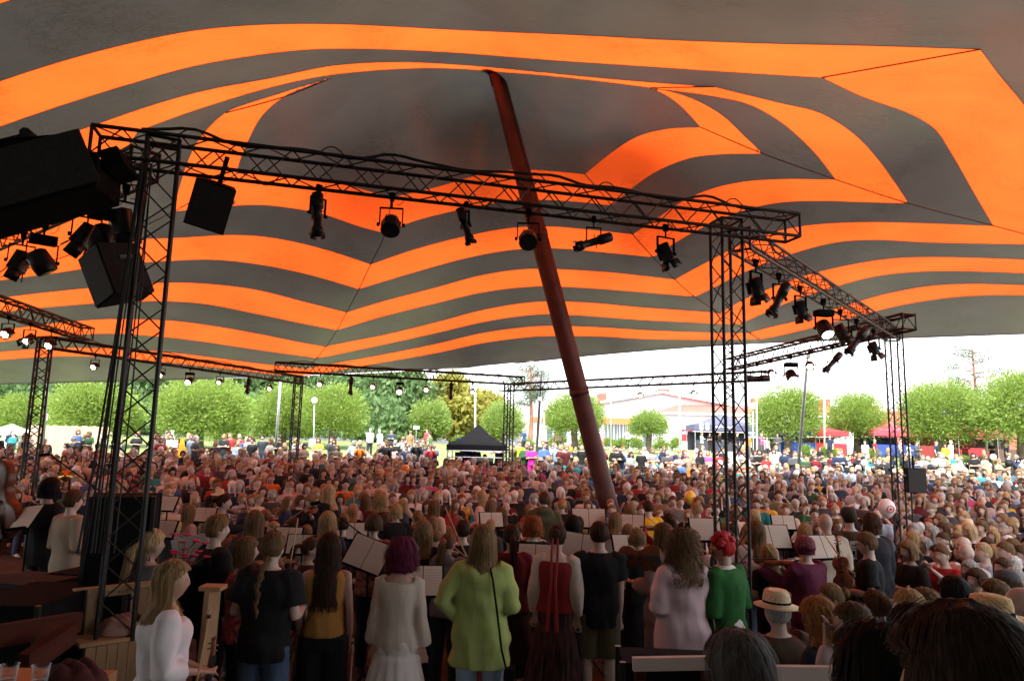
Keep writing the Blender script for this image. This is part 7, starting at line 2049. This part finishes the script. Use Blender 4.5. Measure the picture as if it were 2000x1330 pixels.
# flower arrangement with a white panel
q = at(356, 1078, 6.35)
root = empty('flower_bunch', (q[0], q[1], 0))
MB().lathe([0, .05, .5, q[2] - .12], [.18, .16, .10, .13], 14).obj('vase', M_black, root, True)
M_petal = mat('crimson_petals', (.55, .02, .10), .7, var=.4, scale=20)
rs = np.random.default_rng(4)
for i in range(26):
    p_ = rs.normal(size=3) * (.11, .07, .09) + (0, 0, q[2])
    MB().tube([(0, 0, q[2] - .16), p_ * (.5, .5, 1) - (0, 0, .06), p_], .004, 4).obj('stem', ML_willow, root)
    fl = MB()
    for k in range(5):
        a = k * 2 * pi / 5
        fl.ell(p_ + np.array((.018 * math.cos(a), .018 * math.sin(a), 0)), (.017, .017, .008), 7, 5)
    fl.obj('blossom', M_petal, root, True)
tag(root, 'bunch of crimson flowers behind the two ponytailed women', 'flowers')
q = at(375, 1075, 6.7)
o = MB().box((0, 0, 0), (.34, .02, .26), np.array(Matrix.Rotation(R(-14), 3, 'Y'))).obj('notice_card', M_board, None, loc=q); tag(o, 'tilted white card behind the crimson flowers', 'card')
# dark stage clutter at the lower edge
def case(px, py, Y, w_, dpt, h_, label, m=M_black, yaw=0.0, z0=None, name='flight_case', cat='case'):
    c = at(px, py, Y); zt = c[2]
    root = empty(name, (c[0], c[1], zt - h_), yaw)
    MB().box((0, 0, h_ / 2), (w_, dpt, h_)).obj('box', m, root)
    for sx in (-1, 1):
        for sy in (-1, 1): MB().box((sx * w_ / 2, sy * dpt / 2, h_ / 2), (.03, .03, h_ + .008)).obj('corner', M_truss, root)
    MB().box((0, -dpt / 2 - .008, h_ * .55), (.14, .012, .05)).obj('handle', M_chrome, root)
    return tag(root, label, cat, 'black stage cases')
case(60, 1128, 6.2, .62, .5, 1.15, 'grey-fronted wedge loudspeaker at the side of the stage', M_spkgrey, R(-15), name='stage_monitor', cat='loudspeaker')
case(150, 1150, 5.6, .9, .6, 1.1, 'wide black flight case behind the plank booth', yaw=R(8))
case(225, 1112, 6.6, .8, .6, 1.2, 'black flight case at the foot of the near tower', yaw=R(-10))
case(248, 966, 6.1, .46, .5, 1.95, 'tall black loudspeaker stack inside the near tower foot', yaw=R(20), name='speaker_stack', cat='loudspeaker')
case(20, 1165, 5.0, .7, .5, 1.2, 'black case at the picture edge above the red beam', yaw=R(0))
case(1345, 1283, 4.0, .72, .3, .95, 'black case behind the white bench rail near the grey head', yaw=R(-4))
M_redwood = mat('dark_red_timber', (.05, .013, .008), .85, spec=.1, var=.25, scale=3, stretch=(.6, 4, 4))
def beam(a, b, r_, label, flat=1.6):
    o = MB().box((0, 0, 0), (np.linalg.norm(b - a), .05, .10)).obj('timber_beam', M_redwood); o.location = tuple((a + b) / 2)
    o.rotation_mode = 'QUATERNION'; o.rotation_quaternion = Vector(b - a).to_track_quat('X', 'Z'); return tag(o, label, 'beam', 'dark red timber beams')
beam(at(-40, 1248, 3.4), at(152, 1214, 4.0), .05, 'level dark red timber beam at the picture edge')
beam(at(45, 1300, 3.3), at(140, 1235, 3.7), .05, 'slanting dark red timber brace under the level beam')
tz = at(80, 1318, 2.6)[2]
root = empty('side_table', (at(212, 1318, 2.6)[0] - .47, 2.25, 0))
MB().box((0, 0, tz - .02), (.92, .85, .04)).obj('top', mat('orange_brown_table', (.30, .13, .05), .5, var=.2, scale=3), root)
for sx in (-.4, .4):
    for sy in (-.3, .3): MB().box((sx, sy, tz / 2 - .02), (.05, .05, tz - .04)).obj('leg', M_plank, root)
tag(root, 'small orange-brown table at the bottom corner', 'table')
q = at(146, 1322, 2.5)
cloth_heap('red_jacket', (q[0], q[1], tz), .105, .09, .085, mat('dark_red_wool', (.06, .010, .009), .95, var=.2), 'dark red jacket thrown on the small table', 8, 'jacket')
def cup_glass():
    m = bpy.data.materials.new('clear_plastic'); m.use_nodes = True; t = m.node_tree; b = t.nodes['Principled BSDF']; out = t.nodes['Material Output']
    tr = t.nodes.new('ShaderNodeBsdfTransparent'); tr.inputs[0].default_value = (.88, .88, .88, 1); b.inputs['Roughness'].default_value = .08; b.inputs['Base Color'].default_value = (.7, .7, .7, 1)
    mx = t.nodes.new('ShaderNodeMixShader'); fr = t.nodes.new('ShaderNodeLayerWeight'); fr.inputs[0].default_value = .35
    t.links.new(fr.outputs['Facing'], mx.inputs[0]); t.links.new(tr.outputs[0], mx.inputs[1]); t.links.new(b.outputs[0], mx.inputs[2]); t.links.new(mx.outputs[0], out.inputs['Surface']); return m
M_cup = cup_glass()
for px, lb in ((16, 'clear plastic cup at the picture edge on the small table'), (78, 'clear plastic cup half full beside the red jacket')):
    q = at(px, 1325, 2.42); root = empty('plastic_cup', (q[0], q[1], tz))
    cm = MB().loft([ring((0, 0, z), r_, r_, 24) for z, r_ in ((.002, .020), (.05, .0235), (.085, .0265), (.088, .028))], cap=False); cm.add(ring((0, 0, .003), .02, .02, 24), [tuple(range(24))])
    cm.obj('cup', M_cup, root, True)
    for k in range(3): MB().tube([((.0215 + .0016 * k) * math.cos(t), (.0215 + .0016 * k) * math.sin(t), .03 + .018 * k) for t in np.linspace(0, 2 * pi, 25)], .0006, 4).obj('rib', M_cup, root)
    MB().lathe([.004, .045], [.0195, .0228], 24).obj('water', M_cup, root, True)
    tag(root, lb, 'cup', 'plastic cups')
# pale bench rails in front of the nearest spectators
def rail(px0, py0, px1, py1, Y, th, label, wr=False):
    a, b = at(px0, py0, Y), at(px1, py1, Y); c = (a + b) / 2; L = np.linalg.norm(b - a)
    root = empty('bench_rail', (c[0], c[1], 0))
    rt = np.array(Matrix.Rotation(-math.asin((b - a)[2] / L), 3, 'Y'))
    MB().box((0, 0, c[2]), (L, .035, th), rt).obj('plank', mat('pale_painted_plank', (.50, .40, .36), .7, var=.12, scale=4), root)
    for sx in (-.4, .4): MB().box((sx * L, .03, c[2] / 2), (.05, .05, c[2] - .02)).obj('leg', M_redwood, root)
    return tag(root, label, 'bench', 'pale bench rails near the camera')
rail(1236, 1296, 1400, 1293, 3.75, .062, 'pale bench rail with scribbles beside the grey head')
rail(1460, 1320, 1640, 1322, 3.3, .09, 'pale bench rail behind the straw fedora wearer')
# balloons
M_bal = {k: mat(k + '_balloon', c, .35, var=.05) for k, c in (('white', (.72, .68, .66)), ('orange', (.75, .25, .02)), ('yellow', (.75, .5, .05)))}
for px, py, Y, c_, lb in ((1732, 993, 12.2, 'white', 'white balloon with a red ring print over the side audience'), (792, 917, 24, 'orange', 'orange balloon above the heads near the sound desk'), (1109, 932, 24, 'orange', 'orange balloon between the aisle and the mast'), (1348, 972, 17, 'yellow', 'yellow balloon low among the audience past the mast'),
                      (1940, 893, 34, 'white', 'white balloon near the heap of sacks'), (1826, 905, 30, 'white', 'white balloon beyond the side loudspeaker'), (1688, 905, 30, 'white', 'white balloon just before the slim tower'), (1857, 893, 36, 'white', 'white balloon beside the yellow shirt on the lawn')):
    c = at(px, py, Y); g = gz(c[0], c[1]) + .9; root = empty('balloon', (c[0], c[1], g))
    mb = MB().ell((0, 0, c[2] - g), (.135, .135, .165), 18, 12); mb.V = [(x * (1 if z > c[2] - g else 1 - .25 * (c[2] - g - z) / .165), y * (1 if z > c[2] - g else 1 - .25 * (c[2] - g - z) / .165), z) for x, y, z in mb.V]
    mb.obj('bag', M_bal[c_], root, True); MB().tube([(0, 0, 0), (.03, 0, (c[2] - g) * .5), (0, 0, c[2] - g - .16)], .003, 4).obj('string', M_paper, root)
    if 'ring print' in lb:
        MB().tube([(.055 * math.cos(t), -.122 - .006 * math.cos(t * 0), c[2] - g + .055 * math.sin(t)) for t in np.linspace(0, 2 * pi, 21)], .008, 6).obj('ring_print', M_reds, root); MB().box((0, -.136, c[2] - g), (.06, .004, .014)).box((0, -.136, c[2] - g), (.014, .004, .06)).obj('cross_print', M_reds, root)
    tag(root, lb, 'balloon', 'balloons')
# stroller by the slim tower
q = onground(1728, 12.4); root = empty('stroller', (q[0], q[1], 0), R(50))
for sx in (-.25, .25):
    for sy in (-.28, .3):
        wh = MB().tube([(.10 * math.cos(t), 0, .10 * math.sin(t)) for t in np.linspace(0, 2 * pi, 17)], .018, 6).obj('wheel', M_black, root, loc=(sx, sy, .11), rot=(0, 0, pi / 2)); MB().tube([(-.0, -.02, 0), (0, .02, 0)], .03, 8).obj('hub', M_chrome, wh)
    MB().tube([(sx, -.28, .11), (sx, 0, .5), (sx, .42, 1.0)], .012, 6).obj('frame_bar', M_chrome, root); MB().tube([(sx, .3, .11), (sx, 0, .5)], .012, 6).obj('frame_bar', M_chrome, root)
MB().tube([(-.25, .42, 1.0), (.25, .42, 1.0)], .018, 8).obj('handle', M_black, root)
MB().box((0, 0, .45), (.42, .5, .08)).box((0, .2, .65), (.42, .08, .4)).obj('seat', mat('lime_fabric', (.12, .45, .05), .8), root)
MB().ell((0, .15, .85), (.23, .25, .18), 12, 7).obj('hood', mat('grey_fabric', (.08, .08, .09), .85), root, True)
tag(root, 'baby stroller with lime green seat at the foot of the slim tower', 'stroller')
bpy.data.scenes.remove(_tmp)
